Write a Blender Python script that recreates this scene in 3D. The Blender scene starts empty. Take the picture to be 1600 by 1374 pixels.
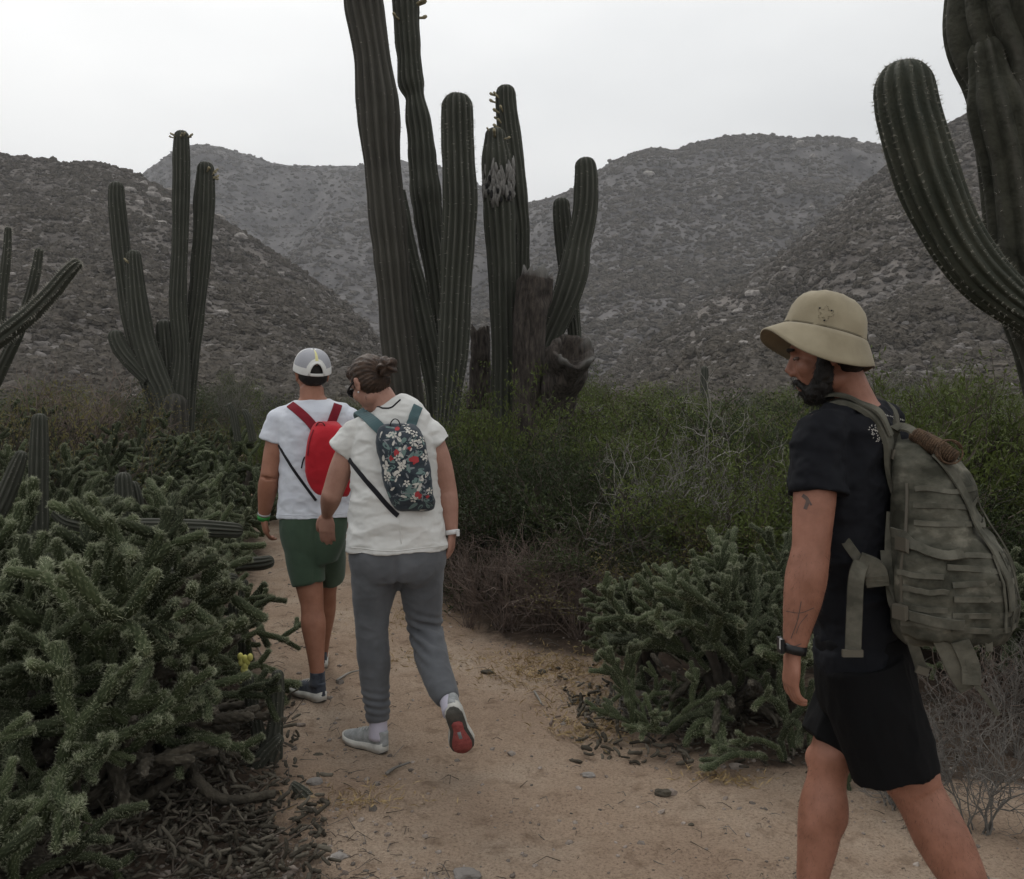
import bpy, math, random
import numpy as np
from mathutils import Vector, Matrix, noise as mnoise

S = bpy.context.scene
C = S.collection
random.seed(7)
rng = np.random.default_rng(7)
R = math.radians

# ------------------------------------------------------------------ camera
FPX = 1400.0          # focal length in photograph pixels (1600 wide)
CAMZ = 1.5
HOR = 630.0
cam_data = bpy.data.cameras.new('camera')
cam = bpy.data.objects.new('camera', cam_data)
C.objects.link(cam)
cam.location = (0, 0, CAMZ)
cam.rotation_euler = (R(90), 0, 0)
cam_data.sensor_fit = 'HORIZONTAL'
cam_data.sensor_width = 36.0
cam_data.lens = 36.0 * FPX / 1600.0
cam_data.shift_y = -(687.0 - HOR) / 1600.0
cam_data.clip_end = 8000
cam_data.clip_start = 0.05
S.camera = cam
S.render.resolution_x = 1024
S.render.resolution_y = 879

# ------------------------------------------------------------------ sky, sun, exposure
W = bpy.data.worlds.new('World')
S.world = W
W.use_nodes = True
wn = W.node_tree.nodes
wl = W.node_tree.links
for n in list(wn):
    wn.remove(n)
w_out = wn.new('ShaderNodeOutputWorld')
w_bg = wn.new('ShaderNodeBackground')
sky = wn.new('ShaderNodeTexSky')
sky.sky_type = 'NISHITA'
sky.sun_disc = False
sky.sun_elevation = R(52)
sky.sun_rotation = R(-25)
sky.dust_density = 4.0
sky_s = wn.new('ShaderNodeMixRGB')
sky_s.blend_type = 'MULTIPLY'
sky_s.inputs[0].default_value = 1.0
sky_s.inputs[2].default_value = (0.10, 0.10, 0.10, 1)
wl.new(sky.outputs[0], sky_s.inputs[1])
tc = wn.new('ShaderNodeTexCoord')
mp = wn.new('ShaderNodeMapping')
mp.inputs['Scale'].default_value = (1.0, 1.0, 2.6)
mp.inputs['Location'].default_value = (0.35, 0.2, 0.1)
wl.new(tc.outputs['Generated'], mp.inputs[0])
nz = wn.new('ShaderNodeTexNoise')
nz.inputs['Scale'].default_value = 1.5
nz.inputs['Detail'].default_value = 4.0
nz.inputs['Roughness'].default_value = 0.5
wl.new(mp.outputs[0], nz.inputs['Vector'])
cr = wn.new('ShaderNodeValToRGB')
cr.color_ramp.elements[0].position = 0.32
cr.color_ramp.elements[0].color = (0.86, 0.875, 0.88, 1)
cr.color_ramp.elements[1].position = 0.66
cr.color_ramp.elements[1].color = (1.16, 1.16, 1.145, 1)
wl.new(nz.outputs[0], cr.inputs[0])
mx = wn.new('ShaderNodeMixRGB')
mx.inputs[0].default_value = 0.95          # thick even cloud cover, the blue barely shows through
wl.new(sky_s.outputs[0], mx.inputs[1])
wl.new(cr.outputs[0], mx.inputs[2])
# the veiled sun brightens the cloud around it
dt = wn.new('ShaderNodeVectorMath'); dt.operation = 'DOT_PRODUCT'
dt.inputs[1].default_value = (math.sin(R(-25)) * math.cos(R(52)), math.cos(R(-25)) * math.cos(R(52)), math.sin(R(52)))
wl.new(tc.outputs['Generated'], dt.inputs[0])
mr_ = wn.new('ShaderNodeMapRange'); mr_.interpolation_type = 'SMOOTHSTEP'
mr_.inputs[1].default_value = 0.45; mr_.inputs[2].default_value = 1.0; mr_.inputs[3].default_value = 0.94; mr_.inputs[4].default_value = 1.16
wl.new(dt.outputs['Value'], mr_.inputs[0])
gl = wn.new('ShaderNodeVectorMath'); gl.operation = 'SCALE'
wl.new(mx.outputs[0], gl.inputs[0]); wl.new(mr_.outputs[0], gl.inputs['Scale'])
wl.new(gl.outputs[0], w_bg.inputs[0])
w_bg.inputs[1].default_value = 1.0
wl.new(w_bg.outputs[0], w_out.inputs[0])

sun_d = bpy.data.lights.new('sun', 'SUN')
sun_d.energy = 0.9
sun_d.angle = R(18)
sun_d.color = (1.0, 0.96, 0.9)
sun = bpy.data.objects.new('sun', sun_d)
C.objects.link(sun)
sdir = Vector((math.sin(R(-25)) * math.cos(R(52)), math.cos(R(-25)) * math.cos(R(52)), math.sin(R(52))))
sun.rotation_euler = sdir.to_track_quat('Z', 'Y').to_euler()
sun.location = (0, 0, 20)

S.view_settings.view_transform = 'Standard'
S.view_settings.look = 'None'
S.view_settings.gamma = 1.0
S.view_settings.exposure = 0.12
S.view_settings.use_curve_mapping = False

# ------------------------------------------------------------------ helpers
def P(px, py, D):
    """point at distance D (metres along +Y) that stands behind photograph pixel (px, py)"""
    return np.array(((px - 800.0) / FPX * D, D, CAMZ - (py - HOR) / FPX * D))

def build_mesh(name, V, F, mats=None, midx=None, smooth=True, attrs=None):
    """V (n,3); F list of int arrays (m,3)/(m,4); midx list of ints/arrays parallel to F"""
    V = np.asarray(V, dtype=np.float32)
    me = bpy.data.meshes.new(name)
    F = [np.asarray(f, dtype=np.int32) for f in F if len(f)]
    nl = sum(f.size for f in F)
    npoly = sum(len(f) for f in F)
    me.vertices.add(len(V))
    me.vertices.foreach_set('co', V.ravel())
    me.loops.add(nl)
    me.loops.foreach_set('vertex_index', np.concatenate([f.ravel() for f in F]))
    me.polygons.add(npoly)
    tot = np.concatenate([np.full(len(f), f.shape[1], dtype=np.int32) for f in F])
    st = np.concatenate([[0], np.cumsum(tot)[:-1]]).astype(np.int32)
    me.polygons.foreach_set('loop_start', st)
    me.polygons.foreach_set('loop_total', tot)
    me.polygons.foreach_set('use_smooth', np.full(npoly, smooth, dtype=bool))
    if mats is not None:
        if not isinstance(mats, (list, tuple)):
            mats = [mats]
        for m in mats:
            me.materials.append(m)
    if midx is not None:
        mi = np.concatenate([np.full(len(f), k, dtype=np.int32) if np.isscalar(k) else np.asarray(k, dtype=np.int32) for f, k in zip(F, midx)])
        me.polygons.foreach_set('material_index', mi)
    if attrs:
        for k, a in attrs.items():
            at = me.attributes.new(k, 'FLOAT', 'POINT')
            at.data.foreach_set('value', np.asarray(a, dtype=np.float32))
    me.update(calc_edges=True)
    me.validate()
    return me

class MB:
    """collects pieces of one mesh"""
    def __init__(self):
        self.V = []; self.F = []; self.M = []; self.A = []; self.n = 0
    def add(self, V, F, m=0, a=0.0):
        V = np.asarray(V, dtype=np.float64)
        for f in F:
            if len(f):
                self.F.append(np.asarray(f, dtype=np.int64) + self.n); self.M.append(m)
        self.V.append(V)
        self.A.append(np.full(len(V), a) if np.isscalar(a) else np.asarray(a))
        self.n += len(V)
        return self
    def arr(self):
        return np.concatenate(self.V), self.F
    def mesh(self, name, mats, smooth=True):
        return build_mesh(name, np.concatenate(self.V), self.F, mats, self.M, smooth, {'tone': np.concatenate(self.A)})
    def obj(self, name, mats, parent=None, smooth=True, **kw):
        V = np.concatenate(self.V)
        if parent is not None:
            V = V - np.array(world_loc(parent))
        me = build_mesh(name, V, self.F, mats, self.M, smooth, {'tone': np.concatenate(self.A)})
        return link(name, me, parent, **kw)

def world_loc(o):
    v = Vector((0, 0, 0))
    while o is not None:
        v = v + o.location
        o = o.parent
    return v

def link(name, data, parent=None, label=None, cat=None, group=None, kind=None):
    o = bpy.data.objects.new(name, data)
    C.objects.link(o)
    if parent is not None:
        o.parent = parent
    tag(o, label, cat, group, kind)
    return o

def tag(o, label=None, cat=None, group=None, kind=None):
    if label: o['label'] = label
    if cat: o['category'] = cat
    if group: o['group'] = group
    if kind: o['kind'] = kind
    return o

def thing(name, loc, label, cat, group=None, rz=0.0):
    o = link(name, None, None, label, cat, group)
    o.location = tuple(float(v) for v in loc)
    o.rotation_euler = (0, 0, rz)
    o.empty_display_size = 0.2
    return o

def unit(v):
    v = np.asarray(v, dtype=float)
    return v / (np.linalg.norm(v) + 1e-12)

def spline(pts, n):
    """Catmull-Rom through pts (k,d) -> (n,d)"""
    p = np.asarray(pts, dtype=float)
    k = len(p)
    if k == 2:
        t = np.linspace(0, 1, n)[:, None]
        return p[0] * (1 - t) + p[1] * t
    q = np.vstack([2 * p[0] - p[1], p, 2 * p[-1] - p[-2]])
    t = np.linspace(0, k - 1, n)
    i = np.minimum(t.astype(int), k - 2)
    f = (t - i)[:, None]
    a, b, c, d = q[i], q[i + 1], q[i + 2], q[i + 3]
    return 0.5 * ((2 * b) + (-a + c) * f + (2 * a - 5 * b + 4 * c - d) * f ** 2 + (-a + 3 * b - 3 * c + d) * f ** 3)

def frames(Pn, ref=None):
    """parallel transported frames along Pn"""
    n = len(Pn)
    T = np.gradient(Pn, axis=0)
    T /= (np.linalg.norm(T, axis=1, keepdims=True) + 1e-12)
    if ref is None:
        ref = np.array((0.0, 1.0, 0.0))
        if abs(T[0] @ ref) > 0.9: ref = np.array((1.0, 0, 0))
    A = np.zeros((n, 3)); B = np.zeros((n, 3))
    a = ref - (ref @ T[0]) * T[0]; a = unit(a)
    for i in range(n):
        a = a - (a @ T[i]) * T[i]; a = unit(a)
        A[i] = a; B[i] = np.cross(T[i], a)
    return T, A, B

def tube(Pn, Rn, seg=8, caps=True, ref=None, fn=None, roll=0.0):
    """lofted tube. Rn (n,) or (n,2) radii along A (ref side) and B. fn(theta, i)->multiplier array"""
    Pn = np.asarray(Pn, dtype=float); n = len(Pn)
    Rn = np.asarray(Rn, dtype=float)
    if Rn.ndim == 0: Rn = np.full(n, float(Rn))
    if Rn.ndim == 1: Rn = np.stack([Rn, Rn], 1)
    T, A, B = frames(Pn, ref)
    th = np.linspace(0, 2 * math.pi, seg, endpoint=False) + roll
    ca, sa = np.cos(th), np.sin(th)
    V = np.empty((n, seg, 3))
    for i in range(n):
        m = 1.0 if fn is None else fn(th, i)
        V[i] = Pn[i] + (ca * m * Rn[i, 0])[:, None] * A[i] + (sa * m * Rn[i, 1])[:, None] * B[i]
    V = V.reshape(-1, 3)
    ii, jj = np.meshgrid(np.arange(n - 1), np.arange(seg), indexing='ij')
    j2 = (jj + 1) % seg
    F = np.stack([ii * seg + jj, ii * seg + j2, (ii + 1) * seg + j2, (ii + 1) * seg + jj], -1).reshape(-1, 4)
    if not caps:
        return V, [F]
    V = np.vstack([V, Pn[0], Pn[-1]])
    c0, c1 = n * seg, n * seg + 1
    j = np.arange(seg); j2 = (j + 1) % seg
    T0 = np.stack([np.full(seg, c0), j2, j], -1)
    T1 = np.stack([np.full(seg, c1), (n - 1) * seg + j, (n - 1) * seg + j2], -1)
    return V, [F, np.vstack([T0, T1])]

def box(c, s, rot=None):
    V = np.array([(x, y, z) for x in (-.5, .5) for y in (-.5, .5) for z in (-.5, .5)]) * np.asarray(s)
    if rot is not None: V = V @ np.asarray(rot).T
    F = np.array([(0, 1, 3, 2), (4, 6, 7, 5), (0, 4, 5, 1), (2, 3, 7, 6), (0, 2, 6, 4), (1, 5, 7, 3)])
    return V + np.asarray(c), [F]

def ico(level=1):
    t = (1 + 5 ** .5) / 2
    V = [(-1, t, 0), (1, t, 0), (-1, -t, 0), (1, -t, 0), (0, -1, t), (0, 1, t), (0, -1, -t), (0, 1, -t), (t, 0, -1), (t, 0, 1), (-t, 0, -1), (-t, 0, 1)]
    V = [unit(v) for v in V]
    F = [(0, 11, 5), (0, 5, 1), (0, 1, 7), (0, 7, 10), (0, 10, 11), (1, 5, 9), (5, 11, 4), (11, 10, 2), (10, 7, 6), (7, 1, 8), (3, 9, 4), (3, 4, 2), (3, 2, 6), (3, 6, 8), (3, 8, 9), (4, 9, 5), (2, 4, 11), (6, 2, 10), (8, 6, 7), (9, 8, 1)]
    for _ in range(level):
        cache = {}; NF = []
        def mid(a, b):
            k = (min(a, b), max(a, b))
            if k not in cache:
                V.append(unit(V[a] + V[b])); cache[k] = len(V) - 1
            return cache[k]
        for a, b, c in F:
            ab, bc, ca = mid(a, b), mid(b, c), mid(c, a)
            NF += [(a, ab, ca), (b, bc, ab), (c, ca, bc), (ab, bc, ca)]
        F = NF
    return np.array(V), np.array(F)
ICO0, ICO1, ICO2, ICO3 = ico(0), ico(1), ico(2), ico(3)

def scatter(tmpl, pos, scl, rough=0.25, tilt=0.3):
    """many copies of a template blob as one vertex set"""
    TV, TF = tmpl
    n = len(pos); m = len(TV)
    a = rng.uniform(0, 2 * math.pi, n)
    V = TV[None] * (1 + rng.uniform(-rough, rough, (n, m, 1)))
    V = V * np.asarray(scl)[:, None, :]
    ca, sa = np.cos(a)[:, None], np.sin(a)[:, None]
    x = V[..., 0] * ca - V[..., 1] * sa
    y = V[..., 0] * sa + V[..., 1] * ca
    z = V[..., 2]
    b = rng.normal(0, tilt, n)[:, None]
    x, z = x * np.cos(b) - z * np.sin(b), x * np.sin(b) + z * np.cos(b)
    V = np.stack([x, y, z], -1) + np.asarray(pos)[:, None, :]
    F = (TF[None] + (np.arange(n) * m)[:, None, None]).reshape(-1, TF.shape[1])
    return V.reshape(-1, 3), [F]

def cards(pos, dirs, length, width, curl=0.15):
    """rhombus leaf cards at pos pointing along dirs"""
    n = len(pos)
    d = dirs / (np.linalg.norm(dirs, axis=1, keepdims=True) + 1e-9)
    r = rng.normal(0, 1, (n, 3))
    s = np.cross(d, r); s /= (np.linalg.norm(s, axis=1, keepdims=True) + 1e-9)
    u = np.cross(s, d)
    L = (length * rng.uniform(0.6, 1.3, n))[:, None]; Wd = (width * rng.uniform(0.7, 1.2, n))[:, None]
    a = pos; b = pos + d * L * .5 + s * Wd * .5 + u * L * curl; c = pos + d * L; e = pos + d * L * .5 - s * Wd * .5 + u * L * curl
    V = np.stack([a, b, c, e], 1).reshape(-1, 3)
    F = np.arange(4 * n).reshape(n, 4)
    return V, [F]

def vnoise(p, s=1.0, o=0.0):
    return mnoise.noise(Vector((p[0] * s + o, p[1] * s + o * 1.7, p[2] * s - o)))

# smooth value noise in numpy (2d/3d), periodic-free
_perm = rng.permutation(4096)
_val = rng.uniform(-1, 1, 4096)
def nnoise(X, seed=0):
    X = np.asarray(X, dtype=float)
    if X.shape[-1] == 2:
        X = np.concatenate([X, np.zeros(X.shape[:-1] + (1,))], -1)
    X = X + seed * 17.31
    i = np.floor(X).astype(np.int64); f = X - i
    f = f * f * (3 - 2 * f)
    def h(a, b, c):
        return _val[(_perm[(_perm[(_perm[a & 4095] + b) & 4095] + c) & 4095]) & 4095]
    r = 0
    for dx in (0, 1):
        wx = f[..., 0] if dx else 1 - f[..., 0]
        for dy in (0, 1):
            wy = f[..., 1] if dy else 1 - f[..., 1]
            for dz in (0, 1):
                wz = f[..., 2] if dz else 1 - f[..., 2]
                r = r + wx * wy * wz * h(i[..., 0] + dx, i[..., 1] + dy, i[..., 2] + dz)
    return r
def fbm(X, octv=4, seed=0, gain=0.5):
    X = np.asarray(X, dtype=float)
    s = 0; a = 1.0
    for k in range(octv):
        s = s + a * nnoise(X * 2 ** k, seed + k * 3)
        a *= gain
    return s

# ------------------------------------------------------------------ materials
def mat(name, c1, c2=None, scale=8.0, rough=0.8, bump=0.3, bscale=None, detail=4.0, tone=None, objrand=0.0, c3=None, trans=0.0, lo=0.35, hi=0.65, spec=0.3, coords='Object', stretch=None, sheen=0.0, bdist=0.01):
    m = bpy.data.materials.new(name)
    m.use_nodes = True
    nt = m.node_tree; N = nt.nodes; L = nt.links
    b = N['Principled BSDF']
    b.inputs['Roughness'].default_value = rough
    b.inputs['Specular IOR Level'].default_value = spec
    if sheen:
        b.inputs['Sheen Weight'].default_value = sheen
    t = N.new('ShaderNodeTexCoord')
    vec = t.outputs[coords]
    if stretch:
        mpn = N.new('ShaderNodeMapping'); mpn.inputs['Scale'].default_value = stretch
        L.new(vec, mpn.inputs[0]); vec = mpn.outputs[0]
    nz = N.new('ShaderNodeTexNoise'); nz.inputs['Scale'].default_value = scale; nz.inputs['Detail'].default_value = detail
    nz.inputs['Roughness'].default_value = 0.6
    L.new(vec, nz.inputs['Vector'])
    rp = N.new('ShaderNodeValToRGB')
    rp.color_ramp.elements[0].position = lo; rp.color_ramp.elements[0].color = (*c1, 1)
    rp.color_ramp.elements[1].position = hi; rp.color_ramp.elements[1].color = (*(c2 or c1), 1)
    if c3 is not None:
        e = rp.color_ramp.elements.new(min(0.95, hi + 0.12)); e.color = (*c3, 1)
    L.new(nz.outputs[0], rp.inputs[0])
    col = rp.outputs[0]
    if tone is not None:                 # 'tone' vertex attribute mixes towards another colour
        at = N.new('ShaderNodeAttribute'); at.attribute_name = 'tone'
        mxn = N.new('ShaderNodeMixRGB'); mxn.inputs[2].default_value = (*tone, 1)
        L.new(at.outputs['Fac'], mxn.inputs[0]); L.new(col, mxn.inputs[1]); col = mxn.outputs[0]
    if objrand:
        oi = N.new('ShaderNodeObjectInfo')
        mr = N.new('ShaderNodeMapRange'); mr.inputs[3].default_value = 1 - objrand; mr.inputs[4].default_value = 1 + objrand
        L.new(oi.outputs['Random'], mr.inputs[0])
        hs = N.new('ShaderNodeHueSaturation')
        L.new(mr.outputs[0], hs.inputs['Value']); L.new(col, hs.inputs['Color']); col = hs.outputs[0]
    L.new(col, b.inputs['Base Color'])
    if bump:
        n2 = N.new('ShaderNodeTexNoise'); n2.inputs['Scale'].default_value = bscale or scale * 4; n2.inputs['Detail'].default_value = 5
        L.new(vec, n2.inputs['Vector'])
        bp = N.new('ShaderNodeBump'); bp.inputs['Strength'].default_value = bump; bp.inputs['Distance'].default_value = bdist
        L.new(n2.outputs[0], bp.inputs['Height']); L.new(bp.outputs[0], b.inputs['Normal'])
    if trans:
        tr = N.new('ShaderNodeBsdfTranslucent'); L.new(col, tr.inputs[0])
        ms = N.new('ShaderNodeMixShader'); ms.inputs[0].default_value = trans
        L.new(b.outputs[0], ms.inputs[1]); L.new(tr.outputs[0], ms.inputs[2])
        L.new(ms.outputs[0], N['Material Output'].inputs[0])
    return m
# ------------------------------------------------------------------ setting materials
def ground_material():
    m = bpy.data.materials.new('sand_ground'); m.use_nodes = True
    nt = m.node_tree; N = nt.nodes; L = nt.links
    b = N['Principled BSDF']; b.inputs['Roughness'].default_value = 0.95; b.inputs['Specular IOR Level'].default_value = 0.1
    t = N.new('ShaderNodeTexCoord')
    def noise_(sc, det=5, ro=0.6):
        n = N.new('ShaderNodeTexNoise'); n.inputs['Scale'].default_value = sc; n.inputs['Detail'].default_value = det; n.inputs['Roughness'].default_value = ro
        L.new(t.outputs['Object'], n.inputs['Vector']); return n
    def ramp(src, stops):
        r = N.new('ShaderNodeValToRGB'); el = r.color_ramp.elements
        while len(el) < len(stops): el.new(0.5)
        for e, (p, c) in zip(el, stops): e.position = p; e.color = (*c, 1)
        L.new(src, r.inputs[0]); return r.outputs[0]
    def mix(f, a, c, mode='MIX'):
        x = N.new('ShaderNodeMixRGB'); x.blend_type = mode
        if isinstance(f, float): x.inputs[0].default_value = f
        else: L.new(f, x.inputs[0])
        for k, v in ((1, a), (2, c)):
            if isinstance(v, tuple): x.inputs[k].default_value = (*v, 1)
            else: L.new(v, x.inputs[k])
        return x.outputs[0]
    sand = ramp(noise_(1.3).outputs[0], [(0.3, (0.345, 0.248, 0.180)), (0.5, (0.415, 0.312, 0.232)), (0.7, (0.485, 0.39, 0.305))])
    grit = ramp(noise_(95, 3, 0.75).outputs[0], [(0.34, (0.60, 0.57, 0.55)), (0.46, (.97, .97, .97)), (0.68, (1.22, 1.21, 1.19))])
    sand = mix(1.0, sand, grit, 'MULTIPLY')
    patch = ramp(noise_(7, 6, 0.7).outputs[0], [(0.53, (0, 0, 0)), (0.70, (.85, .85, .85))])
    sand = mix(patch, sand, (0.21, 0.145, 0.10))
    soil = ramp(noise_(4, 8, 0.75).outputs[0], [(0.35, (0.045, 0.035, 0.028)), (0.55, (0.12, 0.088, 0.066)), (0.72, (0.21, 0.16, 0.125))])
    at = N.new('ShaderNodeAttribute'); at.attribute_name = 'tone'
    jit = N.new('ShaderNodeMath'); jit.operation = 'MULTIPLY_ADD'; L.new(noise_(9, 6, 0.8).outputs[0], jit.inputs[0]); jit.inputs[1].default_value = 0.9
    ad = N.new('ShaderNodeMath'); ad.operation = 'ADD'; L.new(at.outputs['Fac'], ad.inputs[0]); ad.inputs[1].default_value = -0.45; L.new(ad.outputs[0], jit.inputs[2])
    sh = N.new('ShaderNodeMapRange'); L.new(jit.outputs[0], sh.inputs[0]); sh.inputs[1].default_value = 0.3; sh.inputs[2].default_value = 0.7
    col = mix(sh.outputs[0], sand, soil)
    L.new(col, b.inputs['Base Color'])
    bp = N.new('ShaderNodeBump'); bp.inputs['Strength'].default_value = 1.0; bp.inputs['Distance'].default_value = 0.02
    s2 = N.new('ShaderNodeMath'); s2.operation = 'ADD'
    L.new(noise_(26, 8, 0.75).outputs[0], s2.inputs[0]); L.new(noise_(140, 3, 0.7).outputs[0], s2.inputs[1])
    L.new(s2.outputs[0], bp.inputs['Height']); L.new(bp.outputs[0], b.inputs['Normal'])
    return m

M = {}
M['ground'] = ground_material()
M['hill'] = mat('hillside_rubble', (0.098, 0.088, 0.080), (0.185, 0.167, 0.152), scale=0.16, rough=1, bump=0.9, bscale=0.7, detail=10, spec=0.0, lo=0.40, hi=0.62, bdist=1.2)
M['hill2'] = mat('mountain_rubble', (0.075, 0.070, 0.069), (0.165, 0.155, 0.151), scale=0.045, rough=1, bump=0.9, bscale=0.22, detail=12, spec=0.0, lo=0.38, hi=0.64, bdist=3.0)
M['rock'] = mat('pale_granite', (0.17, 0.155, 0.142), (0.31, 0.286, 0.265), scale=3, rough=0.95, bump=0.5, objrand=0.15)
M['rockdark'] = mat('weathered_rock', (0.11, 0.100, 0.092), (0.205, 0.188, 0.174), scale=0.3, rough=0.95, bump=0.5)
M['hscrub2'] = mat('grey_hillside_scrub', (0.085, 0.075, 0.066), (0.15, 0.135, 0.12), scale=0.3, rough=1, bump=0.8, bscale=3, spec=0.0, bdist=0.3)
M['hscrub'] = mat('hillside_scrub', (0.066, 0.059, 0.050), (0.125, 0.110, 0.093), scale=0.35, rough=1, bump=0.8, bscale=3, spec=0.0, bdist=0.3)
M['pebble'] = mat('pebbles', (0.13, 0.10, 0.08), (0.36, 0.31, 0.27), scale=9, rough=0.95, bump=0.3, tone=(0.05, 0.045, 0.04))

# path borders: (y, x_left, x_right)
PATH = np.array([(-6, -1.6, 3.0), (1.5, -0.6, 3.2), (2.82, -0.50, 3.1), (3.4, -0.85, 2.6), (3.7, -0.95, 0.9), (4.1, -1.05, 0.42), (4.7, -1.18, 0.55), (5.2, -1.4, 0.45), (5.6, -1.6, -0.15), (6.2, -1.85, -0.42),
                 (7.2, -2.1, -0.75), (8.8, -2.35, -1.5), (10, -2.75, -1.75), (12, -3.6, -2.6), (15, -5, -4.1), (22, -8, -7.0)])
def path_dist(x, y):
    """>0 outside the trodden sand, metres"""
    l = np.interp(y, PATH[:, 0], PATH[:, 1]); r = np.interp(y, PATH[:, 0], PATH[:, 2])
    return np.maximum(l - x, x - r)
def ground_z(x, y):
    x = np.asarray(x, float); y = np.asarray(y, float)
    X = np.stack([x, y], -1)
    near = np.exp(-((x / 30) ** 2 + (y / 40) ** 2))
    d = path_dist(x, y)
    z = near * (0.022 * nnoise(X * 1.1, 1) + 0.016 * nnoise(X * 3.7, 2) + 0.011 * nnoise(X * 9, 3) + 0.0055 * nnoise(X * 19, 4))
    z = z + 0.05 * np.clip(d / 1.2, 0, 1) * near
    far = 1 - near
    return z + far * 0.25 * nnoise(X * 0.06, 5)

def axis(a, b, fine, lo, hi, grow=1.12):
    c = list(np.arange(a, b + 1e-6, fine))
    s = fine; v = b
    while v < hi:
        s *= grow; v += s; c.append(v)
    s = fine; v = a; pre = []
    while v > lo:
        s *= grow; v -= s; pre.append(v)
    return np.array(pre[::-1] + c)
gx = axis(-3.2, 3.2, 0.024, -2500, 2500); gy = axis(2.3, 8.5, 0.026, -300, 4000)
GX, GY = np.meshgrid(gx, gy, indexing='ij')
GZ = ground_z(GX, GY)
nx, ny = GX.shape
ii, jj = np.meshgrid(np.arange(nx - 1), np.arange(ny - 1), indexing='ij')
GF = np.stack([ii * ny + jj, (ii + 1) * ny + jj, (ii + 1) * ny + jj + 1, ii * ny + jj + 1], -1).reshape(-1, 4)
tone = np.clip((path_dist(GX, GY) + 0.12) / 0.42, 0, 1)
link('ground', build_mesh('ground', np.stack([GX, GY, GZ], -1).reshape(-1, 3), [GF], M['ground'], attrs={'tone': tone.ravel()}), kind='structure')

# ------------------------------------------------------------------ hills
def hill(name, ridge, D0, Dc, material, amp, nsc, seed, ncol=260, nrow=90, back=1.6, pw=1.12, base=None):
    """a hill whose crest line runs at distance Dc; slopes fall to the plain at D0 in front and behind the crest"""
    ridge = np.array(ridge, dtype=float)
    px = np.linspace(ridge[0, 0], ridge[-1, 0], ncol)
    py = np.interp(px, ridge[:, 0], ridge[:, 1])
    k = np.array([1, 2, 3, 2, 1.]) / 9
    py = np.convolve(np.pad(py, 2, mode='edge'), k, 'valid')
    t = np.concatenate([np.linspace(0, 1, nrow), 1 + np.linspace(0.04, 1, 14)])
    cz = np.maximum(0, (HOR - py) / FPX * Dc + CAMZ)
    TT, ZZ = np.meshgrid(t, cz, indexing='ij'); _, PX = np.meshgrid(t, px, indexing='ij')
    D = np.where(TT <= 1, D0 + (Dc - D0) * TT, Dc + (Dc * (back - 1)) * (TT - 1))
    Z = np.where(TT <= 1, ZZ * np.clip(TT, 0, 1) ** pw, ZZ * (1 - (TT - 1) ** 1.2))
    X = (PX - 800) / FPX * D
    XY = np.stack([X, D], -1)
    n = fbm(XY * nsc, 6, seed, 0.52)
    gul = np.abs(nnoise(XY * nsc * 1.3 + 0.6 * n[..., None], seed + 9))
    env = np.clip(TT * 4, 0, 1) * (1 - 0.93 * np.exp(-((TT - 1) / 0.10) ** 2))
    Z = Z + amp * (n * 0.6 - gul * 0.7) * env * np.clip(ZZ / (cz.max() * 0.35), 0, 1)
    Z += amp * 0.035 * fbm(XY * nsc * 14, 3, seed + 5) * np.clip(ZZ / (cz.max() * 0.3), 0, 1)
    Z = np.where(TT == 0, -2.0, Z)
    Z = np.where(ZZ < 0.5, Z - 3, Z)
    nr, nc = Z.shape
    ii, jj = np.meshgrid(np.arange(nr - 1), np.arange(nc - 1), indexing='ij')
    F = np.stack([ii * nc + jj, ii * nc + jj + 1, (ii + 1) * nc + jj + 1, (ii + 1) * nc + jj], -1).reshape(-1, 4)
    link(name, build_mesh(name, np.stack([X, D, Z], -1).reshape(-1, 3), [F], material), kind='structure')
    return X, D, Z, TT

def sample_hill(H, n, tmin=0.02, tmax=1.0, pxr=(-150, 1750), power=1.0):
    X, D, Z, TT = H
    rows = np.where((TT[:, 0] <= 1.0))[0]
    r = rng.uniform(tmin, tmax, n) ** power * (len(rows) - 1)
    PXc = (X[0] / D[0]) * FPX + 800
    c = rng.uniform(max(pxr[0], PXc[0]), min(pxr[1], PXc[-1]), n)
    c = np.interp(c, PXc, np.arange(len(PXc)))
    r0 = np.minimum(r.astype(int), len(rows) - 2); c0 = np.minimum(c.astype(int), X.shape[1] - 2)
    fr = r - r0; fc = c - c0
    def bl(A): return A[r0, c0] * (1 - fr) * (1 - fc) + A[r0 + 1, c0] * fr * (1 - fc) + A[r0, c0 + 1] * (1 - fr) * fc + A[r0 + 1, c0 + 1] * fr * fc
    return np.stack([bl(X), bl(D), bl(Z)], -1)

mid_ridge = [(-900, 330), (-300, 420), (60, 430), (150, 340), (205, 288), (225, 270), (265, 241), (285, 230), (305, 226), (325, 226), (370, 235), (410, 250), (450, 257), (500, 259), (560, 257), (610, 252), (640, 250), (680, 256), (720, 272), (770, 298), (820, 322), (900, 370), (1000, 430), (1150, 520), (1300, 620)]
right_ridge = [(600, 640), (660, 520), (740, 390), (790, 335), (830, 314), (870, 305), (895, 296), (935, 268), (960, 250), (1000, 233), (1030, 230), (1050, 234), (1065, 232), (1100, 220), (1150, 211), (1180, 209), (1215, 211), (1240, 217), (1260, 214), (1300, 213), (1345, 220), (1400, 228), (1500, 246), (1700, 300), (2300, 420)]
left_ridge = [(-1500, 160), (-900, 190), (-300, 215), (0, 240), (30, 242), (60, 247), (100, 254), (130, 253), (165, 258), (200, 266), (232, 280), (280, 308), (330, 338), (380, 366), (420, 392), (470, 424), (520, 455), (560, 492), (600, 540), (640, 590), (700, 640)]
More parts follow.
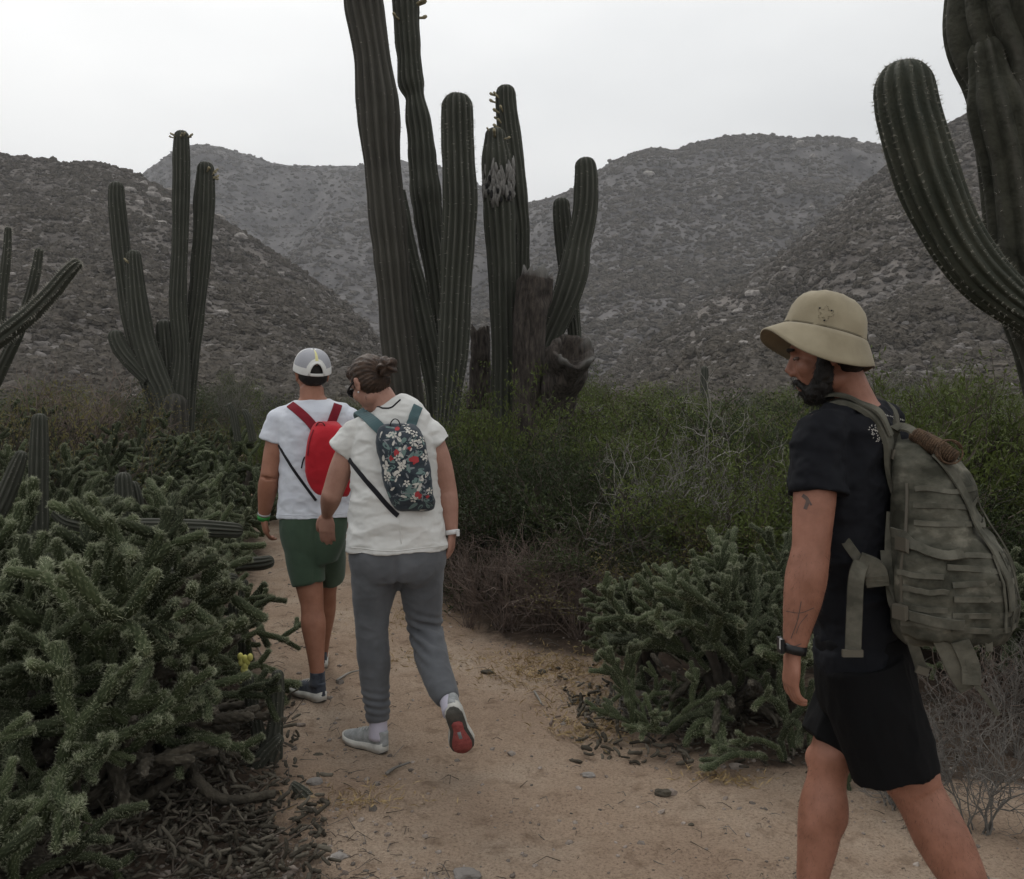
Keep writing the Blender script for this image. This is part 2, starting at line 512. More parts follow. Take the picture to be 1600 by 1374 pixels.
near_ridge = [(860, 640), (940, 590), (1000, 545), (1060, 497), (1130, 450), (1190, 415), (1250, 372), (1300, 328), (1340, 292), (1385, 258), (1420, 232), (1450, 214), (1480, 192), (1510, 178), (1540, 168), (1600, 150), (1700, 125), (1900, 110), (2400, 130), (3200, 200)]
HB = hill('mountain_middle', mid_ridge, 260, 760, M['hill2'], 34, 1 / 150., 11)
HC = hill('mountain_right', right_ridge, 200, 560, M['hill2'], 26, 1 / 110., 21)
HA = hill('hill_left', left_ridge, 62, 215, M['hill'], 8, 1 / 42., 31, ncol=320)
HD = hill('hill_right', near_ridge, 66, 235, M['hill'], 9, 1 / 46., 41, ncol=320)

# rubble and scrub that cover the slopes (nobody could count them): instanced on points by geometry nodes
def scatter_nodes(name, material, sub, rough, nscale, seed):
    ng = bpy.data.node_groups.new(name, 'GeometryNodeTree')
    ng.interface.new_socket('Geometry', in_out='INPUT', socket_type='NodeSocketGeometry')
    ng.interface.new_socket('Geometry', in_out='OUTPUT', socket_type='NodeSocketGeometry')
    N = ng.nodes; L = ng.links
    gi = N.new('NodeGroupInput'); go = N.new('NodeGroupOutput')
    ic = N.new('GeometryNodeMeshIcoSphere'); ic.inputs['Subdivisions'].default_value = sub; ic.inputs['Radius'].default_value = 1.0
    nzn = N.new('ShaderNodeTexNoise'); nzn.noise_dimensions = '4D'; nzn.inputs['W'].default_value = seed; nzn.inputs['Scale'].default_value = nscale; nzn.inputs['Detail'].default_value = 3
    ma = N.new('ShaderNodeMath'); ma.operation = 'MULTIPLY_ADD'; ma.inputs[1].default_value = rough * 2; ma.inputs[2].default_value = -rough
    L.new(nzn.outputs[0], ma.inputs[0])
    nm = N.new('GeometryNodeInputPosition'); vm = N.new('ShaderNodeVectorMath'); vm.operation = 'SCALE'
    L.new(nm.outputs[0], vm.inputs[0]); L.new(ma.outputs[0], vm.inputs['Scale'])
    sp = N.new('GeometryNodeSetPosition'); L.new(ic.outputs[0], sp.inputs['Geometry']); L.new(vm.outputs[0], sp.inputs['Offset'])
    sm = N.new('GeometryNodeSetMaterial'); sm.inputs['Material'].default_value = material; L.new(sp.outputs[0], sm.inputs[0])
    ss = N.new('GeometryNodeSetShadeSmooth'); ss.inputs['Shade Smooth'].default_value = False; L.new(sm.outputs[0], ss.inputs[0])
    ip = N.new('GeometryNodeInstanceOnPoints')
    L.new(gi.outputs[0], ip.inputs['Points']); L.new(ss.outputs[0], ip.inputs['Instance'])
    for at_, sock in (('rot', 'Rotation'), ('scl', 'Scale')):
        na = N.new('GeometryNodeInputNamedAttribute'); na.data_type = 'FLOAT_VECTOR'; na.inputs['Name'].default_value = at_
        L.new(na.outputs['Attribute'], ip.inputs[sock])
    L.new(ip.outputs[0], go.inputs[0])
    return ng
def cover(name, spec, material, what, sub=3, rough=.5, nscale=1.6, seed=0):
    PP, SC = [], []
    for H, n, s0, s1, flat, tm in spec:
        p = sample_hill(H, n, tm)
        s = (s0 + (s1 - s0) * rng.random(n) ** 2.2)
        cl = nnoise(p[:, :2] / (14 if s1 < 1.6 else 50), 77 + seed) + .6 * nnoise(p[:, :2] / (4 if s1 < 1.6 else 14), 71 + seed)
        keep = cl > rng.uniform(-1.2, 0.7, n)
        p, s = p[keep], s[keep]
        PP.append(p); SC.append(np.stack([s * rng.uniform(0.8, 1.5, len(s)), s * rng.uniform(.8, 1.2, len(s)), s * flat * rng.uniform(.6, 1.3, len(s))], -1))
    PP = np.concatenate(PP).astype(np.float32); SC = np.concatenate(SC).astype(np.float32)
    RO = np.stack([rng.normal(0, .25, len(PP)), rng.normal(0, .25, len(PP)), rng.uniform(0, 6.28, len(PP))], -1).astype(np.float32)
    me = bpy.data.meshes.new(name); me.vertices.add(len(PP)); me.vertices.foreach_set('co', PP.ravel())
    for k, a in (('rot', RO), ('scl', SC)):
        at_ = me.attributes.new(k, 'FLOAT_VECTOR', 'POINT'); at_.data.foreach_set('vector', a.ravel())
    me.materials.append(material)
    o = link(name, me, None, what, kind='stuff')
    md = o.modifiers.new('scatter', 'NODES'); md.node_group = scatter_nodes(name, material, sub, rough, nscale, seed)
    return o
cover('hillside_scrub', [(HA, 26000, .18, .95, .8, .0), (HD, 26000, .18, .95, .8, .0), (HC, 34000, .5, 1.9, .7, .02), (HB, 30000, .6, 2.3, .65, .05)], M['hscrub'], 'dark dry scrub scattered over the hillsides', 3, .75, 2.2, 1)
cover('grey_scrub', [(HA, 15000, .18, .8, .8, .0), (HD, 15000, .18, .8, .8, .0), (HC, 16000, .5, 1.5, .7, .02), (HB, 14000, .6, 1.8, .65, .05)], M['hscrub2'], 'grey leafless scrub scattered over the hillsides', 3, .8, 2.6, 2)
cover('hillside_rubble', [(HA, 15000, .08, .55, .65, .0), (HD, 18000, .08, .6, .65, .0), (HC, 16000, .3, 1.2, .65, .02), (HB, 12000, .4, 1.4, .65, .05)], M['rockdark'], 'grey rubble strewn over the hillsides', 2, .45, 1.3, 3)

# boulders one can tell apart
bl_me = []
for k in range(5):
    V, F = ICO2
    s = np.array((1.0, 0.8, 0.62))
    d = 1 + 0.35 * nnoise(V * 1.4 + k * 5, k) + 0.12 * nnoise(V * 3.5, k + 20)
    V = V * d[:, None]; V = np.clip(V, -0.9 - 0.05 * k, 0.92) * s
    bl_me.append(build_mesh('boulder', V, [F], M['rock'], smooth=False))
def on_hill(H, px, py):
    X, D, Z, TT = H
    u = X / D * FPX + 800; v = HOR - (Z - CAMZ) / D * FPX
    e = (u - px) ** 2 + (v - py) ** 2 + np.where(TT > 1, 1e9, 0)
    i = np.unravel_index(np.argmin(e), e.shape)
    return np.array((X[i], D[i], Z[i]))
boulders = [(HA, 205, 300, 13), (HA, 235, 310, 12), (HA, 240, 300, 9), (HA, 258, 318, 10), (HA, 215, 318, 9), (HA, 190, 312, 7), (HA, 136, 350, 7), (HA, 232, 340, 8), (HA, 250, 352, 9), (HA, 262, 300, 8), (HA, 345, 340, 11), (HA, 372, 374, 14), (HA, 362, 408, 10),
            (HA, 335, 372, 9), (HA, 20, 432, 8), (HA, 142, 546, 9), (HA, 160, 455, 8), (HA, 350, 495, 12), (HA, 325, 545, 8), (HA, 400, 573, 9), (HA, 440, 560, 7), (HA, 150, 300, 6), (HA, 420, 440, 7), (HA, 226, 262 + 26, 8), (HA, 205, 340, 6), (HA, 440, 430, 8), (HA, 470, 470, 7),
            (HC, 1275, 329, 6), (HC, 1124, 308, 6), (HC, 1134, 343, 6), (HC, 1010, 276, 11), (HC, 1197, 402, 5), (HC, 1154, 290, 5), (HC, 1063, 480, 9), (HC, 1250, 226, 8), (HC, 1240, 236, 9), (HC, 1300, 232, 8), (HC, 1340, 228, 7), (HC, 1270, 244, 6), (HC, 1205, 378, 4),
            (HD, 1185, 445, 14), (HD, 1176, 462, 13), (HD, 1150, 490, 11), (HD, 1165, 482, 9), (HD, 1130, 505, 9), (HD, 1200, 430, 8), (HD, 1110, 520, 8), (HD, 1085, 540, 9), (HD, 1140, 530, 8), (HD, 1160, 545, 10), (HD, 1230, 420, 7), (HD, 1500, 260, 8), (HD, 1420, 420, 7)]
LAND = [(283, 205, 'the tallest tip of the lone left cactus'), (182, 285, 'the leftmost tip of the lone left cactus'), (320, 254, 'the right tip of the lone left cactus'), (210, 392, 'the short front stem of the lone left cactus'), (181, 520, 'the little knob arm of the lone left cactus'), (320, 400, 'the right stem of the lone left cactus'),
        (125, 410, 'the tip of the thin slanting cactus arm'), (490, 550, 'the grey and white cap'), (590, 400, 'the tallest brown cactus trunk'), (914, 247, 'the tip of the curved cactus arm'), (935, 380, 'the bend of the curved cactus arm'), (900, 530, 'the cut cactus stump'), (1300, 457, 'the crown of the bucket hat'), (1195, 532, 'the front tip of the hat brim'),
        (1240, 470, 'the front of the bucket hat'), (1412, 98, 'the rounded tip of the near cactus arm'), (1400, 300, 'the upper part of the near cactus arm'), (1480, 420, 'the underside of the near cactus arm'), (1530, 260, 'the near cactus trunk'), (1060, 232, 'the notch in the right mountain ridge'), (1210, 212, 'the summit of the right mountain'), (1124, 325, 'the middle of the right mountainside'), (1130, 480, 'the foot of the right mountainside'), (1101, 572, 'the small distant cardon stub')]
used_b = {}
for k, (H, px, py, rp) in enumerate(boulders):
    p = on_hill(H, px, py)
    r = rp / FPX * p[1]
    lm = min(LAND, key=lambda q: math.hypot(q[0] - px, (q[1] - py)))
    rel = ('left of ' if px < lm[0] else 'right of ') if abs(px - lm[0]) > abs(py - lm[1]) else ('above ' if py < lm[1] else 'below ')
    size = 'tiny' if rp < 6 else 'small' if rp < 9 else 'mid-sized' if rp < 12 else 'large'
    lab = size + ' grey boulder ' + rel + lm[2]
    used_b[lab] = used_b.get(lab, 0) + 1
    if used_b[lab] > 1: lab += ', ' + ('second', 'third', 'fourth', 'fifth', 'sixth', 'seventh')[used_b[lab] - 2] + ' of these'
    o = link('boulder', bl_me[k % 5], None, lab, 'boulder', 'pale boulders on the hillsides')
    o.location = p + np.array((0, 0, r * 0.2)); o.scale = (r, r, r); o.rotation_euler = (0, 0, rng.uniform(0, 6))

# ------------------------------------------------------------------ air
hz = bpy.data.materials.new('haze'); hz.use_nodes = True
hn = hz.node_tree.nodes; hl = hz.node_tree.links
hn.remove(hn['Principled BSDF'])
pv = hn.new('ShaderNodeVolumePrincipled')
pv.inputs['Color'].default_value = (0.86, 0.88, 0.92, 1); pv.inputs['Density'].default_value = 0.00045; pv.inputs['Anisotropy'].default_value = 0.0
hl.new(pv.outputs[0], hn['Material Output'].inputs['Volume'])
V, F = box((0, 1850, 200), (5400, 4500, 420))
HAZE = link('haze', build_mesh('haze', V, F, hz, smooth=False), None, 'thin pale haze in front of the far mountains', kind='stuff')
# ------------------------------------------------------------------ plant materials
def cactus_mat(name, valley, ridge, brown=None, bscale=30):
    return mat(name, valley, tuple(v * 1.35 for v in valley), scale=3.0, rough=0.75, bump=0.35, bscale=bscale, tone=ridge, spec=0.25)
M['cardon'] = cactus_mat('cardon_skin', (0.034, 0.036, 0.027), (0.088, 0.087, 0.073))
M['cardon_old'] = cactus_mat('old_cardon_bark', (0.038, 0.036, 0.029), (0.080, 0.074, 0.063))
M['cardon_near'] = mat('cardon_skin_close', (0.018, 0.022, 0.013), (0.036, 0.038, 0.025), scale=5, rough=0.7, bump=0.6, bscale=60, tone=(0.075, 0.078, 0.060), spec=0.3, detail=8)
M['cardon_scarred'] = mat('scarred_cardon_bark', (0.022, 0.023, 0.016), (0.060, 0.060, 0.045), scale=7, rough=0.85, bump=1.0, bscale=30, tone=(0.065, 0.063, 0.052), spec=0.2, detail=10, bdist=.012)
M['deadwood'] = mat('dead_cactus_wood', (0.024, 0.020, 0.017), (0.085, 0.070, 0.060), scale=6, rough=0.95, bump=0.8, stretch=(5, 5, 1), tone=(0.20, 0.195, 0.185))
M['bleached'] = mat('bleached_cactus_wood', (0.10, 0.096, 0.09), (0.25, 0.24, 0.225), scale=7, rough=0.95, bump=0.8, stretch=(5, 5, 1), tone=(0.02, 0.02, 0.02))
M['bud'] = mat('flower_bud', (0.22, 0.19, 0.11), (0.34, 0.30, 0.2), scale=20, rough=0.8, bump=0.2)
M['spine'] = mat('pale_spines', (0.30, 0.29, 0.25), (0.42, 0.40, 0.34), scale=5, rough=0.7, bump=0)
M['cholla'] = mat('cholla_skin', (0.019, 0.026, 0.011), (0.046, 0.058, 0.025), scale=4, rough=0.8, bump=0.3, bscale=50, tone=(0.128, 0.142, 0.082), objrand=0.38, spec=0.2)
M['cholla_spine'] = mat('cholla_spines', (0.18, 0.195, 0.125), (0.34, 0.355, 0.24), scale=3, rough=0.7, bump=0, objrand=0.2)
M['cholla_wood'] = mat('cholla_trunk_bark', (0.028, 0.024, 0.019), (0.075, 0.062, 0.05), scale=12, rough=0.95, bump=0.7, bscale=45, tone=(0.12, 0.11, 0.09))
M['cholla_dead'] = mat('dead_cholla_skin', (0.020, 0.017, 0.012), (0.070, 0.060, 0.044), scale=14, rough=0.95, bump=1.0, bscale=60, tone=(0.13, 0.115, 0.09))
M['twig_dark'] = mat('dark_twigs', (0.045, 0.036, 0.028), (0.10, 0.082, 0.065), scale=6, rough=0.9, bump=0, objrand=0.2)
M['twig_pale'] = mat('bleached_twigs', (0.12, 0.112, 0.10), (0.26, 0.245, 0.22), scale=4, rough=0.9, bump=0)
M['twig_grey'] = mat('grey_twigs', (0.085, 0.078, 0.070), (0.18, 0.167, 0.15), scale=4, rough=0.9, bump=0)
M['twig_red'] = mat('reddish_dry_stems', (0.095, 0.070, 0.058), (0.20, 0.155, 0.13), scale=4, rough=0.9, bump=0)
M['straw'] = mat('dry_straw', (0.24, 0.17, 0.08), (0.38, 0.28, 0.15), scale=4, rough=0.9, bump=0)
def leafm(name, a, b, sc=1.4, rnd=0.2):
    return mat(name, a, b, scale=sc, rough=0.65, bump=0, objrand=rnd, trans=0.25, spec=0.25, detail=6)
M['leaf_dark'] = leafm('dark_green_leaves', (0.022, 0.032, 0.012), (0.060, 0.078, 0.028))
M['leaf_green'] = leafm('green_leaves', (0.058, 0.078, 0.018), (0.145, 0.178, 0.048))
M['leaf_yellow'] = leafm('yellowing_leaves', (0.085, 0.078, 0.028), (0.18, 0.155, 0.062))
M['leaf_grey'] = leafm('grey_green_leaves', (0.050, 0.052, 0.037), (0.11, 0.112, 0.08))
M['leaf_brown'] = leafm('withered_leaves', (0.050, 0.038, 0.028), (0.11, 0.085, 0.063))

# ------------------------------------------------------------------ ribbed columnar cacti
def ribbed(pts, rad, D=None, ribs=13, n=None, depth=0.24, seed=0, dome=True, lump=0.05, fold=0.06, tip=None, seg_per=6, bumpy=0.0):
    """fluted column through points; last point is the tip when dome"""
    pts = np.asarray(pts, float); rad = np.asarray(rad, float)
    L = np.linalg.norm(np.diff(pts, axis=0), axis=1).sum()
    if n is None: n = int(max(14, min(90, L / (rad.mean() * 0.22))))
    C_ = spline(np.column_stack([pts, rad]), n)
    Pn, Rn = C_[:, :3], C_[:, 3].copy()
    arc = np.concatenate([[0], np.cumsum(np.linalg.norm(np.diff(Pn, axis=0), axis=1))])
    Rn *= 1 + lump * nnoise(np.stack([arc / (rad.mean() * 2.6), np.full(n, seed * 3.1)], -1), seed) + lump * 0.5 * nnoise(np.stack([arc / (rad.mean() * 0.9), np.full(n, seed * 1.1)], -1), seed + 3)
    if dome:
        # resample the tip as a rounded dome
        r0 = Rn[-1] if tip is None else tip
        k = 9
        end = Pn[-1]; T = unit(Pn[-1] - Pn[-3])
        base = end - T * r0 * 1.05
        keep = (arc < arc[-1] - r0 * 1.05)
        Pn = Pn[keep]; Rn = Rn[keep]
        a = np.linspace(0, math.pi / 2 * 0.985, k)
        Pd = base + np.sin(a)[:, None] * T * r0 * 1.05
        Rd = Rn[-1] * np.cos(a) ** 0.8
        Pn = np.vstack([Pn, Pd]); Rn = np.concatenate([Rn, Rd])
        n = len(Pn)
    seg = ribs * seg_per
    arc = np.concatenate([[0], np.cumsum(np.linalg.norm(np.diff(Pn, axis=0), axis=1))])
    tones = []
    def fn(th, i):
        w = 0.35 * math.sin(arc[i] * 1.7 + seed) * 0.25 + 0.10 * math.sin(arc[i] * 5.1 + seed * 2)
        ph = th * ribs / 2 + w
        c = np.abs(np.cos(ph))
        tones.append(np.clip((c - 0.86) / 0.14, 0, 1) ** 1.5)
        az = nnoise(np.stack([np.cos(th) * 1.2 + seed, np.sin(th) * 1.2, np.full_like(th, arc[i] / (rad.mean() * 3))], -1), seed)
        rn_ = nnoise(np.stack([np.round(th * ribs / (2 * math.pi)), np.full_like(th, arc[i] / (rad.mean() * 1.3)), np.full_like(th, seed)], -1), seed + 4)
        return 1 - depth * (1 - c ** 0.8) + fold * az + 0.035 * rn_
    V, F = tube(Pn, Rn, seg, True, None, fn)
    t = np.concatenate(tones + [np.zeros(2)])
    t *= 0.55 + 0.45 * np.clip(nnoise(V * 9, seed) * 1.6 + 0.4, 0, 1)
    return V, F, t, Pn, Rn

def areole_spines(V, t, dens, length, seed=0, centre=None, width=0.1):
    """short stiff spines standing on the rib crests"""
    idx = np.where(t > 0.25)[0]
    idx = idx[idx < len(V) - 2]
    if not len(idx): return None
    idx = rng.choice(idx, min(dens, len(idx)), replace=dens > len(idx))
    p = V[idx]
    return p

def add_spines(mb, Pn, V, t, dens, length, m=0, wid=0.09):
    p = areole_spines(V, t, dens, length)
    if p is None: return
    d2 = ((p[:, None, :] - Pn[None]) ** 2).sum(-1)
    c = Pn[np.argmin(d2, 1)]
    d = p - c; d /= np.linalg.norm(d, axis=1, keepdims=True) + 1e-9
    p = np.repeat(p, 3, 0); d = np.repeat(d, 3, 0)
    d = d + rng.normal(0, 0.45, d.shape)
    d /= np.linalg.norm(d, axis=1, keepdims=True)
    s = np.cross(d, rng.normal(0, 1, d.shape)); s /= np.linalg.norm(s, axis=1, keepdims=True)
    L = (length * rng.uniform(0.5, 1.2, len(p)))[:, None]
    A = p - s * length * wid * .5; B = p + s * length * wid * .5; E = p + d * L
    VV = np.stack([A, B, E], 1).reshape(-1, 3)
    mb.add(VV, [np.arange(len(VV)).reshape(-1, 3)], m)

def buds(root, Pn, Rn, n, frac, size, seed=0, side=None):
    """short tubular flower buds that stick out near the tip"""
    r_ = random.Random(seed)
    for k in range(n):
        i = int(len(Pn) * r_.uniform(1 - frac, 0.90)); i = min(i, len(Pn) - 3)
        a = r_.uniform(0, 2 * math.pi) if side is None else side + r_.uniform(-1.1, 1.1)
        d = unit((math.cos(a), math.sin(a) * 0.9, r_.uniform(0.0, 0.5)))
        p0 = Pn[i] + d * Rn[i] * 0.8; L = size * r_.uniform(0.7, 1.3)
        pts = [p0, p0 + d * L * 0.6, p0 + d * L + np.array((0, 0, L * 0.15))]
        V, F = tube(spline(pts, 5), np.array([.26, .2, .22, .34, .22]) * L * 0.55, 7)
        MB().add(V, F).obj('flower_bud', [M['bud']], root)

def pix(rows, D):
    """rows (px, py, rpx) -> points, radii at distance D (D may vary along the rows)"""
    D = np.broadcast_to(np.asarray(D, float), (len(rows),))
    pts = np.array([P(r[0], r[1], d) for r, d in zip(rows, D)])
    rad = np.array([r[2] / FPX * d for r, d in zip(rows, D)])
    return pts, rad

def stem(root, rows, D, name='stem', m='cardon', ribs=13, seed=0, sp=0, spl=0.03, nb=0, frac=0.2, bs=0.08, side=None, **kw):
    pts, rad = pix(rows, D)
    V, F, t, Pn, Rn = ribbed(pts, rad, ribs=ribs, seed=seed, **kw)
    mb = MB().add(V, F, 0, t)
    mats = [M[m]]
    if sp:
        mats.append(M['spine']); add_spines(mb, Pn, V, t, sp, spl, 1)
    o = mb.obj(name, mats, root)
    if nb: buds(root, Pn, Rn, nb, frac, bs, seed, side)
    return o, Pn, Rn

# central group, first plant: tall leaning trunk and the wavy column behind it
gA = thing('cardon_cactus', P(655, 0, 10.2) * (1, 1, 0), 'tallest ribbed cardon cactus, brown thick trunk leaving the top of the picture behind the hikers', 'cactus')
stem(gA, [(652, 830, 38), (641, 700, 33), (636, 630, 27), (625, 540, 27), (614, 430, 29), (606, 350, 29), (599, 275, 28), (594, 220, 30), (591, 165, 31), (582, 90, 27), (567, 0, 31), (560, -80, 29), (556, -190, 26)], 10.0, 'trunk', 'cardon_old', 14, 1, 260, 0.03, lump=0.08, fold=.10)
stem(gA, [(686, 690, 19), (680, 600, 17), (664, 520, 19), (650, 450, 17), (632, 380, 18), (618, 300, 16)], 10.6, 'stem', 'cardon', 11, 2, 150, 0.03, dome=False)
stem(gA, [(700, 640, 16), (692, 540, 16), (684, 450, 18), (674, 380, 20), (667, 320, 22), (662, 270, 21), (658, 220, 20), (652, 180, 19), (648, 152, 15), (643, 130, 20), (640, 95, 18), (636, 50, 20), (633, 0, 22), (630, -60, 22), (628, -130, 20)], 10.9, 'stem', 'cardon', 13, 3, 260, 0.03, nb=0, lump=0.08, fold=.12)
_p = np.array([P(633 + k * 0, y, 10.9) for k, y in enumerate(range(40, -80, -12))])
buds(gA, _p, np.full(len(_p), 0.17), 16, 0.95, 0.13, 5)
# second plant: single smooth column
gB = thing('cardon_cactus', P(697, 0, 9.6) * (1, 1, 0), 'single dark green club shaped cardon column in front of the thicket of stems', 'cactus')
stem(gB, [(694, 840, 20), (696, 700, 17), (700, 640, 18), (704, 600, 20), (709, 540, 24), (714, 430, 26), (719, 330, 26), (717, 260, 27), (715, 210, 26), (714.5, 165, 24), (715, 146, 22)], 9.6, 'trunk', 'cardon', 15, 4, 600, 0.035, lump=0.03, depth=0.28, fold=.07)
# third plant: clump with the dead broken stems
gC = thing('cardon_cactus', P(815, 0, 10.8) * (1, 1, 0), 'many stemmed cardon clump with a bleached scar and broken dead stubs', 'cactus')
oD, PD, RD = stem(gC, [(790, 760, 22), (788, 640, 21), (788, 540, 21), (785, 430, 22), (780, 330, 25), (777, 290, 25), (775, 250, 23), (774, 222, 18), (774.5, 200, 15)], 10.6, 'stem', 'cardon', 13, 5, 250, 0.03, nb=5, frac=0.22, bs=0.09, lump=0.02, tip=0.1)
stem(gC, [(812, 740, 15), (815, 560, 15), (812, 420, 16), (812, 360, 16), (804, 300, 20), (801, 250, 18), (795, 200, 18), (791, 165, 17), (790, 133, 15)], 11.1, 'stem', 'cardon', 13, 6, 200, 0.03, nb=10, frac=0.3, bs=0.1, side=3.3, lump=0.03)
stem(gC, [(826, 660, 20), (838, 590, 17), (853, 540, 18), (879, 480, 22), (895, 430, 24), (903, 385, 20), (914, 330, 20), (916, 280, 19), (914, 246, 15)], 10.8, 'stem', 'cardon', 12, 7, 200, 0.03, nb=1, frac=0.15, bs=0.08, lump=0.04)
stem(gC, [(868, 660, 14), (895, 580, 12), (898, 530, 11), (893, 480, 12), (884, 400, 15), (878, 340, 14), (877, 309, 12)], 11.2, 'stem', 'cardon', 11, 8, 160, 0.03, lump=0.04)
def dead_stub(root, rows, D, seed, jag=0.12, m='deadwood', seg=40, rim=True, hollow=0.0):
    pts, rad = pix(rows, D)
    n = 34
    C_ = spline(np.column_stack([pts, rad]), n)
    def fn(th, i):
        return 1 + 0.20 * nnoise(np.stack([np.cos(th) * 1.6 + seed, np.sin(th) * 1.6, np.full_like(th, i * 0.22)], -1), seed) + 0.07 * np.abs(np.sin(th * 6 + i * .05)) + .05 * nnoise(np.stack([np.cos(th) * 7 + seed, np.sin(th) * 7, np.full_like(th, i * 0.6)], -1), seed)
    V, F = tube(C_[:, :3], C_[:, 3], seg, True, None, fn)
    F = [F[0], F[1][:seg]]
    T = unit(C_[-1, :3] - C_[-3, :3]); r = C_[-1, 3]; c = C_[-1, :3]
    a_ = np.linspace(0, 2 * math.pi, seg, endpoint=False)
    j = fbm(np.stack([np.cos(a_) * 2.2 + seed, np.sin(a_) * 2.2], -1), 3, seed)
    top = slice((n - 1) * seg, n * seg)
    V[top] += (j * jag)[:, None] * T
    R1 = c + (V[top] - c) * (.86 + .08 * j)[:, None] + T * (.02 * j)[:, None]
    R2 = c + (V[top] - c) * .55 - T * r * (.3 + .5 * hollow)
    R3 = c + (V[top] - c) * .25 - T * r * (.4 + .8 * hollow)
    b = len(V); V = np.vstack([V, R1, R2, R3, c - T * r * (.4 + hollow)])
    k = np.arange(seg); k2 = (k + 1) % seg; ids = [(n - 1) * seg, b, b + seg, b + 2 * seg]
    for u_, v_ in zip(ids[:-1], ids[1:]): F.append(np.stack([u_ + k, u_ + k2, v_ + k2, v_ + k], 1))
    F.append(np.stack([ids[-1] + k, ids[-1] + k2, np.full(seg, len(V) - 1)], 1))
    t = np.zeros(len(V))
    if rim:
        t[top] = np.clip(.30 + .8 * j, 0, .9); t[b:b + seg] = np.clip(.2 + .6 * j, 0, .7); t[(n - 2) * seg:(n - 1) * seg] = np.clip(.15 + .4 * j, 0, .5)
    mb = MB().add(V, F, 0, t)
    return mb.obj('dead_stub', [M[m]], root)
dead_stub(gC, [(822, 690, 24), (825, 600, 23), (828, 500, 25), (836, 455, 26), (840, 432, 25)], 10.3, 3, 0.12)
dead_stub(gC, [(856, 690, 27), (868, 630, 27), (884, 575, 31), (897, 545, 31)], [10.5, 10.3, 10.0, 9.7], 5, 0.09, rim=True, hollow=.6)
dead_stub(gC, [(748, 640, 17), (750, 560, 16), (750, 515, 14)], 11.3, 7, 0.12, rim=False)
dead_stub(gC, [(842, 640, 10), (850, 590, 13), (860, 560, 14), (872, 548, 12)], 10.4, 9, 0.12)
# bleached scar on the damaged stem
mb = MB()
for k in range(80):
    a = rng.uniform(-2.9, -0.1); h = rng.uniform(262, 312) + 6 * math.sin(a * 3)
    c = P(779, h, 10.6); d = np.array((math.cos(a), math.sin(a), 0))
    rr = 25 / FPX * 10.6 * 1.0
    tr = np.array((-d[1], d[0], 0)); Lh = rng.uniform(.04, .12); w = rng.uniform(.016, .030)
    p0 = c + d * rr * .97
    up = np.array((0, 0, 1.0)) + tr * rng.normal(0, .12)
    V, F = tube(np.array([p0 - up * Lh, p0 + d * .01, p0 + up * Lh]), np.array([[.006, w * .6], [.012, w], [.006, w * .5]]), 6, ref=d)
    mb.add(V, F, 0, 0.0)
for k in range(9):
    a = rng.uniform(-2.3, -0.7); c = P(779, rng.uniform(280, 318), 10.6)
    d = np.array((math.cos(a), math.sin(a), 0)); V, F = ICO1
    mb.add(V * (.018, .018, .036) + c + d * (25 / FPX * 10.6 * 1.06), [F], 0, 1.0)
mb.obj('bleached_scar', [M['bleached']], gC)

# left cactus on the plain
gL = thing('cardon_cactus', P(268, 0, 14) * (1, 1, 0), 'candelabra cardon cactus standing alone at the foot of the left hill', 'cactus')
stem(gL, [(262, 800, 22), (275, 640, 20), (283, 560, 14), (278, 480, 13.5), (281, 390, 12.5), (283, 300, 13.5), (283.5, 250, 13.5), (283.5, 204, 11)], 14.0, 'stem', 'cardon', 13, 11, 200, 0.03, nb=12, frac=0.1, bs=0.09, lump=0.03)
stem(gL, [(282, 700, 20), (290, 620, 16), (296, 560, 15), (308, 470, 14), (315, 390, 15), (320, 300, 15.5), (321, 253, 12)], 14.3, 'stem', 'cardon', 13, 12, 200, 0.03, nb=12, frac=0.15, bs=0.09, side=0.0, lump=0.04)
stem(gL, [(262, 680, 18), (245, 625, 15), (222, 570, 13), (205, 500, 14), (197, 450, 13.5), (189, 385, 14), (183, 320, 13), (182, 284, 11)], 14.3, 'stem', 'cardon', 12, 13, 160, 0.03, lump=0.04)
stem(gL, [(270, 700, 22), (258, 625, 18), (240, 580, 20), (224, 530, 19), (216, 480, 17), (210, 420, 13), (209, 391, 10)], 13.8, 'stem', 'cardon', 13, 14, 160, 0.03, nb=3, frac=.2, bs=.08, lump=0.03)
stem(gL, [(266, 660, 18), (264, 600, 17), (259, 540, 15), (256, 500, 12)], 14.1, 'stem', 'cardon', 11, 15, 60, 0.03)
stem(gL, [(232, 596, 9), (212, 574, 11), (193, 552, 13), (182, 530, 13), (181, 516, 11)], 13.7, 'stem', 'cardon', 11, 16, 60, 0.03)
stem(gL, [(268, 820, 22), (268, 700, 26), (270, 640, 22), (272, 615, 17)], 13.8, 'trunk', 'cardon_old', 11, 17, 0)

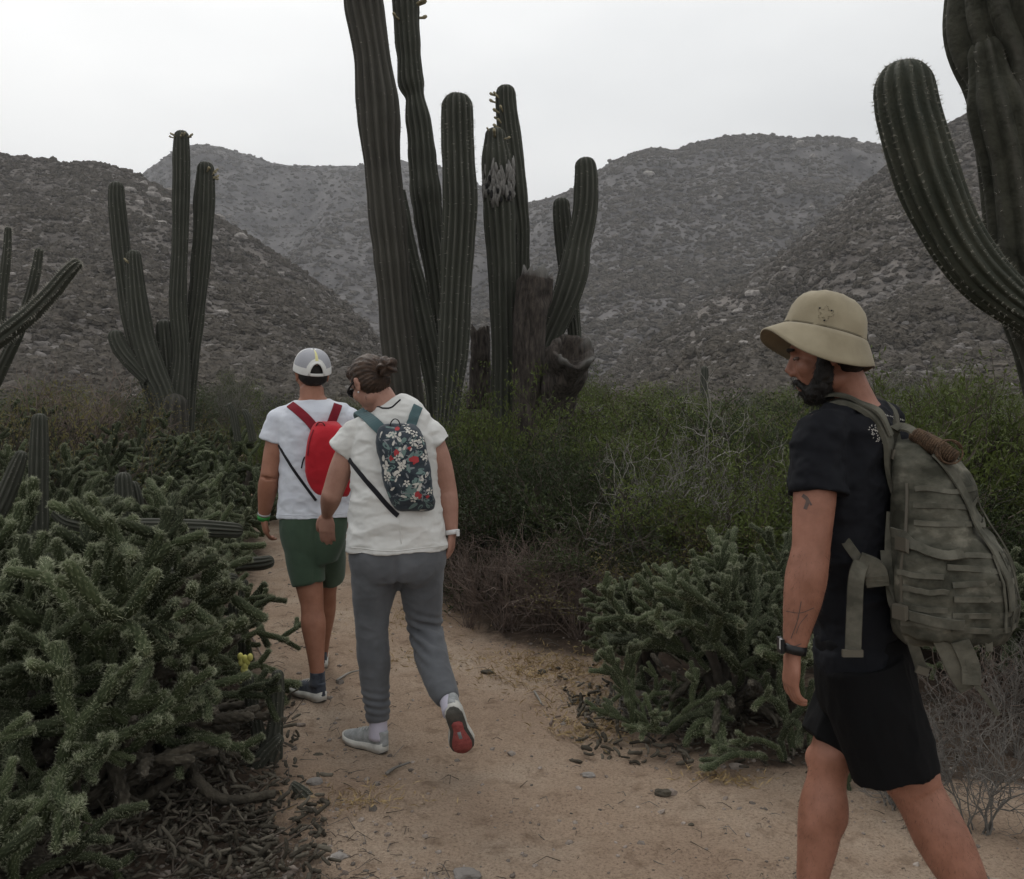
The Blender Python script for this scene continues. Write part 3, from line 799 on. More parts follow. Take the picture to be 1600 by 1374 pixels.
# near cactus at the right
gR = thing('cardon_cactus', P(1700, 0, 4.6) * (1, 1, 0), 'massive near cardon at the right edge with one upcurved arm', 'cactus')
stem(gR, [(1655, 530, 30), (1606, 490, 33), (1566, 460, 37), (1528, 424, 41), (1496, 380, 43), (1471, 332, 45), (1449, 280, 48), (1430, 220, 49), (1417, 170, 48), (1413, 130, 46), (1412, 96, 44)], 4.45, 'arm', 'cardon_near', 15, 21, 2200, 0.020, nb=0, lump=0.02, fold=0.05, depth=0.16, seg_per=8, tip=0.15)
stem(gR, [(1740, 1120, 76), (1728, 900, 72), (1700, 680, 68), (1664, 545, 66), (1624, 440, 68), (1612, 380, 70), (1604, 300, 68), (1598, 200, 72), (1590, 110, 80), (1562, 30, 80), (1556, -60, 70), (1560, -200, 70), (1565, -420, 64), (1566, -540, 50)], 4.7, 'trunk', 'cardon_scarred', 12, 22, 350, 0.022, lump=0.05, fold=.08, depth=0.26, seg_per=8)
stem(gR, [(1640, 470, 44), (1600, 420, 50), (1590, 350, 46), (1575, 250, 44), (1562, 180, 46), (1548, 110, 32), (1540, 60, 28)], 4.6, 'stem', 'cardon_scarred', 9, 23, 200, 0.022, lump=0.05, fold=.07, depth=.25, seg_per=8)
stem(gR, [(1720, 300, 60), (1730, 160, 62), (1734, 0, 60), (1730, -300, 58)], 5.1, 'stem', 'cardon_near', 13, 24, 0, lump=0.04)

# thin cactus at the far left
gF = thing('branching_cactus', P(-60, 0, 6.2) * (1, 1, 0), 'thin armed dark cactus reaching in from the left edge', 'cactus')
stem(gF, [(-80, 800, 20), (-70, 640, 18), (-40, 560, 16), (0, 528, 14.5), (45, 493, 14), (80, 458, 13), (108, 425, 11), (125, 408, 8)], 6.2, 'arm', 'cardon', 8, 31, 700, 0.03, depth=0.3, lump=.03)
stem(gF, [(-70, 700, 14), (-30, 600, 10), (-4, 520, 8), (6, 440, 7), (11, 390, 6.5), (13, 355, 5)], 6.5, 'arm', 'cardon', 8, 32, 160, 0.03, depth=0.3)
stem(gF, [(-60, 700, 14), (-10, 600, 11), (28, 520, 10), (45, 470, 8.5), (56, 425, 7.5), (62, 388, 6)], 6.8, 'arm', 'cardon', 8, 33, 160, 0.03, depth=0.3)

# small ribbed stems low beside the path and among the cholla
def small_cactus(label, D, stems, base_px, mt='cardon', ribs=9, nm='young_cactus'):
    g = thing(nm, P(base_px, 0, D) * (1, 1, 0), label, 'cactus')
    for k, (rows, dd) in enumerate(stems):
        stem(g, rows, D + dd, 'stem', mt, ribs, 40 + k + int(D * 7), 90, 0.012, depth=0.28, lump=0.03)
    return g
small_cactus('knee high ribbed cactus with an upright finger at the left edge of the path', 3.75,
             [([(416, 1220, 17), (422, 1180, 19), (430, 1130, 12), (433, 1085, 12), (434, 1047, 9)], 0), ([(405, 1240, 15), (412, 1190, 13), (402, 1140, 11), (392, 1090, 10), (385, 1050, 9)], .06),
              ([(395, 1250, 14), (390, 1215, 14), (412, 1180, 12), (440, 1150, 9)], -.05)], 412)
small_cactus('dark upright ribbed stem at the path edge beside the yellow fruits', 5.0, [([(384, 1090, 9), (382, 1030, 9), (379, 960, 9.5), (381, 905, 7)], 0), ([(372, 1085, 8), (366, 1010, 7), (362, 940, 6)], .05)], 380)
small_cactus('upright greyish ribbed column with a brown broken top among the cholla', 5.1, [([(60, 1040, 16), (60, 880, 16), (60, 760, 15), (61, 700, 14), (62, 646, 11)], 0)], 60, 'cardon', 11)
small_cactus('short paired ribbed stems half hidden in the cholla thicket', 6.0, [([(196, 960, 16), (196, 860, 17), (194, 790, 16), (192, 738, 12)], 0), ([(214, 960, 13), (216, 860, 13), (212, 790, 12), (206, 752, 9)], .12)], 200, 'cardon', 11)
small_cactus('leaning grey ribbed stem near the left edge', 4.8, [([(-50, 960, 18), (-30, 850, 17), (5, 780, 15), (26, 730, 12), (36, 705, 8)], 0)], -30, 'cardon', 10)
small_cactus('small curved yellowing ribbed stem sprawling on the sand by the path', 3.42, [([(488, 1302, 8), (487, 1275, 13), (480, 1250, 12), (468, 1235, 9), (455, 1224, 6)], 0)], 486)
small_cactus('two short dark fingers of cactus beyond the cholla', 9.0, [([(372, 690, 6), (365, 650, 6), (358, 630, 4)], 0), ([(395, 690, 6), (388, 655, 6), (380, 640, 4)], 0)], 375)
# fallen log
lg = thing('fallen_cactus', P(240, 900, 4.6) * (1, 1, 0), 'fallen ribbed cactus log lying across the thicket', 'cactus')
stem(lg, [(86, 800, 10), (110, 815, 13), (160, 822, 14), (240, 824, 14), (320, 826, 14), (380, 830, 11)], [4.3, 4.3, 4.35, 4.4, 4.45, 4.5], 'stem', 'cardon', 11, 61, 0, depth=0.32, lump=.02)
lg2 = thing('fallen_cactus', P(320, 1000, 3.9) * (1, 1, 0), 'dark fallen cactus arm poking through the cholla towards the path', 'cactus')
stem(lg2, [(235, 898, 10), (280, 897, 10), (340, 902, 10), (372, 905, 7)], [4.1] * 4, 'stem', 'cardon', 9, 62, 0, depth=0.3)
lg3 = thing('fallen_cactus', P(410, 1000, 5.9) * (1, 1, 0), 'stubby cactus arm sticking out over the path at the bend', 'cactus')
stem(lg3, [(350, 885, 10), (385, 882, 11), (410, 880, 11), (428, 876, 8)], [5.8] * 4, 'stem', 'cardon', 9, 63, 0, depth=0.3)

# ------------------------------------------------------------------ cholla
def cholla_joint(p0, d, L, r, mb, seed, spines=70, seg=20, spine_len=0.018, tn=0.0, curve=0.0, fine=1):
    d = unit(d); side = unit(np.cross(d, (0.3, 0.5, 1.0)))
    rows = max(5, int(L / (0.0135 if fine else 0.02))); K_ = 7 if fine else 5; seg = 28 if fine else 20
    if fine < 0: rows = 3; K_ = 2; seg = 6
    n = rows * 2 + 8 if fine >= 0 else 12
    t = np.concatenate([np.linspace(0, .92, n - 7), 1 - .08 * np.cos(np.linspace(0, math.pi / 2, 8)[1:]) ** 1.0])
    Pn = p0 + d * (t * L)[:, None] + side * (np.sin(t * math.pi) * curve * L)[:, None] + np.array((0, 0, 1.0)) * ((t ** 2) * abs(curve) * L * 0.8)[:, None]
    Rn = r * (.62 + .38 * np.clip(t / .25, 0, 1)) * (1 - .10 * t)
    cap = np.clip((t - .86) / .14, 0, 1)
    Rn = Rn * np.sqrt(np.clip(1 - cap ** 2.4, 0.01, 1))
    tones = []
    off_ = seed % 3
    def fn(th, i):
        ph = t[i] * rows * math.pi
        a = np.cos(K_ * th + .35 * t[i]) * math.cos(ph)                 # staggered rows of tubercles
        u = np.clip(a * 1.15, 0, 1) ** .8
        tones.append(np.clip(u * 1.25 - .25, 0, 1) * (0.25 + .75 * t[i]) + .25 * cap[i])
        return 0.82 + 0.30 * u * (1 - .6 * cap[i])
    V, F = tube(Pn, Rn, seg, True, None, fn)
    tt = np.concatenate(tones + [np.array([0, .9])])
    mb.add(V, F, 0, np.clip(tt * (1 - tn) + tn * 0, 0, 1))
    if spines:
        T, A, B = frames(Pn)
        i = rng.integers(1, n, spines) if fine else rng.integers(1, n, spines); th = rng.uniform(0, 2 * math.pi, spines)
        o = np.cos(th)[:, None] * A[i] + np.sin(th)[:, None] * B[i]
        p = Pn[i] + o * (Rn[i] * 0.98)[:, None]
        dd = o + T[i] * rng.uniform(-0.2, 0.9, spines)[:, None] + rng.normal(0, 0.3, o.shape)
        dd /= np.linalg.norm(dd, axis=1, keepdims=True)
        s = np.cross(dd, rng.normal(0, 1, dd.shape)); s /= np.linalg.norm(s, axis=1, keepdims=True)
        Ls = spine_len * rng.uniform(0.6, 1.3, spines)[:, None]
        VV = np.stack([p - s * 0.0009, p + s * 0.0009, p + dd * Ls], 1).reshape(-1, 3)
        mb.add(VV, [np.arange(len(VV)).reshape(-1, 3)], 1)
    return Pn[-1], Pn

def rand_cone(d, lo, hi):
    d = unit(d); a = rng.uniform(lo, hi); b = rng.uniform(0, 2 * math.pi)
    u = unit(np.cross(d, (0.21, 0.43, 0.87) if abs(d[2]) < 0.9 else (1, 0, 0))); v = np.cross(d, u)
    return unit(d * math.cos(a) + (u * math.cos(b) + v * math.sin(b)) * math.sin(a))

def cholla_cluster(seed, njoint, L=0.15, r=0.0185, spines=230, mats=('cholla', 'cholla_spine'), slen=.0095):
    mb = MB()
    todo = [(np.zeros(3), np.array((0.25, 0, 1.0)), 0)]
    n = 0
    while todo and n < njoint:
        p, d, lv = todo.pop(0)
        ln = L * rng.uniform(0.7, 1.25) * (0.9 ** lv); rr = r * rng.uniform(0.85, 1.15) * (0.95 ** lv)
        e, Pn = cholla_joint(p, d, ln, rr, mb, seed, spines, spine_len=slen, fine=spines > 50, curve=rng.uniform(-.12, .15))
        n += 1
        kids = rng.choice([1, 2, 3], p=[.2, .45, .35])
        for _ in range(kids):
            q = Pn[int(len(Pn) * rng.uniform(0.55, 0.97))]
            nd = rand_cone(d, 0.35, 1.15); nd = unit(nd + np.array((0, 0, rng.uniform(-.05, .4))))
            todo.append((q, nd, lv + 1))
    return mb.mesh('cholla_branch', [M[q] for q in mats])
CL = [cholla_cluster(100 + k, n) for k, n in enumerate((10, 11, 13, 12, 11))]
CLfine = [cholla_cluster(200 + k, 9, L=0.14, r=0.021, spines=45) for k in range(3)]
CLdead = [cholla_cluster(300 + k, 5, L=0.17, r=0.021, spines=30, mats=('cholla_dead', 'twig_grey')) for k in range(4)]

def cholla(x, y, h, w, nb, label, group=None, sc=1.0, lib=CL, low=0.25, nlimb=5, nm='cholla_cactus', seed=0, up=0.55, fmin=.35, nd=0):
    z0 = float(ground_z(x, y)) - 0.02
    g = thing(nm, (x, y, z0), label, 'cactus', group)
    tips = []
    for k in range(nlimb):
        a = 2 * math.pi * (k + rng.uniform(0, .7)) / nlimb
        rr = w * rng.uniform(.18, .42); hh = h * rng.uniform(.42, .75)
        pts = np.array([(rng.normal(0, .025), rng.normal(0, .025), 0), (math.cos(a) * rr * .35, math.sin(a) * rr * .35, hh * .45), (math.cos(a) * rr * .75, math.sin(a) * rr * .75, hh * .75), (math.cos(a) * rr, math.sin(a) * rr, hh)])
        Pn = spline(pts, 14)
        Rn = np.linspace(.045, .024, 14) * (0.7 + 0.3 * sc) * min(1.2, h)
        def fn(th, i): return 1 + .2 * np.cos(th * 4 - i * math.pi) + .1 * rng.normal(0, 1, len(th)) * .5
        V, F = tube(Pn, Rn, 12, True, None, fn)
        V = V + world_np(g)
        t = rng.uniform(0, .5, len(V)) ** 2
        MB().add(V, F, 0, t).obj('limb', [M['cholla_wood']], g)
        tips.append(Pn)
    for k in range(nb):
        Pn = tips[k % nlimb]
        f = rng.uniform(fmin, 1.0) if k >= nlimb else 1.0
        p = Pn[min(13, int(f * 13))]
        out = unit(np.array((p[0], p[1], 0)) + rng.normal(0, .35 * w, 3) * (1, 1, 0) + 1e-4)
        el = rng.uniform(-.25, 1.2) if rng.random() > up else rng.uniform(.3, 1.5)
        d = Vector(out * math.cos(el) + np.array((0, 0, math.sin(el))))
        me = lib[rng.integers(len(lib))]
        b = link('branch', me, g)
        b.location = p
        q = d.to_track_quat('Z', 'Y')
        b.rotation_mode = 'QUATERNION'
        b.rotation_quaternion = q @ Vector((0, 0, 1)).to_track_quat('Z', 'Y') @ __import__('mathutils').Quaternion((0, 0, 1), rng.uniform(0, 6.28))
        s = sc * rng.uniform(.75, 1.25)
        b.scale = (s, s, s)
    for k in range(nd):                 # withered hanging arms
        Pn = tips[k % nlimb]; p = Pn[min(13, int(rng.uniform(.15, .75) * 13))]
        a = rng.uniform(0, 6.28); el = rng.uniform(-.9, .5)
        d = Vector((math.cos(a) * math.cos(el), math.sin(a) * math.cos(el), math.sin(el)))
        b = link('withered_branch', CLdead[rng.integers(4)], g); b.location = p; b.rotation_mode = 'QUATERNION'; b.rotation_quaternion = d.to_track_quat('Z', 'Y')
        s = sc * rng.uniform(.8, 1.3); b.scale = (s, s, s)
    return g
def world_np(o): return np.array(world_loc(o))

def at(px, D): return (px - 800.0) / FPX * D
# near plants, each different
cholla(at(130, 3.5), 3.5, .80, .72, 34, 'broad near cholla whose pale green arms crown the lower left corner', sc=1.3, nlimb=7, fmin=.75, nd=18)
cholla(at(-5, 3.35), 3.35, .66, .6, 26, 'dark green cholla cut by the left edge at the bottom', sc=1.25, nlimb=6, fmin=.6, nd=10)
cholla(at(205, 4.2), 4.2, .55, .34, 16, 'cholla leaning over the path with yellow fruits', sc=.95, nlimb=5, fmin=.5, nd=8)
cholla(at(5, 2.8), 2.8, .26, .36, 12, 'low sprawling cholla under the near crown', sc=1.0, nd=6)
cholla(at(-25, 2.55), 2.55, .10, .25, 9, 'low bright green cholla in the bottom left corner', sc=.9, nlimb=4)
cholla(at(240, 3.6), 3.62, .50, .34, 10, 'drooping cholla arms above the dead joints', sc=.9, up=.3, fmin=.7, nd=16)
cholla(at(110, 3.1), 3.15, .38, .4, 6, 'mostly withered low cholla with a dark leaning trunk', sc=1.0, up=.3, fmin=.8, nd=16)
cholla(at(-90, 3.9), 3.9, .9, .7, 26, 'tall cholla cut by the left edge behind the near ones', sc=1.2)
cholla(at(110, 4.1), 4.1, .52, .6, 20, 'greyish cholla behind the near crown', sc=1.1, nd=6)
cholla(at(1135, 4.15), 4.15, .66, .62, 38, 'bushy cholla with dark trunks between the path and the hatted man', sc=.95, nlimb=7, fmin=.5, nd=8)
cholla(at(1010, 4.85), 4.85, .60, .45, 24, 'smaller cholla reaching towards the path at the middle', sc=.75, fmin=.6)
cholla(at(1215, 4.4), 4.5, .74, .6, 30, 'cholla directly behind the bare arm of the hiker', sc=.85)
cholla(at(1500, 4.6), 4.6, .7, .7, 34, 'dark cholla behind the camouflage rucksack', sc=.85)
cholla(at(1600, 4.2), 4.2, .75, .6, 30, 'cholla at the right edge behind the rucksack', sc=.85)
cholla(at(1030, 3.98), 3.98, .12, .32, 12, 'broken green cholla joints lying at the path edge', sc=.7, nlimb=3, low=0)
cholla(at(1240, 3.72), 3.72, .10, .35, 10, 'few dark cholla joints lying on the sand by the hiker', sc=.7, nlimb=3)
# thicket left of the path
field = []
for D in np.arange(4.7, 16.0, .66):
    xl = float(np.interp(D, PATH[:, 0], PATH[:, 1])) - (.62 if D < 7 else .5 if D < 9 else .4)
    x = xl
    while (x / D * FPX + 800) > -60:
        field.append((x + rng.normal(0, .10), D + rng.normal(0, .16)))
        x -= rng.uniform(.62, .95) * (1 + .03 * D)
for k, (x, y) in enumerate(field):
    h = float(np.interp(y, [4.5, 5.5, 6.5, 8, 10, 14], [.50, .74, .92, 1.08, 1.28, 1.4])) * rng.uniform(.88, 1.12)
    if path_dist(x, y) < .9: h *= .8
    pxx = x / y * FPX + 800
    if pxx > 330 and y < 9.5: h *= .80
    near = y < 8
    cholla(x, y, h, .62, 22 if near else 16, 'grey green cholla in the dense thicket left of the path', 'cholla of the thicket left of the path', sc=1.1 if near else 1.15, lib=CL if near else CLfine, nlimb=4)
# yellow fruits hanging at the path edge
fr = thing('cholla_fruit', P(386, 1010, 4.3), 'cluster of yellow cholla fruits at the path edge', 'fruit')
for k in range(13):
    c = P(386 + rng.normal(0, 6), 1045 + rng.uniform(-22, 18), 4.02)
    V, F = ICO1
    MB().add(V * np.array((.013, .013, .018)) * rng.uniform(.8, 1.2) + c, [F]).obj('fruit', [M.setdefault('fruit', mat('yellow_fruit', (.42, .40, .09), (.55, .52, .16), scale=30, rough=.6, bump=.1))], fr)

# dead joints strewn under the near cholla
def dead_joint(seed):
    mb = MB(); cholla_joint(np.array((0, 0, 0.)), np.array((1, 0, .05)), rng.uniform(.09, .26), rng.uniform(.016, .024), mb, seed, 4, fine=-1, spine_len=.02, curve=rng.uniform(-.1, .2)); return mb
def litter(name, pts, size, material, label, flat=1.0):
    mb = MB()
    prot = [dead_joint(k).arr() for k in range(9)]
    for p in pts:
        V, F = prot[rng.integers(9)]
        a = rng.uniform(0, 6.28); b = rng.normal(0, .5); s = size * rng.uniform(.5, 1.3)
        Rm = np.array(Matrix.Rotation(a, 3, 'Z') @ Matrix.Rotation(b, 3, 'Y'))
        mb.add((V * s * np.array((rng.uniform(.5, 1.1), 1.15, 1.0))) @ Rm.T + p, F, 0, rng.uniform(0, 1) ** 2 * .9)
    o = mb.obj(name, [material], kind='stuff'); tag(o, label)
pts = []
while len(pts) < 2700:
    px = rng.uniform(-60, 520); D = rng.uniform(2.7, 4.6); x = at(px, D)
    lim = np.interp(D, [2.7, 3.0, 3.3, 3.8, 4.6], [-.42, -.52, -.62, -.95, -1.1])
    if x > lim + rng.normal(0, .10): continue
    dd = max(0, .35 - max(0, lim - x)); 
    if rng.random() < dd * 2.2: continue
    pts.append((x, D, float(ground_z(x, D)) + rng.uniform(.0, .06)))
litter('fallen_cholla_joints', np.array(pts), .34, M['cholla_dead'], 'dark dead cholla joints strewn under the near thicket')
mb = MB()
for _ in range(170):
    px = rng.uniform(-60, 440); D = rng.uniform(2.7, 4.3); x = at(px, D)
    if x > np.interp(D, [2.7, 3.0, 3.3, 3.8, 4.6], [-.42, -.52, -.62, -.95, -1.1]) + .1: continue
    L = rng.uniform(.05, .24); a = rng.uniform(0, 6.28); p0 = np.array((x, D, float(ground_z(x, D)) + rng.uniform(0, .08)))
    q = spline([p0, p0 + np.array((math.cos(a), math.sin(a), .25)) * L * .5 + rng.normal(0, .02, 3), p0 + np.array((math.cos(a), math.sin(a), rng.uniform(-.1, .6))) * L], 6)
    V, F = tube(q, np.linspace(.004, .002, 6), 4, False); mb.add(V, F)
mb.obj('dead_sticks', [M['twig_dark']], kind='stuff')['label'] = 'dark dead sticks tangled under the near cholla'
for pts_, r_, lb_ in [([(0, 1232), (60, 1180), (130, 1120)], .028, 'dark diagonal dead log under the left cholla'), ([(130, 1290), (115, 1200), (150, 1100)], .045, 'thick dark leaning trunk under the near crown'), ([(185, 1275), (270, 1215), (300, 1180)], .022, 'dead limb rising to the right above the debris'), ([(150, 1205), (200, 1190), (258, 1130)], .026, 'curved grey dead limb under the crown'), ([(300, 1215), (350, 1250), (430, 1240)], .022, 'dead limb lying towards the small cactus')]:
    q = spline([P(a_, b_, 3.25) for a_, b_ in pts_], 16)
    V, F = tube(q, np.linspace(r_, r_ * .6, 16), 12, True, None, lambda th, i: 1 + .25 * np.cos(th * 4 - i * math.pi) + .1 * rng.normal(0, 1, len(th)) * .4)
    tag(MB().add(V, F, 0, .15).obj('dead_log', [M['cholla_dead']]), lb_, 'log')
pts = []
while len(pts) < 600:
    x, D = rng.normal(.85, .55), rng.normal(4.25, .35)
    if x < .25 or D < 3.6: continue
    pts.append((x, D, float(ground_z(x, D)) + rng.uniform(0, .03)))
litter('fallen_cholla_pieces', np.array(pts), .42, M['cholla_dead'], 'dead cholla pieces under the right hand cholla')

# ------------------------------------------------------------------ twiggy shrubs
def shrub_skeleton(h, w, nstem, lv, wander=.35, up=.25, ratio=.62, r0=.012, kids=3):
    """returns list of (points, r0, level)"""
    out = []
    def grow(p, d, L, r, l):
        n = 6; q = [p.copy()]
        for _ in range(n):
            d = unit(d + rng.normal(0, wander, 3) * .5 + np.array((0, 0, up * .25)))
            p = p + d * L / n; q.append(p.copy())
        q = np.array(q); out.append((q, r, l))
        if l < lv:
            for _ in range(kids + (rng.random() < .4)):
                i = rng.integers(2, n + 1)
                grow(q[i], rand_cone(q[i] - q[i - 1], .35, 1.0), L * ratio * rng.uniform(.7, 1.2), r * .6, l + 1)
    for k in range(nstem):
        a = rng.uniform(0, 6.28); t = rng.uniform(.1, 1.0) * math.atan2(w * .5, h)* 1.25
        d = np.array((math.cos(a) * math.sin(t), math.sin(a) * math.sin(t), math.cos(t)))
        grow(np.array((rng.normal(0, .04), rng.normal(0, .04), 0)), d, h * rng.uniform(.45, .65), r0 * rng.uniform(.7, 1.2), 0)
    return out
def shrub_mesh(sk, m, rmin=.0012, split=None):
    mb = MB()
    for q, r, l in sk:
        V, F = tube(q, np.linspace(r, max(rmin, r * .35), len(q)), 4 if l == 0 else 3, False)
        mb.add(V, F, 0)
    return mb.mesh('branches', [m])
def foliage_mesh(sk, m, n, length, width, lmin=2, spread=.03, upb=.4):
    P_, D_ = [], []
    tw = [s for s in sk if s[2] >= lmin]
    for _ in range(n):
        q, r, l = tw[rng.integers(len(tw))]
        f = rng.uniform(0.5, 5.999); i = int(f); g = f - i
        p = q[i] * (1 - g) + q[i + 1] * g + rng.normal(0, spread, 3)
        P_.append(p); D_.append(unit(q[i + 1] - q[i]) * .5 + rng.normal(0, .6, 3) + np.array((0, 0, upb)))
    V, F = cards(np.array(P_), np.array(D_), length, width)
    return build_mesh('foliage', V, F, m, smooth=False)
def shrub_kind(tm, lm, h, w, nstem, lv, nleaf, ll, lw, variants=2, **kw):
    out = []
    for _ in range(variants):
        sk = shrub_skeleton(h, w, nstem, lv, **kw)
        out.append((shrub_mesh(sk, M[tm]), foliage_mesh(sk, M[lm], nleaf, ll, lw) if nleaf else None))
    return out
K = {}
K['dark'] = shrub_kind('twig_dark', 'leaf_dark', 1, 1.1, 15, 3, 11000, .032, .010, 2)
K['green'] = shrub_kind('twig_dark', 'leaf_green', 1, 1.1, 14, 3, 9000, .030, .010, 3)
K['yellow'] = shrub_kind('twig_dark', 'leaf_yellow', 1, 1.1, 12, 3, 3500, .026, .010, 1)
K['grey'] = shrub_kind('twig_grey', 'leaf_grey', 1, 1.2, 12, 3, 4000, .028, .010, 2)
K['brown'] = shrub_kind('twig_red', 'leaf_brown', 1, 1.2, 14, 3, 1600, .020, .008, 2)
K['bare'] = shrub_kind('twig_grey', 'leaf_brown', 1, 1.3, 12, 3, 0, .02, .01, 2, wander=.6, r0=.007)
K['pale'] = shrub_kind('twig_pale', 'leaf_brown', 1, 1.2, 14, 4, 0, .02, .01, 3, wander=.8, r0=.0085, kids=2)
K['red'] = shrub_kind('twig_red', 'leaf_brown', 1, 1.2, 26, 2, 500, .014, .006, 2, wander=.3, r0=.006)
NM = {'dark': 'evergreen_shrub', 'green': 'leafy_shrub', 'yellow': 'yellowing_shrub', 'grey': 'grey_shrub', 'brown': 'withered_shrub', 'bare': 'bare_shrub', 'pale': 'dead_shrub', 'red': 'dry_brush'}
def shrub(kind, x, y, h, w, label, group=None, z=None):
    br, fo = K[kind][rng.integers(len(K[kind]))]
    g = thing(NM[kind], (x, y, float(ground_z(x, y)) - .02 if z is None else z), label, 'shrub', group, rz=rng.uniform(0, 6.28))
    b = link('branches', br, g); sc = (w, w, h * .92); b.scale = sc
    b['kind'] = 'stuff'
    if fo is not None:
        f = link('foliage', fo, g, kind='stuff'); f.scale = sc
    return g
# the big thicket behind the woman
for px, D, h, w, kd, lb in [
    (742, 8.2, 1.58, 1.35, 'green', 'leafy green shrub growing around the foot of the dark cactus column'),
    (800, 8.6, 1.72, 1.3, 'green', 'tallest leafy shrub in front of the clump of cactus stems'),
    (872, 8.0, 1.36, 1.5, 'dark', 'rounded dark shrub in front of the cut cactus stump'),
    (770, 6.9, 1.12, 1.35, 'dark', 'dark shrub beside the right arm of the woman'),
    (850, 6.9, 1.15, 1.3, 'dark', 'dark dense shrub right of the woman, second from her arm'),
    (720, 7.5, 1.25, 1.2, 'dark', 'dark shrub just behind the shoulder of the woman'),
    (930, 6.9, 1.12, 1.4, 'dark', 'dark shrub left of the bleached dead branches'),
    (940, 9.2, 1.40, 1.6, 'green', 'olive green shrub behind the dark thicket'),
    (1020, 8.4, 1.2, 1.5, 'green', 'olive shrub behind the bleached dead branches'),
    (1120, 8.0, 1.2, 1.5, 'grey', 'greyish shrub behind the bleached branches'),
    (880, 6.1, .72, 1.2, 'brown', 'low withered shrub in front of the dark thicket'),
    (960, 6.0, .85, 1.2, 'dark', 'low dark green shrub beside the cholla'),
    (1060, 6.0, 1.0, 1.2, 'green', 'green bush right behind the cholla'),
    (1100, 5.8, .85, 1.1, 'yellow', 'yellowing low shrub behind the cholla'),
    (1010, 5.5, .62, .9, 'yellow', 'small yellow green shrub at the centre right'),
    (1190, 6.0, 1.05, 1.2, 'green', 'olive shrub beside the black shirt of the near hiker'),
    (1200, 6.9, 1.25, 1.3, 'grey', 'grey green shrub in front of the hat of the near hiker'),
    (1120, 7.0, 1.2, 1.3, 'green', 'leafy shrub tangled in bleached branches'),
    (1400, 6.0, 1.62, 1.5, 'green', 'bright leafy shrub behind the shoulder of the near hiker'),
    (1490, 6.4, 1.66, 1.6, 'green', 'bright leafy shrub above the camouflage rucksack'),
    (1585, 6.0, 1.60, 1.5, 'green', 'bright leafy shrub at the right edge of the picture'),
    (1540, 7.6, 1.78, 1.7, 'green', 'tall leafy shrub behind the others at the right'),
    (1350, 7.8, 1.66, 1.6, 'green', 'leafy shrub behind the hat brim of the near hiker'),
    (1300, 6.6, 1.35, 1.3, 'green', 'leafy shrub mostly covered by the black shirt'),
    (1680, 5.6, 1.55, 1.4, 'green', 'leafy shrub at the far right margin'),
    (1590, 5.0, 1.05, 1.2, 'dark', 'dark shrub at the right edge behind the rucksack'),
    (1480, 5.2, 1.05, 1.2, 'dark', 'dark shrub right behind the rucksack'),
    (1370, 5.3, 1.0, 1.2, 'dark', 'dark shrub behind the waist of the near hiker'),
    (60, 8.0, 1.75, 1.3, 'yellow', 'yellowish shrub at the left edge above the cholla'),
    (110, 10.5, 1.9, 1.6, 'brown', 'brownish shrub left of the lone candelabra cactus'),
    (190, 11.5, 1.7, 1.5, 'yellow', 'yellow brown shrub at the foot of the lone candelabra cactus'),
    (350, 12.5, 1.45, 1.4, 'yellow', 'yellowish low bush right of the lone candelabra cactus'),
    (560, 9.5, 1.3, 1.2, 'green', 'leafy shrub behind the heads of the two walkers'),
    (420, 11.5, 1.5, 1.3, 'green', 'leafy shrub left of the capped walker'),
    (640, 8.3, 1.2, 1.3, 'dark', 'dark shrub mostly covered by the woman'),
    (580, 12.5, 1.5, 1.6, 'dark', 'dark shrub far along the path'),
]:
    shrub(kd, at(px, D), D, h, w, lb)
# bleached dead branches
for px, D, h, w, lb in [(1030, 6.3, 1.75, 1.15, 'bleached dead shrub with bare forked branches beside the cholla'), (1110, 6.5, 1.9, 1.3, 'bleached dead shrub right of its twin, thin white twigs above the thicket'), (1180, 7.4, 1.7, 1.0, 'bleached leafless shrub close to the hat of the near hiker'), (1000, 4.35, .22, .5, 'small heap of white dead twigs on the ground by the cholla')]:
    shrub('pale', at(px, D), D, h, w, lb)
# reddish dry brush by the path
for px, D, h, w, lb in [(735, 5.95, .62, .55, 'reddish dry brush beside the trousers of the woman'), (790, 5.85, .75, .75, 'tangle of reddish brown dry stems right of the woman'), (850, 5.8, .72, .75, 'brown dry stems left of the cholla'), (905, 5.6, .55, .7, 'low dry brush in front of the withered shrubs'), (720, 6.5, .8, .6, 'upright dry stems behind the hip of the woman')]:
    shrub('red', at(px, D), D, h, w, lb)
shrub('bare', at(1535, 3.15), 3.15, .62, .62, 'leafless grey bush at the bottom right corner')
shrub('bare', at(1400, 3.35), 3.35, .42, .5, 'leafless grey bush between the legs of the near hiker')
shrub('bare', at(1590, 3.7), 3.7, .75, .6, 'leafless grey bush at the right edge')
shrub('bare', at(1475, 3.6), 3.6, .5, .55, 'thin bare bush below the rucksack')
shrub('red', at(1530, 3.9), 3.9, .5, .6, 'dry stems beneath the hanging rucksack strap')
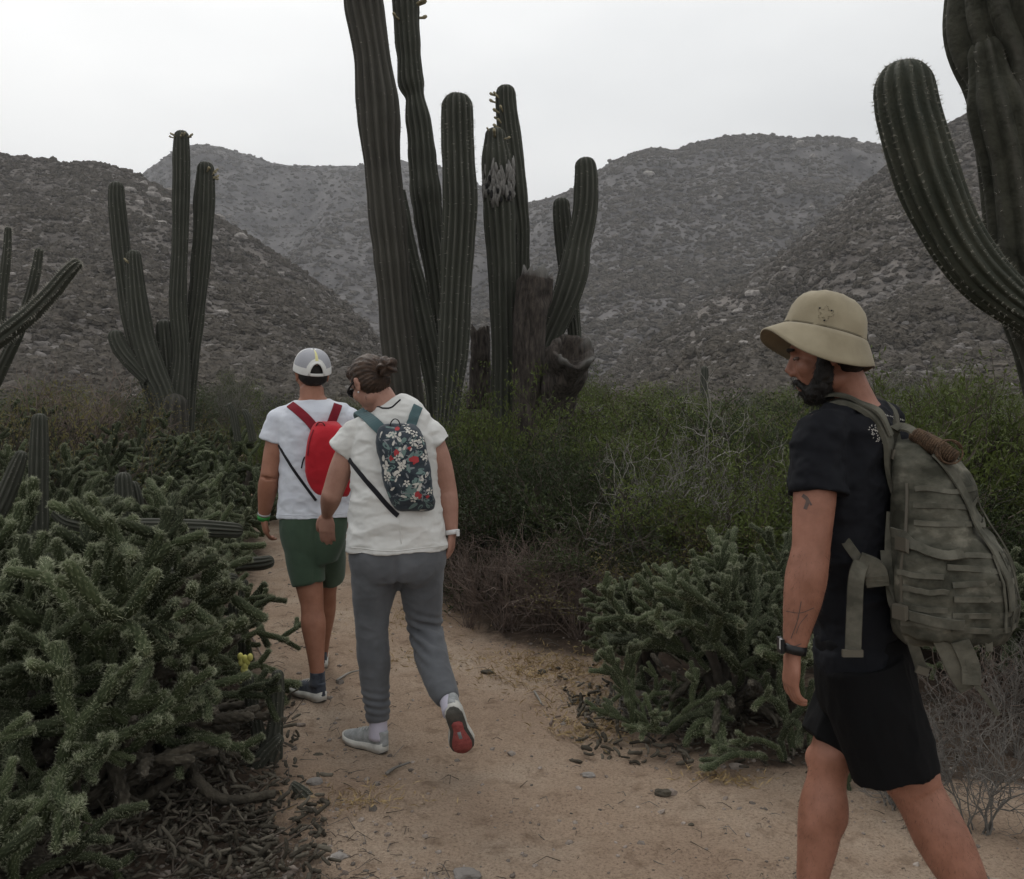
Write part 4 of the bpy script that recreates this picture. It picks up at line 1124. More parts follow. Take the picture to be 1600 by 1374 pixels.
# plants on the plain between the thicket and the hills
n = 0
while n < 230:
    D = 11.5 + 60 * rng.random() ** 1.4
    px = rng.uniform(-80, 1680); x = at(px, D)
    if path_dist(x, D) < .8 and D < 24: continue
    if D < 14.5 and 150 < px < 360: continue
    h = rng.uniform(1.1, 1.75) * (1.0 if D < 20 else rng.uniform(.9, 1.6)) * (.95 if px < 700 else 1.06)
    kd = rng.choice(['green', 'dark', 'grey', 'brown', 'bare', 'yellow'], p=[.26, .2, .2, .18, .07, .09] if px < 900 else [.46, .16, .14, .13, .05, .06])
    shrub(kd, x, D, h, rng.uniform(1.6, 2.9), {'green': 'leafy green', 'dark': 'dark evergreen', 'grey': 'grey green', 'brown': 'withered brown', 'bare': 'bare grey', 'yellow': 'yellowish'}[kd] + ' shrub on the plain before the hills', kd + ' shrubs on the plain')
    n += 1
# small far cardons
for k, (px, D, py, rp) in enumerate([(1101, 30, 572, 6), (586, 190, 262, 3)]):
    pass
g = thing('cardon_cactus', P(1101, 0, 26) * (1, 1, 0), 'small distant cardon stub on the plain in front of the right hill', 'cactus')
stem(g, [(1101, 700, 7), (1101, 620, 7), (1101, 572, 6)], 26, 'stem', 'cardon', 9, 71, 0)
# low agave-like dark mound behind the beard
for px, D, h, w in [(1160, 10.5, 1.62, 2.0), (1210, 10.0, 1.55, 1.6)]:
    shrub('dark', at(px, D), D, h, w, 'dark rounded shrub ' + ('left of' if px < 1200 else 'right at') + ' the beard of the near hiker')

# ------------------------------------------------------------------ litter on the ground
def ground_pts(n, fn):
    out = []
    while len(out) < n:
        px = rng.uniform(250, 1720); D = 2.7 + 6 * rng.random() ** 1.6; x = at(px, D)
        if rng.random() < fn(x, D): out.append((x, D))
    out = np.array(out)
    return np.column_stack([out, ground_z(out[:, 0], out[:, 1])])
p = ground_pts(6000, lambda x, y: .16 if path_dist(x, y) < -.3 else (.55 if path_dist(x, y) < .1 else .8))
s = rng.gamma(2.0, .0026, len(p))
V, F = scatter(ICO0, p, np.stack([s * 1.2, s, s * .7], -1), .25)
o = MB().add(V, F, 0, np.repeat(rng.uniform(0, 1, len(p)) ** 2 * .8, 12)).obj('gravel', [M['pebble']], smooth=False, kind='stuff'); tag(o, 'small stones and crumbs of soil on the sandy path')
mb = MB(); mb2 = MB()
p = ground_pts(2400, lambda x, y: .09 if path_dist(x, y) < -.35 else (.6 if path_dist(x, y) < .2 else 1))
for q in p:
    a = rng.uniform(0, 6.28); L = rng.gamma(2.2, .022); d = np.array((math.cos(a), math.sin(a), 0)); e = np.array((-d[1], d[0], 0))
    pts = np.array([q + (0, 0, .003), q + d * L * .5 + e * L * rng.normal(0, .15) + (0, 0, .006 + L * rng.uniform(0, .25)), q + d * L + e * L * rng.normal(0, .2) + (0, 0, .004)])
    V, F = tube(pts, [.0018, .0015, .0009], 3, False)
    (mb if rng.random() < .6 else mb2).add(V, F)
tag(mb.obj('twig_litter', [M['twig_dark']], kind='stuff'), 'dark broken twigs littering the sand')
tag(mb2.obj('pale_twig_litter', [M['twig_grey']], kind='stuff'), 'grey dry twigs littering the sand')
# yellow dry grass mats
P_, D_ = [], []
for cx, D, sx, sy, n in [(870, 4.95, .22, .14, 800), (835, 5.2, .2, .12, 500), (930, 4.5, .15, .12, 450), (640, 6.2, .2, .25, 350), (1130, 3.55, .08, .03, 160), (560, 3.35, .12, .06, 160), (930, 4.1, .12, .08, 350), (650, 5.3, .15, .1, 150)]:
    for _ in range(n):
        x = at(cx, D) + rng.normal(0, sx); y = D + rng.normal(0, sy)
        P_.append((x, y, float(ground_z(x, y)) + .002)); D_.append((rng.normal(), rng.normal(), rng.uniform(.05, .9)))
V, F = cards(np.array(P_), np.array(D_), .045, .006)
tag(link('dry_grass', build_mesh('dry_grass', V, F, M['straw'], smooth=False), kind='stuff'), 'straw coloured dry grass on the sand')
# stones, clods and sticks one can pick out
for px, py, rp, lb, mt in [(492, 1226, 13, 'flat pale stone at the left edge of the path below the small cactus', 'rock'), (920, 1217, 10, 'flat grey stone on the open sand', 'rock'), (1281, 1206, 9, 'brownish stone beside the knee of the near hiker', 'pebble'),
                           (1036, 1243, 13, 'dark clod in the middle of the open sand', 'cholla_dead'), (1080, 1291, 5, 'small dark clod below the larger one', 'cholla_dead'), (730, 1371, 22, 'pale stone cut by the bottom edge of the picture', 'rock'), (913, 1110, 12, 'dark green clod near the yellow grass', 'cholla_dead'),
                           (762, 1051, 10, 'dark clump right of the lifted shoe', 'cholla_dead'), (848, 1048, 9, 'small dark clump by the dry grass', 'cholla_dead'), (497, 1178, 7, 'dark crumb on the path edge', 'cholla_dead'), (528, 1346, 14, 'rounded pale pebble among the dead joints', 'rock'), (380, 1190, 8, 'reddish stone under the cholla', 'pebble'),
                           (1150, 1200, 12, 'round brown cactus lump left of the near hiker', 'pebble'), (1110, 1195, 10, 'brown lump beside the fallen green joints', 'cholla_dead'), (470, 1132, 8, 'brown clod beside the upright small cactus', 'pebble')]:
    D = CAMZ * FPX / (py - HOR); r = rp / FPX * D; x = at(px, D)
    V, F = ICO2
    V = V * (1 + .3 * nnoise(V * 1.7 + px, 3)[:, None] + .12 * nnoise(V * 5 + px, 4)[:, None]) * np.array((r, r * .8, r * .42)) + np.array((x, D, float(ground_z(x, D)) + r * .12))
    o = MB().add(V, [F], 0, .15).obj('stone' if mt in ('rock', 'pebble') else 'clod', [M[mt]], smooth=False); tag(o, lb, 'stone' if mt in ('rock', 'pebble') else 'clod')
for pts, lb in [([(526, 1066), (545, 1056), (562, 1050)], 'pale stick lying between the two walkers'), ([(604, 1213), (618, 1200), (640, 1190)], 'forked pale stick on the sand below the shoes of the woman'), ([(392, 995), (402, 1012), (410, 1034)], 'bent brown stick at the left path edge'), ([(835, 1080), (842, 1092), (846, 1100)], 'small bleached twig on the yellow grass'), ([(860, 1140), (864, 1128), (876, 1124)], 'short twig on the sand')]:
    q = []
    for px, py in pts:
        D = CAMZ * FPX / (py - HOR); q.append((at(px, D), D, float(ground_z(at(px, D), D)) + .012))
    V, F = tube(spline(q, 9), np.linspace(.007, .004, 9), 6)
    tag(MB().add(V, F).obj('stick', [M['twig_pale' if 'pale' in lb or 'bleached' in lb else 'twig_red']]), lb, 'stick')
# ------------------------------------------------------------------ people: helpers
from mathutils.bvhtree import BVHTree

def ell(c, r, ax=None):
    """ellipsoid piece; ax = 3x3 rows axes"""
    V, F = ICO2
    V = V * np.asarray(r)
    if ax is not None: V = V @ np.asarray(ax)
    return V + np.asarray(c), [F]

def limb(pts, rad, n=22, seg=18, ref=None):
    pts = np.asarray(pts, float); rad = np.asarray(rad, float)
    if rad.ndim == 1: rad = np.stack([rad, rad], 1)
    C_ = spline(np.column_stack([pts, rad]), n)
    return tube(C_[:, :3], np.maximum(C_[:, 3:5], 0.002), seg, True, None if ref is None else np.asarray(ref, float))

def remesh(pieces, voxel, smooth=4, fac=0.5):
    mb = MB()
    for V, F in pieces:
        T = [f if f.shape[1] == 3 else np.vstack([f[:, [0, 1, 2]], f[:, [0, 2, 3]]]) for f in F]
        mb.add(V, T)
    me = build_mesh('tmp', np.concatenate(mb.V), mb.F)
    o = bpy.data.objects.new('tmp', me); C.objects.link(o)
    m = o.modifiers.new('r', 'REMESH'); m.mode = 'VOXEL'; m.voxel_size = voxel; m.adaptivity = 0
    if smooth:
        s = o.modifiers.new('s', 'SMOOTH'); s.factor = fac; s.iterations = smooth
    dg = bpy.context.evaluated_depsgraph_get()
    ev = o.evaluated_get(dg); em = ev.to_mesh()
    n = len(em.vertices); V = np.empty(n * 3); em.vertices.foreach_get('co', V); V = V.reshape(-1, 3)
    k = len(em.polygons)
    ls = np.empty(k, dtype=np.int32); em.polygons.foreach_get('loop_start', ls)
    lt = np.empty(k, dtype=np.int32); em.polygons.foreach_get('loop_total', lt)
    lv = np.empty(len(em.loops), dtype=np.int32); em.loops.foreach_get('vertex_index', lv)
    Q = lv[ls[lt == 4][:, None] + np.arange(4)]; T3 = lv[ls[lt == 3][:, None] + np.arange(3)]
    Nn = np.empty(n * 3); em.vertices.foreach_get('normal', Nn); Nn = Nn.reshape(-1, 3)
    ev.to_mesh_clear(); bpy.data.objects.remove(o); bpy.data.meshes.remove(me)
    return V, [f for f in (Q, T3) if len(f)], Nn

class Surf:
    def __init__(s, V, F):
        polys = []
        for f in F: polys += f.tolist()
        s.t = BVHTree.FromPolygons(V.tolist(), polys)
    def near(s, p):
        c, n, i, d = s.t.find_nearest(Vector(p))
        n = np.array(n)
        return np.array(c), n
    def ray(s, p, d):
        h = s.t.ray_cast(Vector(p), Vector(unit(d)))
        return (None, None) if h[0] is None else (np.array(h[0]), np.array(h[1]))

def put(V, F, name, m, parent, smooth=True, tone=0.0, midx=None, **kw):
    mb = MB().add(V, F, 0, tone)
    return mb.obj(name, [m] if not isinstance(m, list) else m, parent, smooth, **kw)

def ribbon(pts, nrm, width, thick, n=None, taper=None):
    pts = np.asarray(pts, float); nrm = np.asarray(nrm, float)
    T = np.gradient(pts, axis=0); T /= np.linalg.norm(T, axis=1, keepdims=True) + 1e-12
    nrm = nrm - (nrm * T).sum(1, keepdims=True) * T
    nrm /= np.linalg.norm(nrm, axis=1, keepdims=True) + 1e-12
    S_ = np.cross(T, nrm)
    w = np.broadcast_to(np.asarray(width, float), (len(pts),))[:, None] * .5; h = thick * .5
    ring = np.stack([pts + S_ * w - nrm * h, pts + S_ * w * .92 + nrm * h, pts - S_ * w * .92 + nrm * h, pts - S_ * w - nrm * h], 1)
    V = ring.reshape(-1, 3); m = len(pts)
    ii, jj = np.meshgrid(np.arange(m - 1), np.arange(4), indexing='ij'); j2 = (jj + 1) % 4
    F = np.stack([ii * 4 + jj, ii * 4 + j2, (ii + 1) * 4 + j2, (ii + 1) * 4 + jj], -1).reshape(-1, 4)
    E = np.array([(3, 2, 1, 0), ((m - 1) * 4, (m - 1) * 4 + 1, (m - 1) * 4 + 2, (m - 1) * 4 + 3)])
    return V, [F, E]

def strap_on(surf, pts, width, thick, off, n=26, name='strap', m=None, parent=None, smoothk=2, hang=None):
    """webbing laid on a surface through rough points"""
    q = spline(pts, n); P2, N2 = [], []
    for p in q:
        c, nn = surf.near(p); P2.append(c + nn * off); N2.append(nn)
    P2 = np.array(P2); N2 = np.array(N2)
    for _ in range(smoothk):
        P2[1:-1] = (P2[:-2] + 2 * P2[1:-1] + P2[2:]) / 4; N2[1:-1] = (N2[:-2] + 2 * N2[1:-1] + N2[2:]) / 4
    V, F = ribbon(P2, N2, width, thick)
    return put(V, F, name, m, parent, smooth=False)

def hand(wr, down, palm_n, thumb, s=1.0, curl=0.6, spread=0.06, tcurl=0.5):
    """palm, four jointed fingers and a thumb; down = along the hand, palm_n = out of the palm, thumb = side of the thumb"""
    down = unit(down); palm_n = unit(palm_n - (palm_n @ down) * down); th = unit(np.asarray(thumb) - (np.asarray(thumb) @ down) * down); th = unit(th - (th @ palm_n) * palm_n)
    out = []
    out.append(limb([wr - down * .02 * s, wr + down * .015 * s, wr + down * .05 * s, wr + down * .085 * s], np.array([[.025, .018], [.028, .017], [.039, .016], [.038, .013]]) * s, 12, 14, ref=th))
    L = [.070, .080, .075, .058]; O = [.030, .010, -.011, -.030]; Rr = [.0090, .0093, .0088, .0078]
    for l, o, r in zip(L, O, Rr):
        p = wr + down * (.082 - abs(o) * .15) * s + th * o * s
        d = unit(down + th * o * spread * 30 * .1)
        pts = [p - d * .02 * s]; pts.append(p.copy())
        a = curl * .55
        for f, extra in ((.46, 1.0), (.30, 1.25), (.24, .9)):
            d2 = unit(d * math.cos(a) + palm_n * math.sin(a))
            p = p + d2 * l * f * s; pts.append(p.copy()); a += curl * extra * .85
        out.append(limb(pts, np.array([r * 1.05, r * 1.08, r * 1.0, r * .92, r * .72]) * s, 16, 10))
    p = wr + down * .018 * s + th * .022 * s
    d = unit(down * .75 + th * .62 + palm_n * .3)
    q = [p, p + d * .035 * s, p + d * .035 * s + unit(down * .95 + th * .25 + palm_n * .35 * tcurl) * .032 * s]
    q.append(q[-1] + unit(down + palm_n * tcurl) * .024 * s)
    out.append(limb(q, np.array([.0155, .0135, .0105, .008]) * s, 14, 10))
    return out

def head_axes(yaw_f, pitch, roll=0.0):
    """rows = forward, left, up of a head that looks along yaw_f, pitched down by pitch"""
    f = unit(np.array((yaw_f[0], yaw_f[1], 0.0))); u = np.array((0, 0, 1.0)); l = np.cross(u, f)
    f2 = f * math.cos(pitch) - u * math.sin(pitch); u2 = np.cross(f2, l)
    l3 = l * math.cos(roll) + u2 * math.sin(roll); u3 = np.cross(f2, l3)
    return np.array([f2, l3, u3])

def head_pieces(c, A, s=1.0, chin=1.0):
    def W_(p): return np.asarray(c) + (np.asarray(p) * s) @ A
    def E(p, r): return ell(W_(p), np.asarray(r) * s, A)
    o = [E((-.012, 0, .028), (.098, .077, .095)), E((.030, 0, -.035), (.062, .060, .085)), E((.052, 0, -.098), (.036 * chin, .036, .026)), E((.076, 0, .030), (.020, .050, .014)),
         E((.058, .038, -.028), (.028, .024, .028)), E((.058, -.038, -.028), (.028, .024, .028)), E((.088, 0, -.071), (.012, .024, .0065)), E((.085, 0, -.084), (.013, .021, .008)), E((.01, 0, -.075), (.06, .055, .04)),
         limb([W_((.080, 0, .020)), W_((.098, 0, -.008)), W_((.112, 0, -.030))], np.array([.009, .010, .0125]) * s, 10, 10), E((.100, .011, -.036), (.011, .008, .008)), E((.100, -.011, -.036), (.011, .008, .008))]
    for sd in (1, -1):
        o.append(E((-.012, sd * .078, -.012), (.019, .007, .031))); o.append(E((-.018, sd * .084, .004), (.014, .006, .018))); o.append(E((-.006, sd * .078, -.034), (.009, .006, .012)))
    return o, W_

def eyes(W_, A, root, s=1.0):
    for sd in (1, -1):
        V, F = ell(W_((.0790, sd * .031, .003)), np.array((.0085, .0110, .0045)) * s, A)
        e = put(V, F, 'eye', M['eye'], root)
        V, F = ell(W_((.0850, sd * .032, .002)), np.array((.0035, .0050, .0042)) * s, A); put(V, F, 'iris', M['iris'], e)

def hair_cards(surf, c, A, n, length, width, test, m, name, parent, root_parent, comb):
    P_, D_ = [], []
    tries = 0
    while len(P_) < n and tries < n * 12:
        tries += 1
        d = rng.normal(0, 1, 3); d /= np.linalg.norm(d)
        if not test(d): continue
        w = d @ A
        h, nn = surf.ray(np.asarray(c) + w * .4, -w)
        if h is None: continue
        P_.append(h - nn * .002); D_.append(nn * .35 + comb(d) @ A + rng.normal(0, .25, 3))
    V, F = cards(np.array(P_), np.array(D_), length, width, .1)
    return put(V, F, name, m, parent, smooth=False, kind='stuff')

def wrinkle(V, Nn, amp, sc, seed, stretch=(1, 1, 1), sharp=True):
    n = fbm(V * np.array(stretch) * sc, 3, seed)
    if sharp: n = -np.abs(n) * 1.4 + .5
    return V + Nn * (amp * n)[:, None]

def skinmat(name, a, b): return mat(name, a, b, scale=14, rough=0.52, bump=0.35, bscale=240, spec=0.35, lo=.3, hi=.7, detail=9, bdist=.002)
M['skin_near'] = skinmat('tanned_skin', (0.195, 0.083, 0.051), (0.320, 0.148, 0.100))
M['skin_woman'] = skinmat('fair_skin', (0.29, 0.150, 0.110), (0.40, 0.225, 0.17))
M['skin_far'] = skinmat('sunburnt_skin', (0.25, 0.108, 0.066), (0.35, 0.165, 0.108))
M['eye'] = mat('eye_white', (.16, .13, .12), rough=.3, bump=0); M['iris'] = mat('iris', (.03, .02, .015), rough=.2, bump=0)
M['hair_black'] = mat('black_hair', (.006, .005, .0045), (.014, .011, .009), scale=60, rough=.6, bump=.6, bscale=300, bdist=.003)
M['hair_brown'] = mat('brown_hair', (.022, .013, .009), (.075, .044, .028), scale=25, rough=.5, bump=.8, bscale=160, stretch=(1, 1, 3), bdist=.004)
def cloth(name, a, b=None, fine=900, bump=.35, sc=6, rough=.9, sheen=.15, **k):
    return mat(name, a, b or tuple(v * 1.15 for v in a), scale=sc, rough=rough, bump=bump, bscale=fine, spec=.15, sheen=sheen, bdist=.0015, **k)
M['tee_black'] = cloth('black_cotton', (.0075, .008, .0105), (.011, .012, .015), sheen=0)
M['short_black'] = cloth('black_shorts_fabric', (.0035, .0035, .004), (.005, .005, .0055), sheen=0)
M['tee_white'] = cloth('warm_white_cotton', (.56, .56, .54), (.64, .64, .62))
M['tee_blue'] = cloth('cool_white_cotton', (.54, .565, .63), (.62, .645, .70))
M['trousers'] = cloth('grey_trousers_fabric', (.082, .086, .094), (.115, .120, .130))
M['green_short'] = cloth('green_shorts_fabric', (.036, .062, .040), (.055, .088, .058))
M['khaki'] = cloth('khaki_canvas', (.235, .20, .135), (.30, .26, .18), fine=500, sc=9)
M['khaki_dark'] = cloth('khaki_seam', (.12, .10, .065))
M['red_pack'] = cloth('red_nylon', (.40, .012, .022), (.50, .020, .032), rough=.6)
M['maroon'] = cloth('dark_red_webbing', (.17, .012, .022), (.23, .020, .032))
M['dark_web'] = cloth('dark_webbing', (.012, .012, .015))
M['teal'] = cloth('teal_webbing', (.075, .125, .135), (.095, .155, .165))
M['print_base'] = cloth('dark_printed_fabric', (.022, .030, .040), (.050, .062, .075), sc=25)
M['p_white'] = cloth('print_cream', (.50, .48, .44)); M['p_red'] = cloth('print_red', (.33, .045, .05)); M['p_green'] = cloth('print_grey_green', (.13, .19, .18)); M['p_grey'] = cloth('print_grey', (.20, .21, .22))
M['camo'] = mat('camouflage_nylon', (.036, .036, .027), (.095, .092, .072), scale=11, rough=.85, bump=.4, bscale=420, spec=.15, c3=(.19, .18, .145), detail=9, lo=.38, hi=.58, bdist=.002, stretch=(1, 1, 1.7))
M['camo_web'] = mat('camouflage_webbing', (.062, .061, .048), (.130, .124, .10), scale=18, rough=.9, bump=.4, bscale=500, spec=.1, bdist=.001)
M['buckle'] = mat('dull_plastic', (.10, .09, .07), rough=.5, bump=.1)
M['rope'] = mat('brown_cord', (.055, .035, .022), (.12, .075, .045), scale=60, rough=.9, bump=.5, bscale=200)
M['shoe_grey'] = cloth('grey_mesh_fabric', (.20, .21, .21), (.33, .34, .34), fine=350, sc=40)
M['shoe_dark'] = cloth('dark_mesh_fabric', (.030, .036, .050), (.070, .078, .095), fine=350, sc=30)
M['sole_white'] = mat('off_white_rubber', (.42, .41, .38), (.56, .55, .51), scale=20, rough=.7, bump=.1)
M['sole_red'] = mat('red_rubber', (.26, .060, .058), (.36, .095, .088), scale=60, rough=.7, bump=.4, bscale=150)
M['sole_dark'] = mat('dark_rubber', (.05, .05, .045), (.09, .085, .075), scale=30, rough=.8, bump=.3)
M['sock'] = cloth('pale_sock', (.42, .40, .47), fine=300)
M['cap_white'] = cloth('off_white_cap_fabric', (.60, .60, .58)); M['cap_grey'] = cloth('grey_cap_mesh', (.30, .305, .33), fine=350)
M['cap_yellow'] = cloth('pale_yellow_stripe', (.55, .52, .26)); M['black_plastic'] = mat('black_plastic', (.010, .010, .011), rough=.35, bump=0)
M['green_band'] = mat('green_wristband', (.03, .22, .045), rough=.6, bump=0); M['white_band'] = mat('white_strap', (.60, .60, .60), rough=.5, bump=0)
M['ink'] = mat('tattoo_ink', (.075, .055, .050), (.11, .075, .062), scale=90, rough=.6, bump=0)
M['metal'] = mat('dull_metal', (.45, .45, .45), rough=.35, bump=0)

def shoe(name, heel, fwd, up, L, root, m_up, m_sole, m_out=None, label=None, w=1.0, sh=.036):
    """training shoe: midsole, outsole, upper, tongue and laces. heel = point under the heel"""
    fwd = unit(fwd); up = unit(up - (up @ fwd) * fwd); lat = np.cross(up, fwd)
    A = np.array([fwd, lat, up])
    def W_(q): return np.asarray(heel) + np.asarray(q) @ A
    x = np.linspace(0, 1, 26)
    half = np.interp(x, [0, .04, .12, .3, .45, .62, .75, .88, .96, 1], [.008, .022, .031, .032, .031, .041, .046, .040, .024, .008]) * w
    off = np.interp(x, [0, .4, .7, 1], [0, -.002, .003, .006])
    toe = np.interp(x, [0, .08, .6, 1], [.008, 0, 0, .016])
    def slab(z0, z1, g, name_, m, par):
        hv = half * g
        top = np.interp(x, [0, .2, .5, .8, 1], [1.25, 1.1, .9, .8, .9])
        L_ = np.stack([x * L, off + hv, toe + z0], 1); R_ = np.stack([x * L, off - hv, toe + z0], 1)
        LT = np.stack([x * L * 1.0, off + hv * 1.04, toe + z0 + (z1 - z0) * top], 1); RT = np.stack([x * L, off - hv * 1.04, toe + z0 + (z1 - z0) * top], 1)
        V = np.concatenate([L_, LT, RT, R_]); n = len(x); F = []
        for a_, b_ in ((0, 1), (1, 2), (2, 3), (3, 0)):
            i = np.arange(n - 1); F.append(np.stack([a_ * n + i, a_ * n + i + 1, b_ * n + i + 1, b_ * n + i], 1))
        F.append(np.array([(0, n, 2 * n, 3 * n), (n - 1, 4 * n - 1, 3 * n - 1, 2 * n - 1)]))
        return put(W_(V), F, name_, m, par)
    g = link(name, None, root, label) 
    if root is not None: g.location = Vector(heel) - world_loc(root)
    g.empty_display_size = .05
    slab(.004, sh, 1.03, 'midsole', m_sole, g)
    slab(.0, .0045, .97, 'outsole', m_out or M['sole_dark'], g)
    pc = []
    xs = np.array([.03, .10, .22, .36, .50, .64, .78, .90, .97]); hh = np.array([.062, .074, .072, .070, .062, .050, .040, .032, .018]); ww = np.interp(xs, x, half) * .93
    pts = [(xx * L, float(np.interp(xx, x, off)), .026 + h * .38) for xx, h in zip(xs, hh)]
    pc.append(limb([W_(p) for p in pts], np.stack([ww, hh * .62], 1), 24, 18, ref=lat))
    pc.append(limb([W_((L * .13, 0, .03)), W_((L * .14, 0, .07)), W_((L * .13, 0, .098))], [[.026, .040], [.027, .040], [.028, .038]], 8, 16, ref=lat))
    V, F, Nn = remesh(pc, .004, 3)
    put(V, F, 'upper', m_up, g)
    for k in range(5):
        xx = .34 + k * .075; zz = .026 + np.interp(xx, xs, hh) * 1.02
        q = np.array([W_((L * xx, -.017, zz - .008)), W_((L * xx + .004, 0, zz + .002)), W_((L * xx, .017, zz - .008))])
        V, F = tube(spline(q, 6), .0022, 5); put(V, F, 'lace', M['sole_white'], g)
    return g, W_

# ------------------------------------------------------------------ near man
def build_near():
    root = thing('person', (P(1345, 0, 2.5) * (1, 1, 0)), 'bearded man in a khaki bucket hat, black T-shirt and black shorts walking at the right', 'person')
    a = R(35); f = np.array((-math.cos(a), math.sin(a), 0)); u = np.array((0, 0, 1.0)); l = np.cross(u, f)
    D0 = 2.5
    sec = [(1334, 618, .060, .058), (1336, 634, .078, .070), (1338, 652, .135, .088), (1333, 680, .172, .105), (1326, 740, .180, .120), (1327, 820, .168, .118), (1335, 920, .155, .112), (1345, 1000, .158, .114), (1350, 1060, .160, .118)]
    def torso(g, lo=0, hi=99):
        s = sec[lo:hi]
        return limb([P(x, y, D0) for x, y, _, _ in s], np.array([(w * g, d * g) for _, _, w, d in s]), 30, 28, ref=l)
    shL, shR = P(1283, 676, 2.37), P(1385, 668, 2.64)
    elL, wrL = P(1266, 868, 2.30), P(1240, 1016, 2.29)
    elR, wrR = P(1392, 850, 2.80), P(1372, 990, 2.92)
    hipL, hipR = P(1345, 1045, 2.43), P(1368, 1045, 2.58)
    knL, knR = P(1428, 1226, 2.40), P(1296, 1188, 2.53)
    anL = knL + np.array((.165, -.09, -.352)); anR = P(1264, 1412, 2.50)
    hc = P(1291, 552, 2.49); A = head_axes((-1, .36), R(13))
    hp, W_ = head_pieces(hc, A, 1.0)
    pcs = hp + [torso(.90, 0, 9)]
    pcs += [limb([P(1338, 645, 2.5), P(1326, 612, 2.5), P(1312, 580, 2.495)], [.066, .058, .058], 12, 18),
            limb([shL, (shL + elL) / 2 + l * .006, elL], [.050, .054, .047], 20, 20), limb([elL - (elL - shL) * .08, elL + (wrL - elL) * .25, elL + (wrL - elL) * .6, wrL], [[.047, .049], [.052, .056], [.043, .045], [.027, .033]], 24, 20, ref=(1, 0, 0)),
            ell(shL, (.056, .056, .054)), ell(elL + np.array((.015, 0, .01)), (.035, .04, .04)),
            limb([shR, (shR + elR) / 2, elR], [.046, .050, .045], 18, 18), limb([elR, elR + (wrR - elR) * .3, wrR], [.045, .050, .029], 18, 18), ell(shR, (.046, .046, .044)),
            limb([hipR, (hipR + knR) / 2, knR], [.088, .080, .060], 20, 22), limb([knR + (hipR - knR) * .1, knR, knR + (anR - knR) * .14, knR + (anR - knR) * .36, knR + (anR - knR) * .7, anR, anR - (0, 0, .05)], [.064, .058, .054, .064, .049, .037, .036], 34, 22),
            ell(knR + np.array((-.030, .015, .0)), (.034, .036, .042)), ell(knR + (anR - knR) * .33 + np.array((.022, -.012, 0)), (.045, .045, .09)),
            limb([hipL, (hipL + knL) / 2, knL], [.088, .082, .074], 20, 22), limb([knL + (hipL - knL) * .1, knL, knL + (anL - knL) * .14, knL + (anL - knL) * .36, knL + (anL - knL) * .7, anL, anL + unit(anL - knL) * .04], [.077, .071, .067, .072, .055, .038, .036], 34, 22),
            ]
    pcs += hand(wrL + (0, 0, -.004), np.array((-.10, .0, -1)), np.array((1, .15, 0)), np.array((0, 1, 0)), 1.0, .62)
    pcs += hand(wrR, np.array((-.2, .2, -1)), np.array((.5, -1, 0)), np.array((-.8, -.5, 0)), 1.0, .6)
    V, F, Nn = remesh(pcs, .0050, 4)
    V = V + Nn * (.0012 * fbm(V * 22, 2, 5))[:, None]
    body = put(V, F, 'body', M['skin_near'], root); bs = Surf(V, F); V_body, N_body = V, Nn
    eyes(W_, A, root)
    # beard, moustache, short hair
    def E(p, r): return ell(W_(p), r, A)
    bp = [E((.048, 0, -.108), (.040, .043, .030)), E((.034, 0, -.092), (.046, .057, .034)), E((.056, 0, -.114), (.026, .027, .016)), E((.092, .012, -.061), (.013, .018, .008)), E((.092, -.012, -.061), (.013, .018, .008)), E((.087, 0, -.094), (.014, .018, .008))]
    for s in (1, -1):
        bp += [limb([W_((.005, s * .071, .012)), W_((.010, s * .070, -.03)), W_((.026, s * .060, -.075)), W_((.055, s * .040, -.108))], [.011, .020, .028, .030], 16, 12), limb([W_((.094, s * .016, -.062)), W_((.080, s * .034, -.08)), W_((.068, s * .036, -.105))], [.009, .011, .018], 10, 8)]
    V2, F2, N2 = remesh(bp, .004, 2); V2 = V2 + N2 * (.004 * fbm(V2 * 55, 3, 8))[:, None]
    bd = put(V2, F2, 'beard', M['hair_black'], root); b2 = Surf(V2, F2)
    P_ = V2[rng.integers(0, len(V2), 2600)]; D_ = np.tile(np.array((.5, 0, -1.0)) @ A, (2600, 1)) + rng.normal(0, .5, (2600, 3)) + (P_ - hc) * 4
    V3, F3 = cards(P_, D_, .013, .0012, .1); put(V3, F3, 'beard_hair', M['hair_black'], bd, smooth=False, kind='stuff')
    hp2 = [E((-.030, 0, .020), (.086, .0795, .080)), E((-.055, 0, -.030), (.048, .062, .045))]
    V2, F2, N2 = remesh(hp2, .005, 2); V2 = V2 + N2 * (.002 * fbm(V2 * 90, 3, 8))[:, None]
    put(V2, F2, 'hair', M['hair_black'], root)
    V2, F2 = limb([W_((.092, .012, .028)), W_((.094, .032, .030)), W_((.080, .048, .026))], [.005, .006, .004], 8, 8); put(V2, F2, 'eyebrow', M['hair_black'], root)
    V2, F2 = limb([W_((.092, -.012, .028)), W_((.094, -.032, .030)), W_((.080, -.048, .026))], [.005, .006, .004], 8, 8); put(V2, F2, 'eyebrow', M['hair_black'], root)
    # bucket hat
    hA = head_axes((-1, .04), R(-15)); hcen = P(1289, 520, 2.485)
    hat = link('bucket_hat', None, root, 'khaki bucket hat with faint worn print'); hat.location = Vector(hcen) - world_loc(root)
    prof = [(.0, .118), (.035, .1165), (.062, .111), (.084, .098), (.100, .074), (.108, .040), (.111, .020), (.1125, .004), (.1125, -.001)]
    zr = [(-.004, .114, 0), (.0, .1135, 0), (.03, .109, .0), (.052, .1025, .0), (.072, .093, .002), (.089, .078, .004), (.101, .058, .005), (.109, .034, .006), (.112, .015, .006), (.113, .002, .006)]
    n = 72; th = np.linspace(0, 2 * math.pi, n, endpoint=False)
